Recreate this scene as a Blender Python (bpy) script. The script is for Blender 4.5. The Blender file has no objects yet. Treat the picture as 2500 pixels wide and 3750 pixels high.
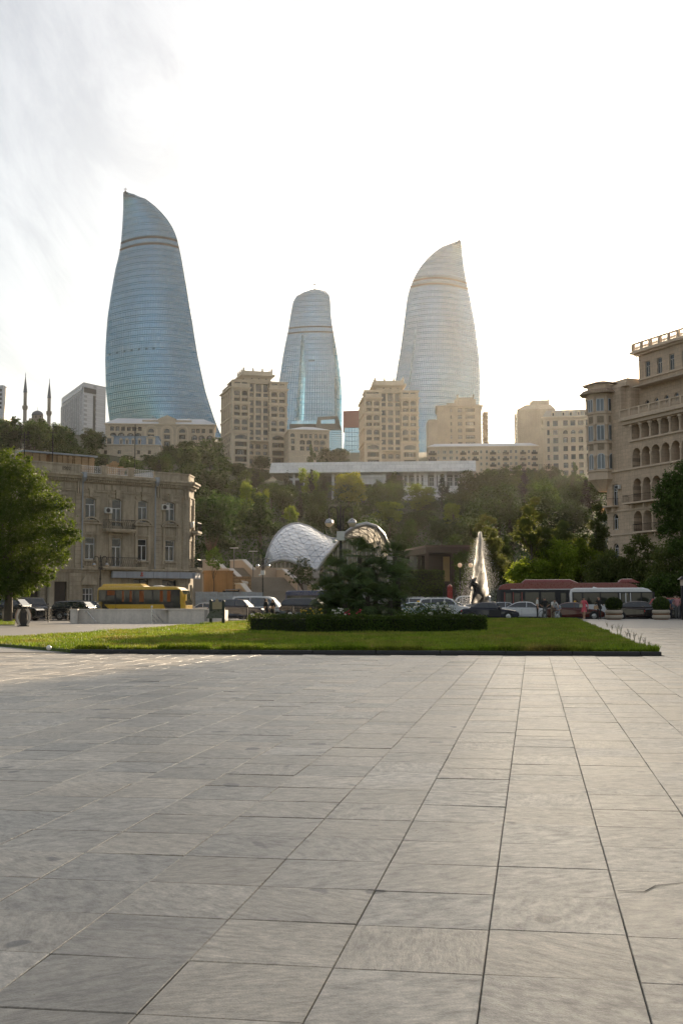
import bpy, bmesh, math, random
import numpy as np
from mathutils import Matrix, Vector
random.seed(7)
rng = np.random.default_rng(11)
R = math.radians
scene = bpy.context.scene
# ------------------------------------------------------------------ camera
F = 4300.0; CX = 1250.0; CY = 1875.0          # focal length and centre in pixels of the 2500 x 3750 photograph
PITCH = 0.0757; ROLL = 0.003; EYE = 1.45
cam_d = bpy.data.cameras.new('camera'); cam = bpy.data.objects.new('camera', cam_d)
scene.collection.objects.link(cam); scene.camera = cam
cam_d.sensor_fit = 'HORIZONTAL'; cam_d.sensor_width = 24.0; cam_d.lens = 24.0 * F / 2500.0
cam_d.clip_start = 0.1; cam_d.clip_end = 6000.0
cam.location = (0, 0, EYE); cam.rotation_euler = (math.pi/2 + PITCH, ROLL, 0)
# ------------------------------------------------------------------ world and sun
SUN_AZ = R(18.4); SUN_EL = R(13.2)
SUN_DIR = Vector((math.sin(SUN_AZ)*math.cos(SUN_EL), math.cos(SUN_AZ)*math.cos(SUN_EL), math.sin(SUN_EL)))
world = bpy.data.worlds.new('World'); scene.world = world; world.use_nodes = True
nt = world.node_tree; nt.nodes.clear()
def wn(t, **kw):
    n = nt.nodes.new(t)
    for k, v in kw.items(): setattr(n, k, v)
    return n
def wmath(op, a, b=None, c=None, clamp=False):
    n = wn('ShaderNodeMath', operation=op, use_clamp=clamp)
    for i, x in enumerate((a, b, c)):
        if x is None: continue
        if isinstance(x, (int, float)): n.inputs[i].default_value = x
        else: nt.links.new(x, n.inputs[i])
    return n.outputs[0]
sky = wn('ShaderNodeTexSky', sky_type='NISHITA')
sky.sun_disc = False; sky.sun_elevation = SUN_EL; sky.sun_rotation = SUN_AZ
sky.altitude = 20; sky.air_density = 1.0; sky.dust_density = 1.2; sky.ozone_density = 1.3
tc = wn('ShaderNodeTexCoord')
nrm = wn('ShaderNodeVectorMath', operation='NORMALIZE'); nt.links.new(tc.outputs['Generated'], nrm.inputs[0])
dot = wn('ShaderNodeVectorMath', operation='DOT_PRODUCT'); nt.links.new(nrm.outputs[0], dot.inputs[0]); dot.inputs[1].default_value = SUN_DIR
cosw = wmath('MULTIPLY_ADD', dot.outputs['Value'], 0.5, 0.5, clamp=True)
sep = wn('ShaderNodeSeparateXYZ'); nt.links.new(nrm.outputs[0], sep.inputs[0])
den = wmath('ADD', wmath('MAXIMUM', sep.outputs[2], 0.0), 0.16)
cmb = wn('ShaderNodeCombineXYZ')
nt.links.new(wmath('DIVIDE', sep.outputs[0], den), cmb.inputs[0]); nt.links.new(wmath('DIVIDE', sep.outputs[1], den), cmb.inputs[1])
mp = wn('ShaderNodeMapping'); nt.links.new(cmb.outputs[0], mp.inputs[0]); mp.inputs['Rotation'].default_value = (0, 0, R(28)); mp.inputs['Scale'].default_value = (2.6, 0.6, 1)
no = wn('ShaderNodeTexNoise'); nt.links.new(mp.outputs[0], no.inputs[0])
no.inputs['Scale'].default_value = 2.2; no.inputs['Detail'].default_value = 9; no.inputs['Roughness'].default_value = 0.68; no.inputs['Distortion'].default_value = 0.9
mr = wn('ShaderNodeMapRange', interpolation_type='SMOOTHSTEP'); nt.links.new(no.outputs[0], mr.inputs[0])
mr.inputs[1].default_value = 0.33; mr.inputs[2].default_value = 0.68; mr.inputs[3].default_value = 0.76; mr.inputs[4].default_value = 1.1
# thin cirrus sheet scattering the sun forward
fwd = wmath('MULTIPLY', wmath('POWER', cosw, 62.0), 1.25)
mid = wmath('MULTIPLY', wmath('POWER', cosw, 7.0), 0.13)
veil = wmath('ADD', wmath('ADD', fwd, mid), 0.185)
veil = wmath('MULTIPLY', veil, mr.outputs[0])
vcol = wn('ShaderNodeMix', data_type='RGBA', blend_type='MULTIPLY'); vcol.inputs[0].default_value = 1.0
vmix = wn('ShaderNodeMix', data_type='RGBA'); nt.links.new(fwd, vmix.inputs[0]); vmix.inputs[6].default_value = (1.0, 0.957, 0.895, 1); vmix.inputs[7].default_value = (1.0, 0.89, 0.72, 1); nt.links.new(vmix.outputs[2], vcol.inputs[6])
nt.links.new(veil, vcol.inputs[7])
bg1 = wn('ShaderNodeBackground'); nt.links.new(sky.outputs[0], bg1.inputs[0]); bg1.inputs[1].default_value = 0.032
bg2 = wn('ShaderNodeBackground'); nt.links.new(vcol.outputs[2], bg2.inputs[0]); bg2.inputs[1].default_value = 0.82
addw = wn('ShaderNodeAddShader'); nt.links.new(bg1.outputs[0], addw.inputs[0]); nt.links.new(bg2.outputs[0], addw.inputs[1])
wo = wn('ShaderNodeOutputWorld'); nt.links.new(addw.outputs[0], wo.inputs[0])
sun_d = bpy.data.lights.new('sun', 'SUN'); sun = bpy.data.objects.new('sun', sun_d); scene.collection.objects.link(sun)
sun_d.energy = 5.0; sun_d.angle = R(0.6); sun_d.color = (1.0, 0.80, 0.56)
sun.rotation_euler = (-SUN_DIR).to_track_quat('-Z', 'Y').to_euler(); sun.location = (60, 60, 80)
vs = scene.view_settings
vs.view_transform = 'Standard'; vs.look = 'None'; vs.exposure = 1.32; vs.gamma = 1.0; vs.use_curve_mapping = False
scene.render.engine = 'CYCLES'
cy = scene.cycles; cy.use_denoising = True; cy.max_bounces = 6; cy.diffuse_bounces = 3; cy.glossy_bounces = 3
cy.transmission_bounces = 4; cy.transparent_max_bounces = 8; cy.volume_bounces = 0; cy.caustics_reflective = False; cy.caustics_refractive = False
cy.sample_clamp_indirect = 4.0
# ------------------------------------------------------------------ pixels to directions
_RM = cam.rotation_euler.to_matrix()
def ray(u, v): return _RM @ Vector(((u-CX)/F, (CY-v)/F, -1.0))
def P(u, v, Y):
    d = ray(u, v); k = Y/d.y
    return Vector((d.x*k, Y, EYE + d.z*k))
def G(u, v, z=0.0):
    d = ray(u, v); k = (z-EYE)/d.z
    return Vector((d.x*k, d.y*k, z))
PSI = math.atan2(ray(1952, 2199).x, ray(1952, 2199).y)   # heading of the paving joints
PD = Vector((math.sin(PSI), math.cos(PSI), 0)); QD = Vector((math.cos(PSI), -math.sin(PSI), 0))
def AB(a, b, z=0.0): return QD*a + PD*b + Vector((0, 0, z))
def toAB(p): return (p.dot(QD), p.dot(PD))
# ------------------------------------------------------------------ object helpers
COL = scene.collection
class MB:
    """collects faces; build() links them as ONE mesh object"""
    def __init__(s): s.v = []; s.f = []; s.m = []; s.cm = 0; s.T = None
    def pts(s, ps):
        b = len(s.v)
        if s.T is not None: ps = [s.T @ Vector(p) for p in ps]
        s.v.extend([tuple(p) for p in ps]); return b
    def face(s, ps):
        b = s.pts(ps); s.f.append(tuple(range(b, b+len(ps)))); s.m.append(s.cm); return s
    def mesh(s, ps, fs):
        b = s.pts(ps)
        for f in fs: s.f.append(tuple(b+i for i in f)); s.m.append(s.cm)
        return s
    def box(s, x0, x1, y0, y1, z0, z1):
        return s.mesh([(x0,y0,z0),(x1,y0,z0),(x1,y1,z0),(x0,y1,z0),(x0,y0,z1),(x1,y0,z1),(x1,y1,z1),(x0,y1,z1)],
                      [(0,3,2,1),(4,5,6,7),(0,1,5,4),(1,2,6,5),(2,3,7,6),(3,0,4,7)])
    def hexa(s, lo, hi):        # two quads (bottom, top), each counter-clockwise from above
        return s.mesh(list(lo)+list(hi), [(0,3,2,1),(4,5,6,7),(0,1,5,4),(1,2,6,5),(2,3,7,6),(3,0,4,7)])
    def prism_y(s, poly, y0, y1):   # poly of (x,z) counter-clockwise seen from -y
        n = len(poly)
        return s.mesh([(x,y0,z) for x,z in poly]+[(x,y1,z) for x,z in poly],
                      [tuple(range(n)), tuple(range(2*n-1,n-1,-1))]+[((i+1)%n, i, i+n, (i+1)%n+n) for i in range(n)])
    def prism_z(s, poly, z0, z1, sc=1.0, c=(0,0)):  # poly of (x,y) counter-clockwise from above, top scaled about c
        n = len(poly)
        return s.mesh([(x,y,z0) for x,y in poly]+[(c[0]+(x-c[0])*sc,c[1]+(y-c[1])*sc,z1) for x,y in poly],
                      [tuple(range(n-1,-1,-1)), tuple(range(n,2*n))]+[(i,(i+1)%n,(i+1)%n+n,i+n) for i in range(n)])
    def tube(s, pts, r, n=6, r1=None, cap=True):
        pts = [Vector(p) for p in pts]; rings = []
        m = len(pts)
        for i, p in enumerate(pts):
            d = (pts[min(i+1,m-1)]-pts[max(i-1,0)])
            if d.length < 1e-9: d = Vector((0,0,1))
            d.normalize()
            up = Vector((0,0,1)) if abs(d.z) < 0.95 else Vector((0,1,0))
            a = d.cross(up).normalized(); b = a.cross(d).normalized()
            rr = r if r1 is None else r + (r1-r)*i/max(1,m-1)
            if isinstance(r, (list, tuple)): rr = r[i]
            rings.append([p + (a*math.cos(2*math.pi*k/n)+b*math.sin(2*math.pi*k/n))*rr for k in range(n)])
        ps = [q for rg in rings for q in rg]; fs = []
        for i in range(m-1):
            for k in range(n):
                fs.append((i*n+k, i*n+(k+1)%n, (i+1)*n+(k+1)%n, (i+1)*n+k))
        if cap: fs.append(tuple(range(n-1,-1,-1))); fs.append(tuple((m-1)*n+k for k in range(n)))
        return s.mesh(ps, fs)
    def lathe(s, prof, n=12, c=(0,0,0), cap=True):   # prof of (r,z)
        ps = []; fs = []
        for r, z in prof:
            for k in range(n): ps.append((c[0]+r*math.cos(2*math.pi*k/n), c[1]+r*math.sin(2*math.pi*k/n), c[2]+z))
        for i in range(len(prof)-1):
            for k in range(n): fs.append((i*n+k, i*n+(k+1)%n, (i+1)*n+(k+1)%n, (i+1)*n+k))
        if cap: fs.append(tuple(range(n-1,-1,-1))); fs.append(tuple((len(prof)-1)*n+k for k in range(n)))
        return s.mesh(ps, fs)
    def ball(s, c, rx, ry=None, rz=None, n=10, m=6):
        ry = rx if ry is None else ry; rz = rx if rz is None else rz
        ps = []; fs = []
        for i in range(m+1):
            th = math.pi*i/m
            for k in range(n):
                ph = 2*math.pi*k/n
                ps.append((c[0]+rx*math.sin(th)*math.cos(ph), c[1]+ry*math.sin(th)*math.sin(ph), c[2]-rz*math.cos(th)))
        for i in range(m):
            for k in range(n): fs.append((i*n+k, i*n+(k+1)%n, (i+1)*n+(k+1)%n, (i+1)*n+k))
        return s.mesh(ps, fs)
    def data(s, name, mats, smooth=False):
        me = bpy.data.meshes.new(name); me.from_pydata(s.v, [], s.f)
        for m in (mats if isinstance(mats, (list, tuple)) else [mats]): me.materials.append(m)
        if any(s.m): me.polygons.foreach_set('material_index', s.m)
        if smooth: me.polygons.foreach_set('use_smooth', [True]*len(me.polygons))
        me.update(); return me
    def build(s, name, mats, parent=None, smooth=False, bevel=0, **kw):
        o = put(name, s.data(name, mats, smooth), parent, **kw)
        if bevel:
            b = o.modifiers.new('bevel', 'BEVEL'); b.width = bevel; b.segments = 2; b.limit_method = 'ANGLE'; b.angle_limit = R(35)
        return o
def put(name, data, parent=None, loc=None, rot=None, scl=None):
    o = bpy.data.objects.new(name, data); COL.objects.link(o)
    if parent is not None: o.parent = parent
    if loc is not None: o.location = loc
    if rot is not None: o.rotation_euler = rot if isinstance(rot, (tuple, list)) else (0, 0, rot)
    if scl is not None: o.scale = scl if isinstance(scl, (tuple, list)) else (scl, scl, scl)
    return o
def tag(o, label=None, cat=None, group=None, kind=None):
    if label: o['label'] = label
    if cat: o['category'] = cat
    if group: o['group'] = group
    if kind: o['kind'] = kind
    return o
def thing(name, label, cat, loc=(0,0,0), rz=0, group=None):
    o = put(name, None, None, loc, rz); o.empty_display_size = 0.3
    return tag(o, label, cat, group)
KIDS = {}
def copy_tree(o, parent=None):
    if not KIDS:
        for q in bpy.data.objects:
            if q.parent: KIDS.setdefault(q.parent.name, []).append(q)
    c = o.copy(); COL.objects.link(c); c.parent = parent
    for ch in KIDS.get(o.name, []): copy_tree(ch, c)
    return c
def npmesh(name, verts, faces, mat, smooth=False):
    verts = np.asarray(verts, dtype=np.float32).reshape(-1, 3); faces = np.asarray(faces, dtype=np.int32)
    me = bpy.data.meshes.new(name); k = faces.shape[1]
    me.vertices.add(len(verts)); me.vertices.foreach_set('co', verts.ravel())
    me.loops.add(faces.size); me.loops.foreach_set('vertex_index', faces.ravel())
    me.polygons.add(len(faces)); me.polygons.foreach_set('loop_start', np.arange(0, faces.size, k, dtype=np.int32))
    me.polygons.foreach_set('loop_total', np.full(len(faces), k, dtype=np.int32))
    if smooth: me.polygons.foreach_set('use_smooth', np.ones(len(faces), dtype=bool))
    for m in (mat if isinstance(mat, (list, tuple)) else [mat]): me.materials.append(m)
    me.update(calc_edges=True); return me
# ------------------------------------------------------------------ materials
MATS = {}
class NT:
    def __init__(s, name):
        s.mat = bpy.data.materials.new(name); s.mat.use_nodes = True; s.t = s.mat.node_tree; s.t.nodes.clear()
        s.out = s.n('ShaderNodeOutputMaterial')
    def n(s, t, **kw):
        q = s.t.nodes.new(t)
        for k, v in kw.items(): setattr(q, k, v)
        return q
    def l(s, a, b): s.t.links.new(a, b)
    def m(s, op, a, b=None, c=None, clamp=False):
        q = s.n('ShaderNodeMath', operation=op, use_clamp=clamp)
        for i, x in enumerate((a, b, c)):
            if x is None: continue
            if isinstance(x, (int, float)): q.inputs[i].default_value = x
            else: s.l(x, q.inputs[i])
        return q.outputs[0]
    def noise(s, vec, scale, detail=4, rough=0.55, dist=0):
        q = s.n('ShaderNodeTexNoise')
        if vec is not None: s.l(vec, q.inputs['Vector'])
        q.inputs['Scale'].default_value = scale; q.inputs['Detail'].default_value = detail
        q.inputs['Roughness'].default_value = rough; q.inputs['Distortion'].default_value = dist
        return q.outputs[0]
    def rng(s, x, a, b, c, d, smooth=False):
        q = s.n('ShaderNodeMapRange')
        if smooth: q.interpolation_type = 'SMOOTHSTEP'
        s.l(x, q.inputs[0])
        for i, y in enumerate((a, b, c, d)): q.inputs[1+i].default_value = y
        return q.outputs[0]
    def map(s, vec, scale=(1,1,1), rot=(0,0,0)):
        q = s.n('ShaderNodeMapping'); s.l(vec, q.inputs[0]); q.inputs['Scale'].default_value = scale; q.inputs['Rotation'].default_value = rot
        return q.outputs[0]
    def mul(s, col, fac):       # colour (tuple or socket) times value socket
        q = s.n('ShaderNodeMix', data_type='RGBA', blend_type='MULTIPLY'); q.inputs[0].default_value = 1
        if isinstance(col, tuple): q.inputs[6].default_value = (*col, 1)
        else: s.l(col, q.inputs[6])
        s.l(fac, q.inputs[7]); return q.outputs[2]
    def mix(s, fac, a, b):
        q = s.n('ShaderNodeMix', data_type='RGBA')
        if isinstance(fac, (int, float)): q.inputs[0].default_value = fac
        else: s.l(fac, q.inputs[0])
        for i, x in ((6, a), (7, b)):
            if isinstance(x, tuple): q.inputs[i].default_value = (*x, 1)
            else: s.l(x, q.inputs[i])
        return q.outputs[2]
    def bsdf(s, col, rough=0.6, metal=0, spec=0.5, normal=None, coat=0):
        b = s.n('ShaderNodeBsdfPrincipled')
        for k, x in (('Base Color', col), ('Roughness', rough), ('Metallic', metal), ('Specular IOR Level', spec), ('Coat Weight', coat)):
            if isinstance(x, tuple): b.inputs[k].default_value = (*x, 1)
            elif isinstance(x, (int, float)): b.inputs[k].default_value = x
            else: s.l(x, b.inputs[k])
        if normal is not None: s.l(normal, b.inputs['Normal'])
        return b.outputs[0]
    def bump(s, h, strength=0.3, dist=0.02):
        q = s.n('ShaderNodeBump'); s.l(h, q.inputs['Height']); q.inputs['Strength'].default_value = strength; q.inputs['Distance'].default_value = dist
        return q.outputs[0]
    def done(s, sh): s.l(sh, s.out.inputs[0]); return s.mat
def mat(name, col, rough=0.6, metal=0.0, var=0.15, scale=0.8, fine=0.08, fscale=14, spec=0.5, coat=0.0, bump=0.0, bscale=25, streak=0.0, rnd=0.0, dirt=None, blocks=None):
    """opaque procedural material: broad and fine tone variation, rain streaks, block joints, relief"""
    if name in MATS: return MATS[name]
    t = NT(name); g = t.n('ShaderNodeNewGeometry').outputs['Position']
    k = t.rng(t.noise(g, scale, 5), 0.25, 0.75, 1-var, 1+var)
    k = t.m('MULTIPLY', k, t.rng(t.noise(g, fscale, 3), 0.25, 0.75, 1-fine, 1+fine))
    if streak:
        k = t.m('MULTIPLY', k, t.rng(t.noise(t.map(g, (2.2, 2.2, 0.14)), 1.6, 5, 0.6), 0.42, 0.72, 1.0, 1-streak))
    if rnd:
        oi = t.n('ShaderNodeObjectInfo').outputs['Random']; k = t.m('MULTIPLY', k, t.rng(oi, 0, 1, 1-rnd, 1+rnd))
    hsock = None
    if blocks:      # (length, height, joint, depth): courses of ashlar too fine to pick apart
        bl, bh, jt, rot = blocks
        br = t.n('ShaderNodeTexBrick'); mpv = t.map(g, (1,1,1), (R(90), 0, 0)) if rot is None else None
        sp = t.n('ShaderNodeSeparateXYZ'); t.l(g, sp.inputs[0])
        cb = t.n('ShaderNodeCombineXYZ')
        t.l(t.m('ADD', t.m('MULTIPLY', sp.outputs[0], math.cos(rot or 0)), t.m('MULTIPLY', sp.outputs[1], math.sin(rot or 0))), cb.inputs[0]); t.l(sp.outputs[2], cb.inputs[1])
        t.l(cb.outputs[0], br.inputs['Vector'])
        br.inputs['Color1'].default_value = (1,1,1,1); br.inputs['Color2'].default_value = (0.84,0.84,0.84,1); br.inputs['Mortar'].default_value = (0.6,0.6,0.6,1)
        br.inputs['Scale'].default_value = 1; br.inputs['Mortar Size'].default_value = jt; br.inputs['Brick Width'].default_value = bl; br.inputs['Row Height'].default_value = bh
        k = t.m('MULTIPLY', k, br.outputs['Color'])
        hsock = br.outputs['Fac']
    c = t.mul(col, k)
    if dirt: c = t.mix(t.rng(t.noise(g, dirt[1], 6, 0.6), 0.5, 0.75, 0, dirt[2]), c, dirt[0])
    nrm_ = None
    if bump: nrm_ = t.bump(t.noise(g, bscale, 5), bump, 0.03)
    ro = t.rng(t.noise(g, fscale*0.5, 3), 0.3, 0.7, max(0.02, rough-0.06), min(1, rough+0.06))
    MATS[name] = t.done(t.bsdf(c, ro, metal, spec, nrm_, coat)); return MATS[name]
def leafmat(name, c1, c2, trans=0.35, tcol=None, rough=0.5):
    if name in MATS: return MATS[name]
    t = NT(name); ri = t.n('ShaderNodeNewGeometry'); oi = t.n('ShaderNodeObjectInfo').outputs['Random']
    c = t.mix(ri.outputs['Random Per Island'], c1, c2)
    c = t.mul(c, t.rng(oi, 0, 1, 0.55, 1.55))
    c = t.mul(c, t.rng(t.noise(ri.outputs['Position'], 0.5, 3), 0.3, 0.7, 0.7, 1.3))
    b = t.bsdf(c, max(rough,0.6), 0, 0.12)
    tr = t.n('ShaderNodeBsdfTranslucent')
    if tcol: t.l(t.mix(0.6, c, tcol), tr.inputs[0])
    else: t.l(c, tr.inputs[0])
    mx = t.n('ShaderNodeMixShader'); mx.inputs[0].default_value = trans; t.l(b, mx.inputs[1]); t.l(tr.outputs[0], mx.inputs[2])
    MATS[name] = t.done(mx.outputs[0]); return MATS[name]
def paint(name, col, rough=0.25, metal=0.0): return mat(name, col, rough, metal, var=0.05, fine=0.03, coat=0.6)
def glassmat(name, col=(0.02,0.025,0.03), rough=0.06, metal=0.0, spec=0.8, var=0.5):
    """window glass in front of a dim room: dark, sharply reflecting, each pane a little different"""
    if name in MATS: return MATS[name]
    t = NT(name); oi = t.n('ShaderNodeObjectInfo').outputs['Random']; g = t.n('ShaderNodeNewGeometry')
    k = t.m('MULTIPLY', t.rng(oi, 0, 1, 1-var, 1+var), t.rng(g.outputs['Random Per Island'], 0, 1, 1-var*0.5, 1+var*0.5))
    MATS[name] = t.done(t.bsdf(t.mul(col, k), rough, metal, spec)); return MATS[name]
BLK = mat('black_iron', (0.012,0.012,0.013), 0.45, 0.3, var=0.2)
WFR = mat('white_frame', (0.62,0.63,0.64), 0.4, var=0.06)
DFR = mat('dark_frame', (0.05,0.042,0.036), 0.45, var=0.1)
GLS = glassmat('window_glass')
GLD = glassmat('far_window_glass', (0.028,0.034,0.04), 0.08, spec=0.9, var=0.7)
CURT = mat('curtain_cloth', (0.35,0.33,0.3), 0.9)
STEEL = mat('brushed_steel', (0.55,0.55,0.54), 0.28, 0.9, var=0.05)
CONC = mat('concrete', (0.36,0.34,0.31), 0.85, var=0.15, bump=0.2)
def arc_pts(x0, x1, zs, rise, n=8):   # points of an arch from right spring to left spring
    w = x1-x0; r = (w*w/4 + rise*rise)/(2*rise); cz = zs+rise-r; cx = (x0+x1)/2
    a = math.asin(min(1, w/2/r)); a = a if rise <= w/2 else math.pi-a
    return [(cx+r*math.sin(a-2*a*i/n), cz+r*math.cos(a-2*a*i/n)) for i in range(n+1)]
def wall_holes(mb, x0, x1, z0, z1, holes, y=0.0, depth=0.25):
    """wall face at y (facing -y) with openings (hx0,hx1,hz0,hz1,rise) and their reveals"""
    xs = sorted({x0, x1, *[min(max(h[i], x0), x1) for h in holes for i in (0,1)]})
    zs = sorted({z0, z1, *[min(max(h[i], z0), z1) for h in holes for i in (2,3)]})
    def inside(cx, cz):
        return any(h[0] < cx < h[1] and h[2] < cz < h[3] for h in holes)
    for j in range(len(zs)-1):
        cz = (zs[j]+zs[j+1])/2; run = None
        for i in range(len(xs)-1):
            solid = not inside((xs[i]+xs[i+1])/2, cz)
            if solid and run is None: run = xs[i]
            if run is not None and (not solid or i == len(xs)-2):
                e = xs[i+1] if solid else xs[i]
                mb.face([(run,y,zs[j]),(e,y,zs[j]),(e,y,zs[j+1]),(run,y,zs[j+1])]); run = None
    for h in holes:
        a, b, c, d = h[:4]; rise = h[4] if len(h) > 4 else 0
        if rise:
            ap = arc_pts(a, b, d-rise, rise)
            mid_ = len(ap)//2
            mb.face([(b,y,d)]+[(x,y,z) for x,z in ap[mid_::-1]])
            mb.face([(a,y,d)]+[(x,y,z) for x,z in ap[:mid_-1:-1]])
            out = [(a,c),(b,c)]+ap
        else: out = [(a,c),(b,c),(b,d),(a,d)]
        for i in range(len(out)):
            p, q = out[i], out[(i+1) % len(out)]
            mb.face([(p[0],y,p[1]),(p[0],y+depth,p[1]),(q[0],y+depth,q[1]),(q[0],y,q[1])])
    return mb
WINC = {}
def window(parent, x, z, w, h, y, rise=0, style='cross', fr=WFR, gl=GLS, bar=0.06, name='window', rz=0):
    """window frame (part) with its pane (sub-part), shared between windows of one size"""
    key = (round(w,2), round(h,2), round(rise,2), style, fr.name, gl.name, bar)
    if key not in WINC:
        m = MB(); a = -w/2; b = w/2; hs = h-rise
        m.box(a, a+bar, 0, 0.07, 0, hs); m.box(b-bar, b, 0, 0.07, 0, hs); m.box(a+bar, b-bar, 0, 0.07, 0, bar)
        if rise:
            ap = arc_pts(a, b, hs, rise); ip = arc_pts(a+bar, b-bar, hs, rise-bar)
            for i in range(len(ap)-1):
                m.hexa([(ap[i][0],0,ap[i][1]),(ap[i+1][0],0,ap[i+1][1]),(ap[i+1][0],0.07,ap[i+1][1]),(ap[i][0],0.07,ap[i][1])],
                       [(ip[i][0],0,ip[i][1]),(ip[i+1][0],0,ip[i+1][1]),(ip[i+1][0],0.07,ip[i+1][1]),(ip[i][0],0.07,ip[i][1])])
        else: m.box(a+bar, b-bar, 0, 0.07, h-bar, h)
        if style in ('cross','tee','double'): m.box(-bar*0.6, bar*0.6, 0.005, 0.065, bar, (h*0.68 if style == 'tee' else hs+rise*0.9-bar*0.5))
        if style in ('cross','tee'): m.box(a+bar, b-bar, 0.002, 0.068, h*0.68, h*0.68+bar)
        if style == 'grid':
            for q in (-w/6, w/6): m.box(q-bar*0.4, q+bar*0.4, 0.005, 0.065, bar, hs+rise*0.8)
            for q in (0.36, 0.7): m.box(a+bar, b-bar, 0.002, 0.068, h*q, h*q+bar*0.8)
        p = MB(); out = [(a+bar*0.5,bar*0.5),(b-bar*0.5,bar*0.5)]+(arc_pts(a+bar*0.5,b-bar*0.5,hs,max(0.02,rise-bar*0.5)) if rise else [(b-bar*0.5,h-bar*0.5),(a+bar*0.5,h-bar*0.5)])
        p.prism_y(out, 0.03, 0.045)
        WINC[key] = (m.data('window', fr), p.data('pane', gl))
    f_, p_ = WINC[key]
    o = put(name, f_, parent, (x, y, z), rz); put('pane', p_, o)
    return o
# ================================================================== the setting: terrain, road, plaza, lawns
def lerp_tab(tab, x):
    if x <= tab[0][0]: return tab[0][1]
    for (x0,y0),(x1,y1) in zip(tab, tab[1:]):
        if x <= x1: return y0+(y1-y0)*(x-x0)/(x1-x0)
    return tab[-1][1]
def sstep(a, b, x):
    t = min(1, max(0, (x-a)/(b-a))); return t*t*(3-2*t)
HILL = [(0,-0.2),(146,-0.2),(160,1.0),(180,5.5),(250,17),(330,30),(400,42),(480,54),(560,68),(650,84),(750,92),(1000,98),(3500,110)]
def ground_z(X, Y):
    z = lerp_tab(HILL, Y - 26*sstep(18, 45, X)*sstep(230, 150, Y))
    return z + 12*sstep(-15, -105, X)*sstep(170, 400, Y)*sstep(900, 620, Y)
xs = np.concatenate([np.linspace(-700,-300,6), np.linspace(-280,280,80), np.linspace(300,700,6)])
ys = np.concatenate([np.linspace(-400,100,6), np.linspace(110,760,90), np.linspace(800,1400,8)])
vv = [(x, y, ground_z(x, y)) for y in ys for x in xs]; n_ = len(xs)
ff = [(j*n_+i, j*n_+i+1, (j+1)*n_+i+1, (j+1)*n_+i) for j in range(len(ys)-1) for i in range(n_-1)]
MAT_SOIL = mat('hill_soil', (0.045,0.05,0.022), 0.95, var=0.4, scale=0.15, fine=0.3, bump=0.5, bscale=3)
tag(put('ground', npmesh('ground', vv, ff, MAT_SOIL, True)), kind='structure')
MAT_ASPH = mat('asphalt', (0.05,0.049,0.048), 0.8, var=0.2, fine=0.2, fscale=40, bump=0.3, bscale=60)
BK = toAB(G(1500, 2397))[1]            # plaza kerb
BR = 92.6                              # far edge of the plaza
m = MB(); m.face([AB(-120,BR+0.16,-0.12), AB(140,BR+0.16,-0.12), AB(140,140,-0.12), AB(-120,140,-0.12)])
tag(m.build('road', MAT_ASPH), kind='structure')
WPAINT = mat('road_paint', (0.6,0.6,0.57), 0.7, var=0.2)
rd = bpy.data.objects['road']
for a in range(-60, 80, 6):
    m = MB(); m.face([AB(a,103,-0.116), AB(a+3,103,-0.116), AB(a+3,103.14,-0.116), AB(a,103.14,-0.116)]); m.build('lane_mark', WPAINT, rd)
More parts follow.
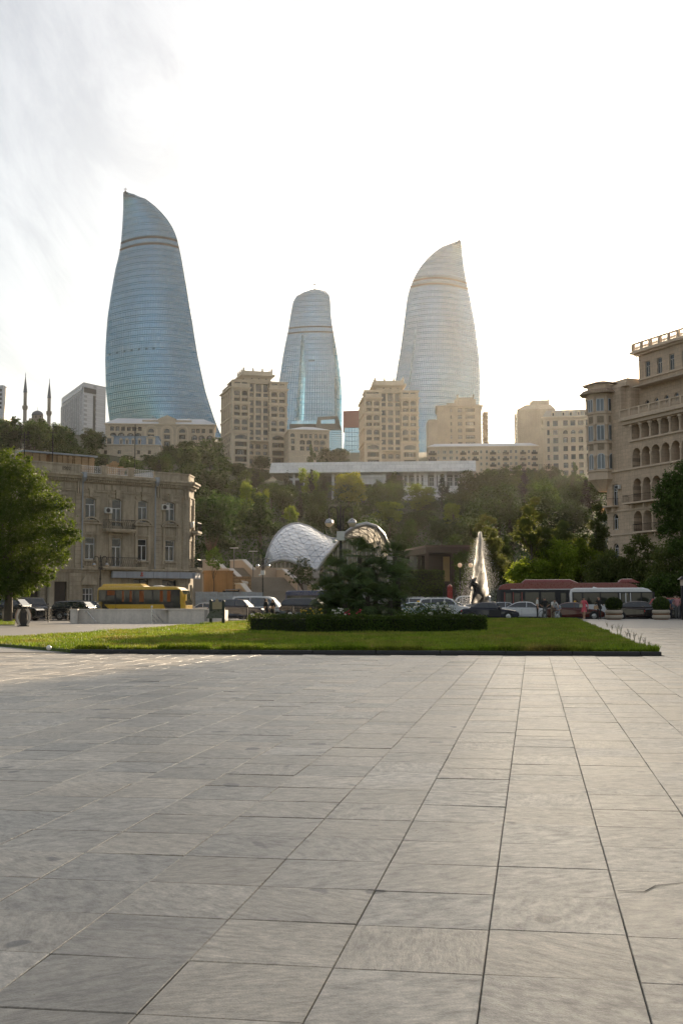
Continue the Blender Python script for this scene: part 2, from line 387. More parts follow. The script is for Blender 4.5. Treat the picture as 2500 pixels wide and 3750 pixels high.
# ---- plaza: dark joint bed with slabs laid on it
def tilemat(name, island):
    t = NT(name); g = t.n('ShaderNodeNewGeometry'); pos = g.outputs['Position']
    rd_ = g.outputs['Random Per Island'] if island else t.n('ShaderNodeObjectInfo').outputs['Random']
    r2 = t.m('FRACT', t.m('MULTIPLY', rd_, 17.31)); r3 = t.m('FRACT', t.m('MULTIPLY', rd_, 91.7))
    vr = t.n('ShaderNodeVectorRotate', rotation_type='Z_AXIS'); t.l(pos, vr.inputs['Vector'])
    ang = t.m('MULTIPLY', t.m('SUBTRACT', t.m('POWER', r2, 2.0), 0.2), 2.6); t.l(ang, vr.inputs['Angle'])
    of = t.n('ShaderNodeVectorMath', operation='ADD'); t.l(vr.outputs[0], of.inputs[0])
    cb = t.n('ShaderNodeCombineXYZ'); t.l(t.m('MULTIPLY', rd_, 53.0), cb.inputs[2]); t.l(cb.outputs[0], of.inputs[1])
    grain = t.noise(t.map(of.outputs[0], (2.6,13,1)), 3.6, 6, 0.62, 0.7)
    grain2 = t.noise(t.map(of.outputs[0], (1,4.2,1)), 3.0, 5, 0.6, 1.2)
    mott = t.noise(t.map(of.outputs[0], (1,1.6,1)), 9, 7, 0.72)
    grain = t.m('ADD', t.m('MULTIPLY', grain, t.m('MULTIPLY', r3, 0.5)), t.m('MULTIPLY', mott, t.m('SUBTRACT', 1.0, t.m('MULTIPLY', r3, 0.5))))
    speck = t.noise(of.outputs[0], 130, 2, 0.5)
    k = t.m('MULTIPLY', t.rng(grain, 0.34, 0.66, 0.58, 1.38), t.rng(grain2, 0.3, 0.7, 0.85, 1.15))
    k = t.m('MULTIPLY', k, t.rng(speck, 0.3, 0.7, 0.86, 1.14)); k = t.m('MULTIPLY', k, t.rng(t.noise(of.outputs[0], 38, 4, 0.7), 0.3, 0.7, 0.84, 1.16)); k = t.m('MULTIPLY', k, t.rng(rd_, 0, 1, 0.68, 1.24))
    k = t.m('MULTIPLY', k, t.rng(t.noise(pos, 0.8, 5, 0.65), 0.3, 0.7, 0.78, 1.16))
    c = t.mul(t.mix(r3, (0.325,0.296,0.252), (0.37,0.32,0.252)), k)
    spot = t.rng(t.noise(pos, 2.6, 2, 0.4), 0.69, 0.72, 0, 0.8, True)      # chewing gum and stains
    c = t.mix(spot, c, (0.045,0.042,0.04))
    ro = t.m('ADD', t.rng(grain, 0.3, 0.7, 0.47, 0.29), t.rng(rd_, 0, 1, -0.05, 0.05))
    h = t.m('ADD', t.m('MULTIPLY', grain, 1.0), t.m('MULTIPLY', speck, 0.35))
    return t.done(t.bsdf(c, ro, 0, 0.5, t.bump(h, 0.6, 0.007)))
TILE_O = tilemat('slab_stone', False); TILE_I = tilemat('slab_stone_far', True)
BED = mat('joint_bed', (0.09,0.083,0.072), 0.95, var=0.2)
PAVE = mat('far_paving', (0.40,0.375,0.34), 0.5, var=0.12, scale=0.6, fine=0.12, blocks=(1.2,0.6,0.012,-PSI), bump=0.1)
m = MB(); m.face([AB(-40,-12,-0.014), AB(45,-12,-0.014), AB(45,BR,-0.014), AB(-40,BR,-0.014)])
plaza = tag(m.build('plaza_pavement', BED), kind='structure')
TW, TH = 0.592, 0.628
a0 = toAB(G(1859.7, 2890))[0]; b0 = toAB(G(1852, 3030))[1] % TH
def slab_mesh(w, h):
    e = 0.0035; t_ = 0.012; w2 = w/2-0.0020; h2 = h/2-0.0024; mm = MB()
    o_ = [(-w2,-h2),(w2,-h2),(w2,h2),(-w2,h2)]; i_ = [(-w2+e,-h2+e),(w2-e,-h2+e),(w2-e,h2-e),(-w2+e,h2-e)]
    mm.mesh([(x,y,-0.0105) for x,y in o_]+[(x,y,-e) for x,y in o_]+[(x,y,0) for x,y in i_],
            [(0,1,5,4),(1,2,6,5),(2,3,7,6),(3,0,4,7),(4,5,9,8),(5,6,10,9),(6,7,11,10),(7,4,8,11),(8,9,10,11)])
    return mm
tiles = []
for ci in range(-34, 44):
    jit = random.uniform(-0.012, 0.012); b = 1.2*TH + b0 - TH + jit
    while b < 62:
        hh = TH
        if b > 9 and random.random() < 0.14: hh = TH*0.5
        ac = a0 + (ci+0.5)*TW; bc = b + hh/2
        if not (bc > BK-0.20 - hh/2 + 0.02 and ac < toAB(G(2425,2402))[0]+0.25):
            w_ = AB(ac, bc)
            if w_.y > 0.5 and abs(w_.x) < 0.34*w_.y+7.0: tiles.append((w_.y, ac, bc, hh))
        b += hh
tiles.sort()
seen = [t for t in tiles if t[0] > 3.6 and abs(AB(t[1], t[2]).x) < 0.295*t[0]+0.35]
near = seen[:300]; sm = {TH: slab_mesh(TW, TH).data('paving_slab', TILE_O), TH*0.5: slab_mesh(TW, TH*0.5).data('paving_slab', TILE_O)}
def tilt(): return random.gauss(0, 0.0035)
for (yy, ac, bc, hh) in near:
    put('paving_slab', sm[hh], plaza, AB(ac, bc, random.uniform(-0.0018, 0.0018)), (tilt(), tilt(), -PSI+random.gauss(0,0.0016)))
nearset = set(near); m = MB()
for t_ in tiles:
    if t_ in nearset: continue
    _, ac, bc, hh = t_
    q = slab_mesh(TW, hh); T = Matrix.Translation(AB(ac, bc, random.uniform(-0.0018, 0.0018))) @ Matrix.Rotation(-PSI, 4, 'Z') @ Matrix.Rotation(tilt(), 4, 'X') @ Matrix.Rotation(tilt(), 4, 'Y')
    m.T = T; m.mesh(q.v, q.f)
m.T = None
tag(m.build('paving_slabs', TILE_I, plaza), kind='stuff')
# a cracked slab on the right
m = MB(); cpts = [G(2262,3265), G(2360,3268), G(2400,3246), G(2500,3236)]
for p, q in zip(cpts, cpts[1:]):
    d = (q-p).normalized().cross(Vector((0,0,1)))*0.004
    m.face([p-d+Vector((0,0,0.0032)), q-d+Vector((0,0,0.0032)), q+d+Vector((0,0,0.0032)), p+d+Vector((0,0,0.0032))])
m.build('crack', BED, plaza)
# far paving beside and behind the lawn, one sheet
kx = toAB(G(2425,2402))[0]
m = MB(); m.face([AB(-40,BK+0.3,-0.002), AB(kx-0.5,BK+0.3,-0.002), AB(kx-0.5,BR,-0.002), AB(-40,BR,-0.002)]); m.face([AB(kx-0.5,61.5,-0.002), AB(45,61.5,-0.002), AB(45,BR,-0.002), AB(kx-0.5,BR,-0.002)])
tag(m.build('pavement', PAVE), kind='structure')
KERBG = mat('grey_kerb_stone', (0.22,0.21,0.2), 0.8, var=0.2)
kb = tag(put('street_kerb', None), kind='structure')
for a in range(-60, 70, 2):
    m = MB(); p = AB(a+0.01,BR,0); T = Matrix.Translation(p) @ Matrix.Rotation(-PSI, 4, 'Z'); m.T = T; m.box(0,1.98,0,0.16,-0.13,0.004); m.build('kerb_stone', KERBG, kb)
# ---- dark kerb along the lawn
KERB = mat('dark_kerb_stone', (0.022,0.022,0.024), 0.5, var=0.25)
kr = tag(put('lawn_kerb', None), kind='structure')
al = -13.0; seg = 1.75
sizes = []
while al < kx-0.01:
    e = min(al+seg, kx); m = MB(); m.T = Matrix.Translation(AB(al, BK, 0)) @ Matrix.Rotation(-PSI, 4, 'Z')
    m.box(0.004, e-al-0.004, 0, 0.16, -0.012, 0.098+random.uniform(-0.003,0.003)); m.build('kerb_stone', KERB, kr, bevel=0.02); al = e
# ---- lawns
def grassmat(name, c1, c2, dry):
    t = NT(name); g = t.n('ShaderNodeNewGeometry'); pos = g.outputs['Position']
    c = t.mix(g.outputs['Random Per Island'], c1, c2)
    c = t.mix(t.rng(t.noise(pos, 0.45, 6, 0.65), 0.46, 0.66, 0, 0.85), c, dry)
    c = t.mul(c, t.rng(t.noise(pos, 1.7, 4), 0.3, 0.7, 0.55, 1.4))
    b = t.bsdf(c, 0.6, 0, 0.3); tr = t.n('ShaderNodeBsdfTranslucent'); t.l(c, tr.inputs[0])
    mx = t.n('ShaderNodeMixShader'); mx.inputs[0].default_value = 0.4; t.l(b, mx.inputs[1]); t.l(tr.outputs[0], mx.inputs[2])
    return t.done(mx.outputs[0])
GRASS = grassmat('grass_blades', (0.135,0.215,0.012), (0.21,0.275,0.022), (0.29,0.22,0.06))
TURF = mat('turf', (0.055,0.085,0.014), 0.95, var=0.35, scale=1.5, fine=0.3, fscale=9, bump=0.4, bscale=12)
def poly_in(poly, x, y):
    ins = np.zeros(len(x), bool); n = len(poly)
    for i in range(n):
        x0, y0 = poly[i]; x1, y1 = poly[(i+1) % n]
        c = ((y0 > y) != (y1 > y)) & (x < (x1-x0)*(y-y0)/((y1-y0) if y1 != y0 else 1e-9)+x0); ins ^= c
    return ins
def lawn(name, poly, z, count, near, hmin=0.05, hmax=0.12):
    mm = MB(); mm.prism_z(poly, -0.01, z); base = tag(mm.build(name, TURF), kind='structure')
    px = np.array([p[0] for p in poly]); py = np.array([p[1] for p in poly])
    x = rng.uniform(px.min(), px.max(), count*3); y = py.min() + (py.max()-py.min())*rng.random(count*3)**near
    k = poly_in(poly, x, y); x = x[k][:count]; y = y[k][:count]; n = len(x)
    a = rng.uniform(0, 6.283, n); h = rng.uniform(hmin, hmax, n)*(1+0.5*np.sin(x*1.3)*np.sin(y*0.9)); w = rng.uniform(0.012, 0.024, n)
    lx = rng.normal(0, 0.035, n); ly = rng.normal(0, 0.035, n)
    v = np.zeros((n,3,3)); v[:,0] = np.c_[x-np.cos(a)*w, y-np.sin(a)*w, np.full(n, z-0.005)]; v[:,1] = np.c_[x+np.cos(a)*w, y+np.sin(a)*w, np.full(n, z-0.005)]
    v[:,2] = np.c_[x+lx, y+ly, z+h]
    return tag(put('grass', npmesh('grass', v, np.arange(n*3).reshape(-1,3), GRASS)), 'short mown grass covering the '+('big lawn behind the dark kerb' if 'big' in name else 'small lawn by the bin'), 'grass', kind='stuff')
def xy(p): return (p.x, p.y)
LP = [xy(AB(-13,BK+0.16)), xy(AB(kx-0.12,BK+0.16)), xy(AB(kx-0.12, BR-3.2)), xy(AB(-4, BR-3.2)), xy(AB(-9.5,80)), xy(G(905,2279)), xy(G(800,2284)), xy(G(700,2295)), xy(G(560,2306)), xy(G(380,2320)), xy(G(200,2331)), xy(G(0,2344)), xy(G(-160,2354))]
lawn('big_lawn', LP, 0.085, 190000, 1.7)
n_e = 14000; xe = rng.uniform(-13,kx-0.05,n_e); be = BK+0.15+np.abs(rng.normal(0,0.22,n_e)); he = rng.uniform(0.08,0.2,n_e)*(0.6+0.6*(np.sin(xe*2.1)*np.sin(xe*0.73)>0)); ae = rng.uniform(0,6.28,n_e)
pe = np.c_[QD.x*xe+PD.x*be, QD.y*xe+PD.y*be, np.full(n_e,0.08)]; we = np.c_[np.cos(ae),np.sin(ae),np.zeros(n_e)]*0.016; te = pe+np.c_[rng.normal(0,0.05,n_e),rng.normal(-0.03,0.05,n_e),he]
tag(put('edge_grass', npmesh('edge_grass', np.stack([pe-we,pe+we,te],1), np.arange(n_e*3).reshape(-1,3), GRASS)), 'ragged taller grass along the dark kerb of the big lawn', 'grass', kind='stuff')
LP2 = [xy(G(-300,2292)), xy(G(54,2291)), xy(G(56,2272)), xy(G(-300,2270))]
lawn('little_lawn', LP2, 0.06, 9000, 1.0)
# tall weeds along the lawn's right edge
WEED = leafmat('weed_leaf', (0.05,0.07,0.02), (0.1,0.1,0.04), 0.35)
wi = 0
for (u, v, hh) in ((2222,2297,0.30),(2260,2322,0.5),(2272,2324,0.48),(2295,2335,0.34),(2306,2339,0.4),(2322,2347,0.35),(2342,2358,0.35),(2360,2366,0.3),(2378,2373,0.22),(2395,2384,0.2),(2240,2308,0.3)):
    p = G(u, v); m = MB(); m.T = Matrix.Translation(p+Vector((0,0,0)))
    for k in range(7):
        a = random.uniform(0, 6.28); l = hh*random.uniform(0.6, 1.05); dx, dy = math.cos(a)*l*0.3, math.sin(a)*l*0.3
        m.tube([(0,0,0.0),(dx*0.4,dy*0.4,l*0.6),(dx,dy,l)], 0.006, 3, 0.002)
        for q in range(5):
            f_ = random.uniform(0.3, 1); s_ = 0.025; b = random.uniform(0,6.28); c_ = (dx*f_*f_, dy*f_*f_, l*f_)
            m.face([c_, (c_[0]+s_*math.cos(b), c_[1]+s_*math.sin(b), c_[2]+0.01), (c_[0]+2*s_*math.cos(b), c_[1]+2*s_*math.sin(b), c_[2]+0.035)])
    wi += 1
    tag(m.build('weed', WEED), 'thin weed tuft growing at the right edge of the lawn', 'weed', 'weeds along the lawn edge')
# ================================================================== glass flame towers
def tower_glass(name, c1, c2):
    t = NT(name); g = t.n('ShaderNodeNewGeometry'); r = g.outputs['Random Per Island']
    c = t.mix(r, c1, c2)
    lit = t.rng(t.m('FRACT', t.m('MULTIPLY', r, 37.7)), 0.96, 0.97, 0, 0.3)
    c = t.mix(lit, c, (0.62,0.64,0.6))
    c = t.mul(c, t.rng(t.noise(g.outputs['Position'], 0.035, 3), 0.35, 0.65, 0.85, 1.12))
    ro = t.m('MULTIPLY_ADD', t.m('FRACT', t.m('MULTIPLY', r, 11.3)), 0.06, 0.04)
    return t.done(t.bsdf(c, ro, 0.88, 0.6))
TGL = tower_glass('tower_glass', (0.13,0.275,0.37), (0.19,0.34,0.44))
TMU = mat('tower_mullion', (0.085,0.14,0.18), 0.4, 0.5, var=0.1, scale=0.05)
TBD = mat('tower_band', (0.055,0.045,0.04), 0.6, var=0.1)
def itp(tab, v):
    vs_ = [p[1] for p in tab]; us_ = [p[0] for p in tab]; return float(np.interp(v, vs_, us_))
def flame_tower(label, Lp, Rp, Y, vbase, vsh, anchor, bands, bulge, eL, eR, ncol, fh, notches, mast):
    vtop = max(min(p[1] for p in Lp), min(p[1] for p in Rp))+0.6
    uc = (itp(Lp, vbase)+itp(Rp, vbase))/2
    root = thing('flame_tower', label, 'tower', (P(uc, vbase, Y).x, Y, P(uc, vbase, Y).z), 0, 'flame shaped glass towers on the hill')
    org = Vector(root.location)
    zb, zt = P(uc, vbase, Y).z, P(uc, vtop, Y).z
    def v_of(z): # inverse of P().z at plane Y
        return float(np.interp(z, [zb, zt], [vbase, vtop]))
    zsh = P(uc, vsh, Y).z
    def edges(z):
        v = v_of(z); return itp(Lp, v), itp(Rp, v), v
    uLs, uRs, _ = edges(zsh)
    def pt(z, u, front=1, out=0.0):
        uL, uR, v = edges(z); w = max(uR-uL, 0.5); t = min(1, max(0, (u-uL)/w)); wm = w*Y/F
        off = -front*4*t*(1-t)*bulge*wm*(0.85 if front < 0 else 1) + eL*wm*(1-t)**2 + eR*wm*t**2
        q = P(u, v, Y+off); q.z = z; q.y -= front*out
        return q-org
    def ucol(z, t):
        uL, uR, v = edges(z)
        if z <= zsh: return uL+(uR-uL)*t
        W = uRs-uLs
        if anchor == 'L': return min(uR, uL+W*t)
        if anchor == 'R': return max(uL, uR-W*(1-t))
        c = (uL+uR)/2+(0); return min(uR, max(uL, c+(t-0.5)*W))
    nz = max(8, int(round((zt-zb)/fh))); zz = [zb+(zt-zb)*k/nz for k in range(nz+1)]
    # core: closed dark surface carrying the glass
    m = MB(); N = 24; rings = []
    for z in zz:
        uL, uR, _ = edges(z)
        rings.append([pt(z, uL+(uR-uL)*i/N) for i in range(N+1)]+[pt(z, uL+(uR-uL)*i/N, -1) for i in range(N-1,0,-1)])
    n = len(rings[0]); ps = [p for r_ in rings for p in r_]; fs = []
    for k in range(nz):
        for i in range(n): fs.append((k*n+i, k*n+(i+1)%n, (k+1)*n+(i+1)%n, (k+1)*n+i))
    fs.append(tuple(nz*n+i for i in range(n)))
    m.mesh(ps, fs); m.build('core', TMU, root, True)
    # panes, a tall one and a spandrel one on each storey
    vv, ff = [], []
    bz = [(P(uc, b_, Y).z) for b_ in bands]
    for k in range(nz):
        z0, z1 = zz[k], zz[k+1]; h = z1-z0
        for (s0, s1) in ((0.03, 0.70), (0.74, 0.98)):
            za, zb_ = z0+h*s0, z0+h*s1
            if any(abs((za+zb_)/2-b_) < 0.75 for b_ in bz): continue
            for j in range(ncol):
                g = 0.055
                ta, tb = (j+g)/ncol, (j+1-g)/ncol
                c = [(za, ucol(za, ta)), (za, ucol(za, tb)), (zb_, ucol(zb_, tb)), (zb_, ucol(zb_, ta))]
                if c[1][1]-c[0][1] < 0.4 and c[2][1]-c[3][1] < 0.4: continue
                if notches and any(abs(k-nk) < 1 and s0 > 0.5 and j in js for nk, js in notches): continue
                jx = [random.gauss(0, 0.005) for _ in range(4)]
                b_ = len(vv)
                for (z_, u_), o_ in zip(c, jx):
                    q = pt(z_, u_, 1, 0.16+o_); vv.append(tuple(q))
                ff.append((b_, b_+1, b_+2, b_+3))
    tag(put('glass_panes', npmesh('glass_panes', vv, ff, TGL), root), kind='stuff')
    for b_ in bz:
        m = MB(); uL, uR, _ = edges(b_)
        prev = None
        for i in range(N+1):
            u = uL+(uR-uL)*i/N; q = [pt(b_-0.6, u, 1, 0.3), pt(b_+0.6, u, 1, 0.3), pt(b_+0.6, u, 1, 0), pt(b_-0.6, u, 1, 0)]
            if prev: m.face([prev[0],q[0],q[1],prev[1]]); m.face([prev[1],q[1],q[2],prev[2]]); m.face([prev[3],q[3],q[0],prev[0]])
            prev = q
        m.build('louvre_band', TBD, root)
    m = MB(); uL, uR, _ = edges(zt); um = mast[0]; q = pt(zt-0.3, um)
    m.lathe([(0.5,0),(0.45,1.0),(0.14,1.1),(0.12,mast[1])], 6, q); m.box(q.x-1.0, q.x+1.0, q.y-0.12, q.y+0.12, q.z+mast[1]*0.62, q.z+mast[1]*0.72); m.build('mast', TBD, root)
    # edge strip on the return side
    m = MB(); side = Rp if anchor == 'L' else Lp
    pts_ = []
    for z in zz:
        uL, uR, _ = edges(z); u = uR if anchor == 'L' else uL; pts_.append(pt(z, u))
    m.tube(pts_, 0.35, 5); m.build('edge_trim', TMU, root)
    return root
L1 = [(451,701),(451,752),(449,792),(446,836),(442,882),(438,906),(432,936),(424,964),(416,1006),(404,1078),(393,1152),(389,1208),(386,1260),(385,1308),(386,1348),(387,1400),(392,1456),(397,1500),(403,1546),(411,1600),(415,1630)]
R1 = [(460,701),(466,703),(486,707),(510,715),(530,724),(550,738),(570,754),(590,774),(606,792),(622,814),(636,840),(644,860),(648,874),(654,900),(662,936),(674,1004),(686,1072),(698,1148),(710,1228),(722,1300),(734,1356),(750,1428),(770,1492),(788,1546),(812,1600),(825,1630)]
flame_tower('tallest blue glass flame tower, its pointed tip at the left', L1, R1, 700, 1700, 885, 'L', (876, 900), 0.22, 0.24, 0.10, 50, 4.05, [(16, range(2,30,4))], (459, 3.0))
L2 = [(1146,1058.5),(1132,1061),(1113,1065),(1097,1072),(1086,1080),(1078,1091),(1073,1104),(1070,1121),(1064,1156),(1057.5,1198),(1053.5,1217),(1045,1257),(1037,1300),(1031.7,1336),(1025,1382),(1020,1420),(1014,1480),(1008,1560),(1004,1640)]
R2 = [(1156,1058.5),(1170.5,1059.5),(1187,1062),(1197.7,1067.6),(1204.5,1077),(1208,1091),(1210,1112.5),(1211,1142),(1213.5,1172),(1216.7,1194),(1220,1213),(1227.6,1254),(1235.8,1300),(1241,1335.7),(1246,1373.7),(1249.4,1409),(1252,1466),(1253,1510),(1253,1640)]
flame_tower('shortest glass flame tower, the blunt topped one in the middle', L2, R2, 860, 1700, 1150, 'C', (1196, 1215), 0.07, 0.16, 0.05, 26, 4.05, [(18, range(12,15))], (1151.4, 6.0))
L3 = [(1688.0,880),(1680,881),(1662,885.5),(1644,891.5),(1623,900),(1605,911),(1584.5,926),(1566.7,942.7),(1552,959),(1537,978),(1525,998),(1514.6,1018.6),(1502.7,1047),(1494,1078),(1489,1108),(1485,1143.5),(1479,1191),(1473,1239),(1465.5,1292),(1456.5,1340),(1450.6,1379),(1440,1440),(1426,1510),(1410,1600)]
R3 = [(1688.7,880),(1690,905.5),(1693,932),(1697.6,965),(1703.5,1000.7),(1712.5,1045),(1718.4,1069),(1727,1114),(1735,1155.5),(1742,1203),(1748,1256.6),(1752.7,1286),(1755.6,1328),(1757,1376),(1757,1420),(1755.6,1480),(1752,1540),(1747,1600)]
flame_tower('pale glass flame tower at the right, its tip leaning right', L3, R3, 780, 1720, 1035, 'R', (1024, 1045), 0.22, 0.10, 0.26, 44, 4.05, [], (1680, 3.4))
# ================================================================== hilltop buildings
STONE = mat('warm_limestone', (0.61,0.515,0.395), 0.85, var=0.12, scale=0.12, fine=0.1, fscale=2, streak=0.12, blocks=(1.4,0.55,0.03,0.3))
STONE2 = mat('warm_limestone_trim', (0.65,0.555,0.43), 0.85, var=0.1, scale=0.2, streak=0.15)
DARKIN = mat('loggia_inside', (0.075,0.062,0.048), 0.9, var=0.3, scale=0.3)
ROOFW = mat('pale_sheet_roof', (0.55,0.56,0.58), 0.5, var=0.08, scale=0.2)
def side_box(m, x0, x1, y0, y1, z0, z1): return m.box(x0, x1, y0, y1, z0, z1)
def loggia_wall(root, x0, x1, z0, z1, holes, y, mat_=STONE, depth=1.1, back=True, fr=DFR):
    m = MB(); wall_holes(m, x0, x1, z0, z1, holes, y, depth); m.build('wall', mat_, root)
    for h in holes:
        w = h[1]-h[0]; hh = h[3]-h[2]; st = h[5] if len(h) > 5 else 'log'
        xc = (h[0]+h[1])/2
        if st == 'log':
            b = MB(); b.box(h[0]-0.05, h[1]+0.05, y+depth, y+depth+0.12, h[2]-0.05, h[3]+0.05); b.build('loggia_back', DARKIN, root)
            window(root, xc, h[2]+0.05, w*random.choice((0.5,0.62,0.75)), hh*0.8, y+depth-0.1, 0, random.choice(('cross','double')), random.choice((fr, WFR)), GLD, 0.09)
            r_ = MB(); zr = h[2]+min(0.95, hh*0.42)
            r_.box(h[0], h[1], y+0.12, y+0.17, zr-0.06, zr)
            nb = max(3, int(w/0.3))
            for i in range(nb+1): xx = h[0]+w*i/nb; r_.box(xx-0.02, xx+0.02, y+0.13, y+0.16, h[2], zr-0.06)
            r_.build('railing', BLK, root)
        else:
            window(root, xc, h[2], w-0.04, hh-0.02, y+0.35, h[4] if len(h) > 4 else 0, st, fr, GLD, 0.1)
def classical_block(label, u0, Y, vtop, rz, mirror=False, drop=62.0):
    """tall limestone apartment house: two projecting wings of paired arched loggias, windowed centre, crowning attic"""
    o = P(u0, vtop, Y); zr = o.z; H = drop
    root = thing('apartment_house', label, 'apartment building', (o.x, o.y, zr-H), rz, 'limestone apartment houses below the towers')
    T = H     # local z of the wing roofs
    k = 0.02278*Y/480/math.cos(rz)*1.0; kz = 0.02278*Y/480
    WL, WC, WR = 310*k, 350*k, 320*k; D = 24.0; wy = 1.9    # wings project by wy before the centre
    def zz(c): return T-(c-290)*kz
    def wing(x0, x1, s):
        def fx(a): return x0+(x1-x0)*a
        holes = []
        for p in (0, 265, 530):
            for (a, b) in ((0.10,0.42),(0.54,0.86)):
                holes.append((fx(a), fx(b), zz(572+p), zz(480+p), (fx(b)-fx(a))*0.28, random.choice(('log','log','grid'))))
                holes.append((fx(a), fx(b), zz(678+p), zz(618+p), 0, 'log'))
        holes.append((fx(0.17), fx(0.84), zz(1372), zz(1288), (x1-x0)*0.10, 'grid'))
        for c in (1410, 1560, 1690): holes.append((fx(0.17), fx(0.84), zz(c+98), zz(c), 0, 'log'))
        for (a, b) in ((0.12,0.46),(0.54,0.84)): holes.append((fx(a), fx(b), zz(355), zz(328), 0, 'double'))
        loggia_wall(root, x0, x1, 0, T, holes, 0)
        m = MB()
        for c, pr in ((290,0.5),(420,0.75),(690,0.45),(955,0.45),(1225,0.5),(1385,0.3)):
            z = zz(c); m.box(x0-pr*0.7, x1+pr*0.7, -pr, 0.0, z-0.42, z-0.02); m.box(x0-pr*0.35, x1+pr*0.35, -pr*0.5, 0.0, z-0.85, z-0.42)
        for p in (0, 265, 530):
            for a in (0.045, 0.48, 0.92):
                x = fx(a); m.lathe([(0.33,0),(0.27,0.25),(0.25,zz(470+p)-zz(672+p)-0.5),(0.40,zz(470+p)-zz(672+p)-0.1),(0.40,zz(470+p)-zz(672+p))], 8, (x,-0.16,zz(672+p)))
        for a in (0.03, 0.93): x = fx(a); m.box(x-0.45, x+0.45, -0.25, 0.0, 0, zz(1230))
        m.build('cornice', STONE2, root)
        m = MB(); m.mesh([(x0,0,0),(x0,wy,0),(x0,wy,T),(x0,0,T)], [(3,2,1,0)]); m.mesh([(x1,0,0),(x1,wy,0),(x1,wy,T),(x1,0,T)], [(0,1,2,3)]); m.build('return_wall', STONE, root)
        m = MB(); m.box(x0, x1, 0.0, D*0.5, T-0.3, T+0.05); m.build('wing_roof', STONE2, root)
    wing(0, WL, 0); wing(WL+WC, WL+WC+WR, 1)
    # centre
    x0, x1 = WL, WL+WC; holes = []; cols = ((0.02,0.24),(0.35,0.62),(0.74,0.97))
    for (a, b) in cols:
        A, B = x0+WC*a, x0+WC*b
        holes.append((A, B, zz(478), zz(310), (B-A)*0.25, 'grid'))
        holes.append((A, B, zz(572), zz(505), 0, 'cross'))
        for p in range(5): holes.append((A, B, zz(737+p*134), zz(645+p*134), 0, 'grid'))
        holes.append((A, B, zz(1372), zz(1318), 0, 'double'))
        for c in (1440, 1715): holes.append((A, B, zz(c+92), zz(c), (B-A)*0.22, 'log'))
        holes.append((A, B, zz(1645), zz(1580), 0, 'log'))
    loggia_wall(root, x0, x1, 0, zz(255), holes, wy)
    m = MB()
    for c, pr in ((585,0.5),(615,0.3),(1385,1.6),(1655,1.4)): m.box(x0+0.03, x1-0.03, wy-pr, wy, zz(c+18), zz(c-6))
    for a in (0.295, 0.68): m.box(x0+WC*a-0.4, x0+WC*a+0.4, wy-0.35, wy, zz(1370), zz(320))
    m.build('pilaster', STONE2, root)
    # attic tower over the centre
    ax0, ax1 = WL-2.2*1.0, WL+WC+0.8; ay = 1.2; zb, zt = T-1, zz(160)
    m = MB(); m.box(ax0, ax1, ay, ay+11, zb, zt); m.build('attic', STONE, root)
    m = MB()
    for pr, c0, c1 in ((0.5,235,222),(0.9,215,200),(1.5,198,165)): m.box(ax0-pr, ax1+pr, ay-pr, ay+11+pr, zz(c0), zz(c1))
    m.box(ax0-0.6, ax1+0.6, ay-0.6, ay+11.6, zz(164), zz(108)); m.build('attic_cornice', STONE2, root)
    for i in range(4):
        x = ax0-0.3+(ax1-ax0+0.6)*i/3
        for y in ((ay-0.4, ay+11.4) if i in (1,2) else (ay-0.4, ay+3.6, ay+7.6, ay+11.4)):
            m = MB(); m.lathe([(0.5,0),(0.42,0.3),(0.30,0.5),(0.48,0.85),(0.18,1.15),(0.12,1.6),(0.02,1.9)], 8, (x, y, zz(110))); m.build('finial', STONE2, root, True)
    for i in range(3):
        a, b = cols[i]; xc = x0+WC*(a+b)/2; window(root, xc, zz(252), 0.6, 0.75, ay-0.09, 0, 'double', DFR, GLD, 0.08)
    # sides: paired colonnades on the left flank, plain right flank
    SW = D-wy
    m = MB(); wall_holes(m, -SW, 0, 0, zz(400), [(-SW+SW*(0.12+0.2*j), -SW+SW*(0.24+0.2*j), zz(672+p), zz(480+p), 0.6) for j in range(4) for p in (0,265,530)]+[(-SW+SW*(0.12+0.2*j), -SW+SW*(0.26+0.2*j), zz(1400+q), zz(1300+q), 0.5) for j in range(4) for q in (0,130,260)], 0, 0.5)
    mm_ = m.data('side_face', STONE); sf = put('side_face', mm_, root, (0, wy, 0), -math.pi/2)
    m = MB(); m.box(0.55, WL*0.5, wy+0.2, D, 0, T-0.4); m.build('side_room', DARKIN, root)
    m = MB()
    for j in range(5):
        y = wy+SW*(0.08+0.2*j)+0.4
        for p in (0,265,530):
            m.lathe([(0.34,0),(0.27,0.25),(0.25,zz(470+p)-zz(672+p)-0.5),(0.40,zz(470+p)-zz(672+p))], 8, (-0.2, SW-y+2*wy+0.2, zz(672+p)))
    for c, pr in ((400,0.8),(690,0.45),(955,0.45),(1225,0.5)): m.box(-pr, 0.0, wy+0.04, D, zz(c)-0.6, zz(c))
    m.build('side_colonnade', STONE2, root)
    xr = WL+WC+WR
    m = MB(); m.box(WL*0.5+0.02, xr+0.02, wy+2.6, D, 0, T-0.6); m.build('rear_block', STONE, root)
    m = MB()
    for c in (430,740,1030,1300): m.box(xr+0.03, xr+0.9, wy+3.2, D-1, zz(c)-0.9, zz(c)); m.box(xr+0.03, xr+0.6, wy+3.6, D-2, zz(c)-7, zz(c)-0.9) if c < 1300 else None
    m.build('flank_cornice', STONE2, root)
    return root
classical_block('tall limestone apartment house in front of the two left flame towers', 851, 480, 1389, R(17))
classical_block('tall limestone apartment house in front of the right flame tower', 1334, 478, 1428, R(4), drop=60)
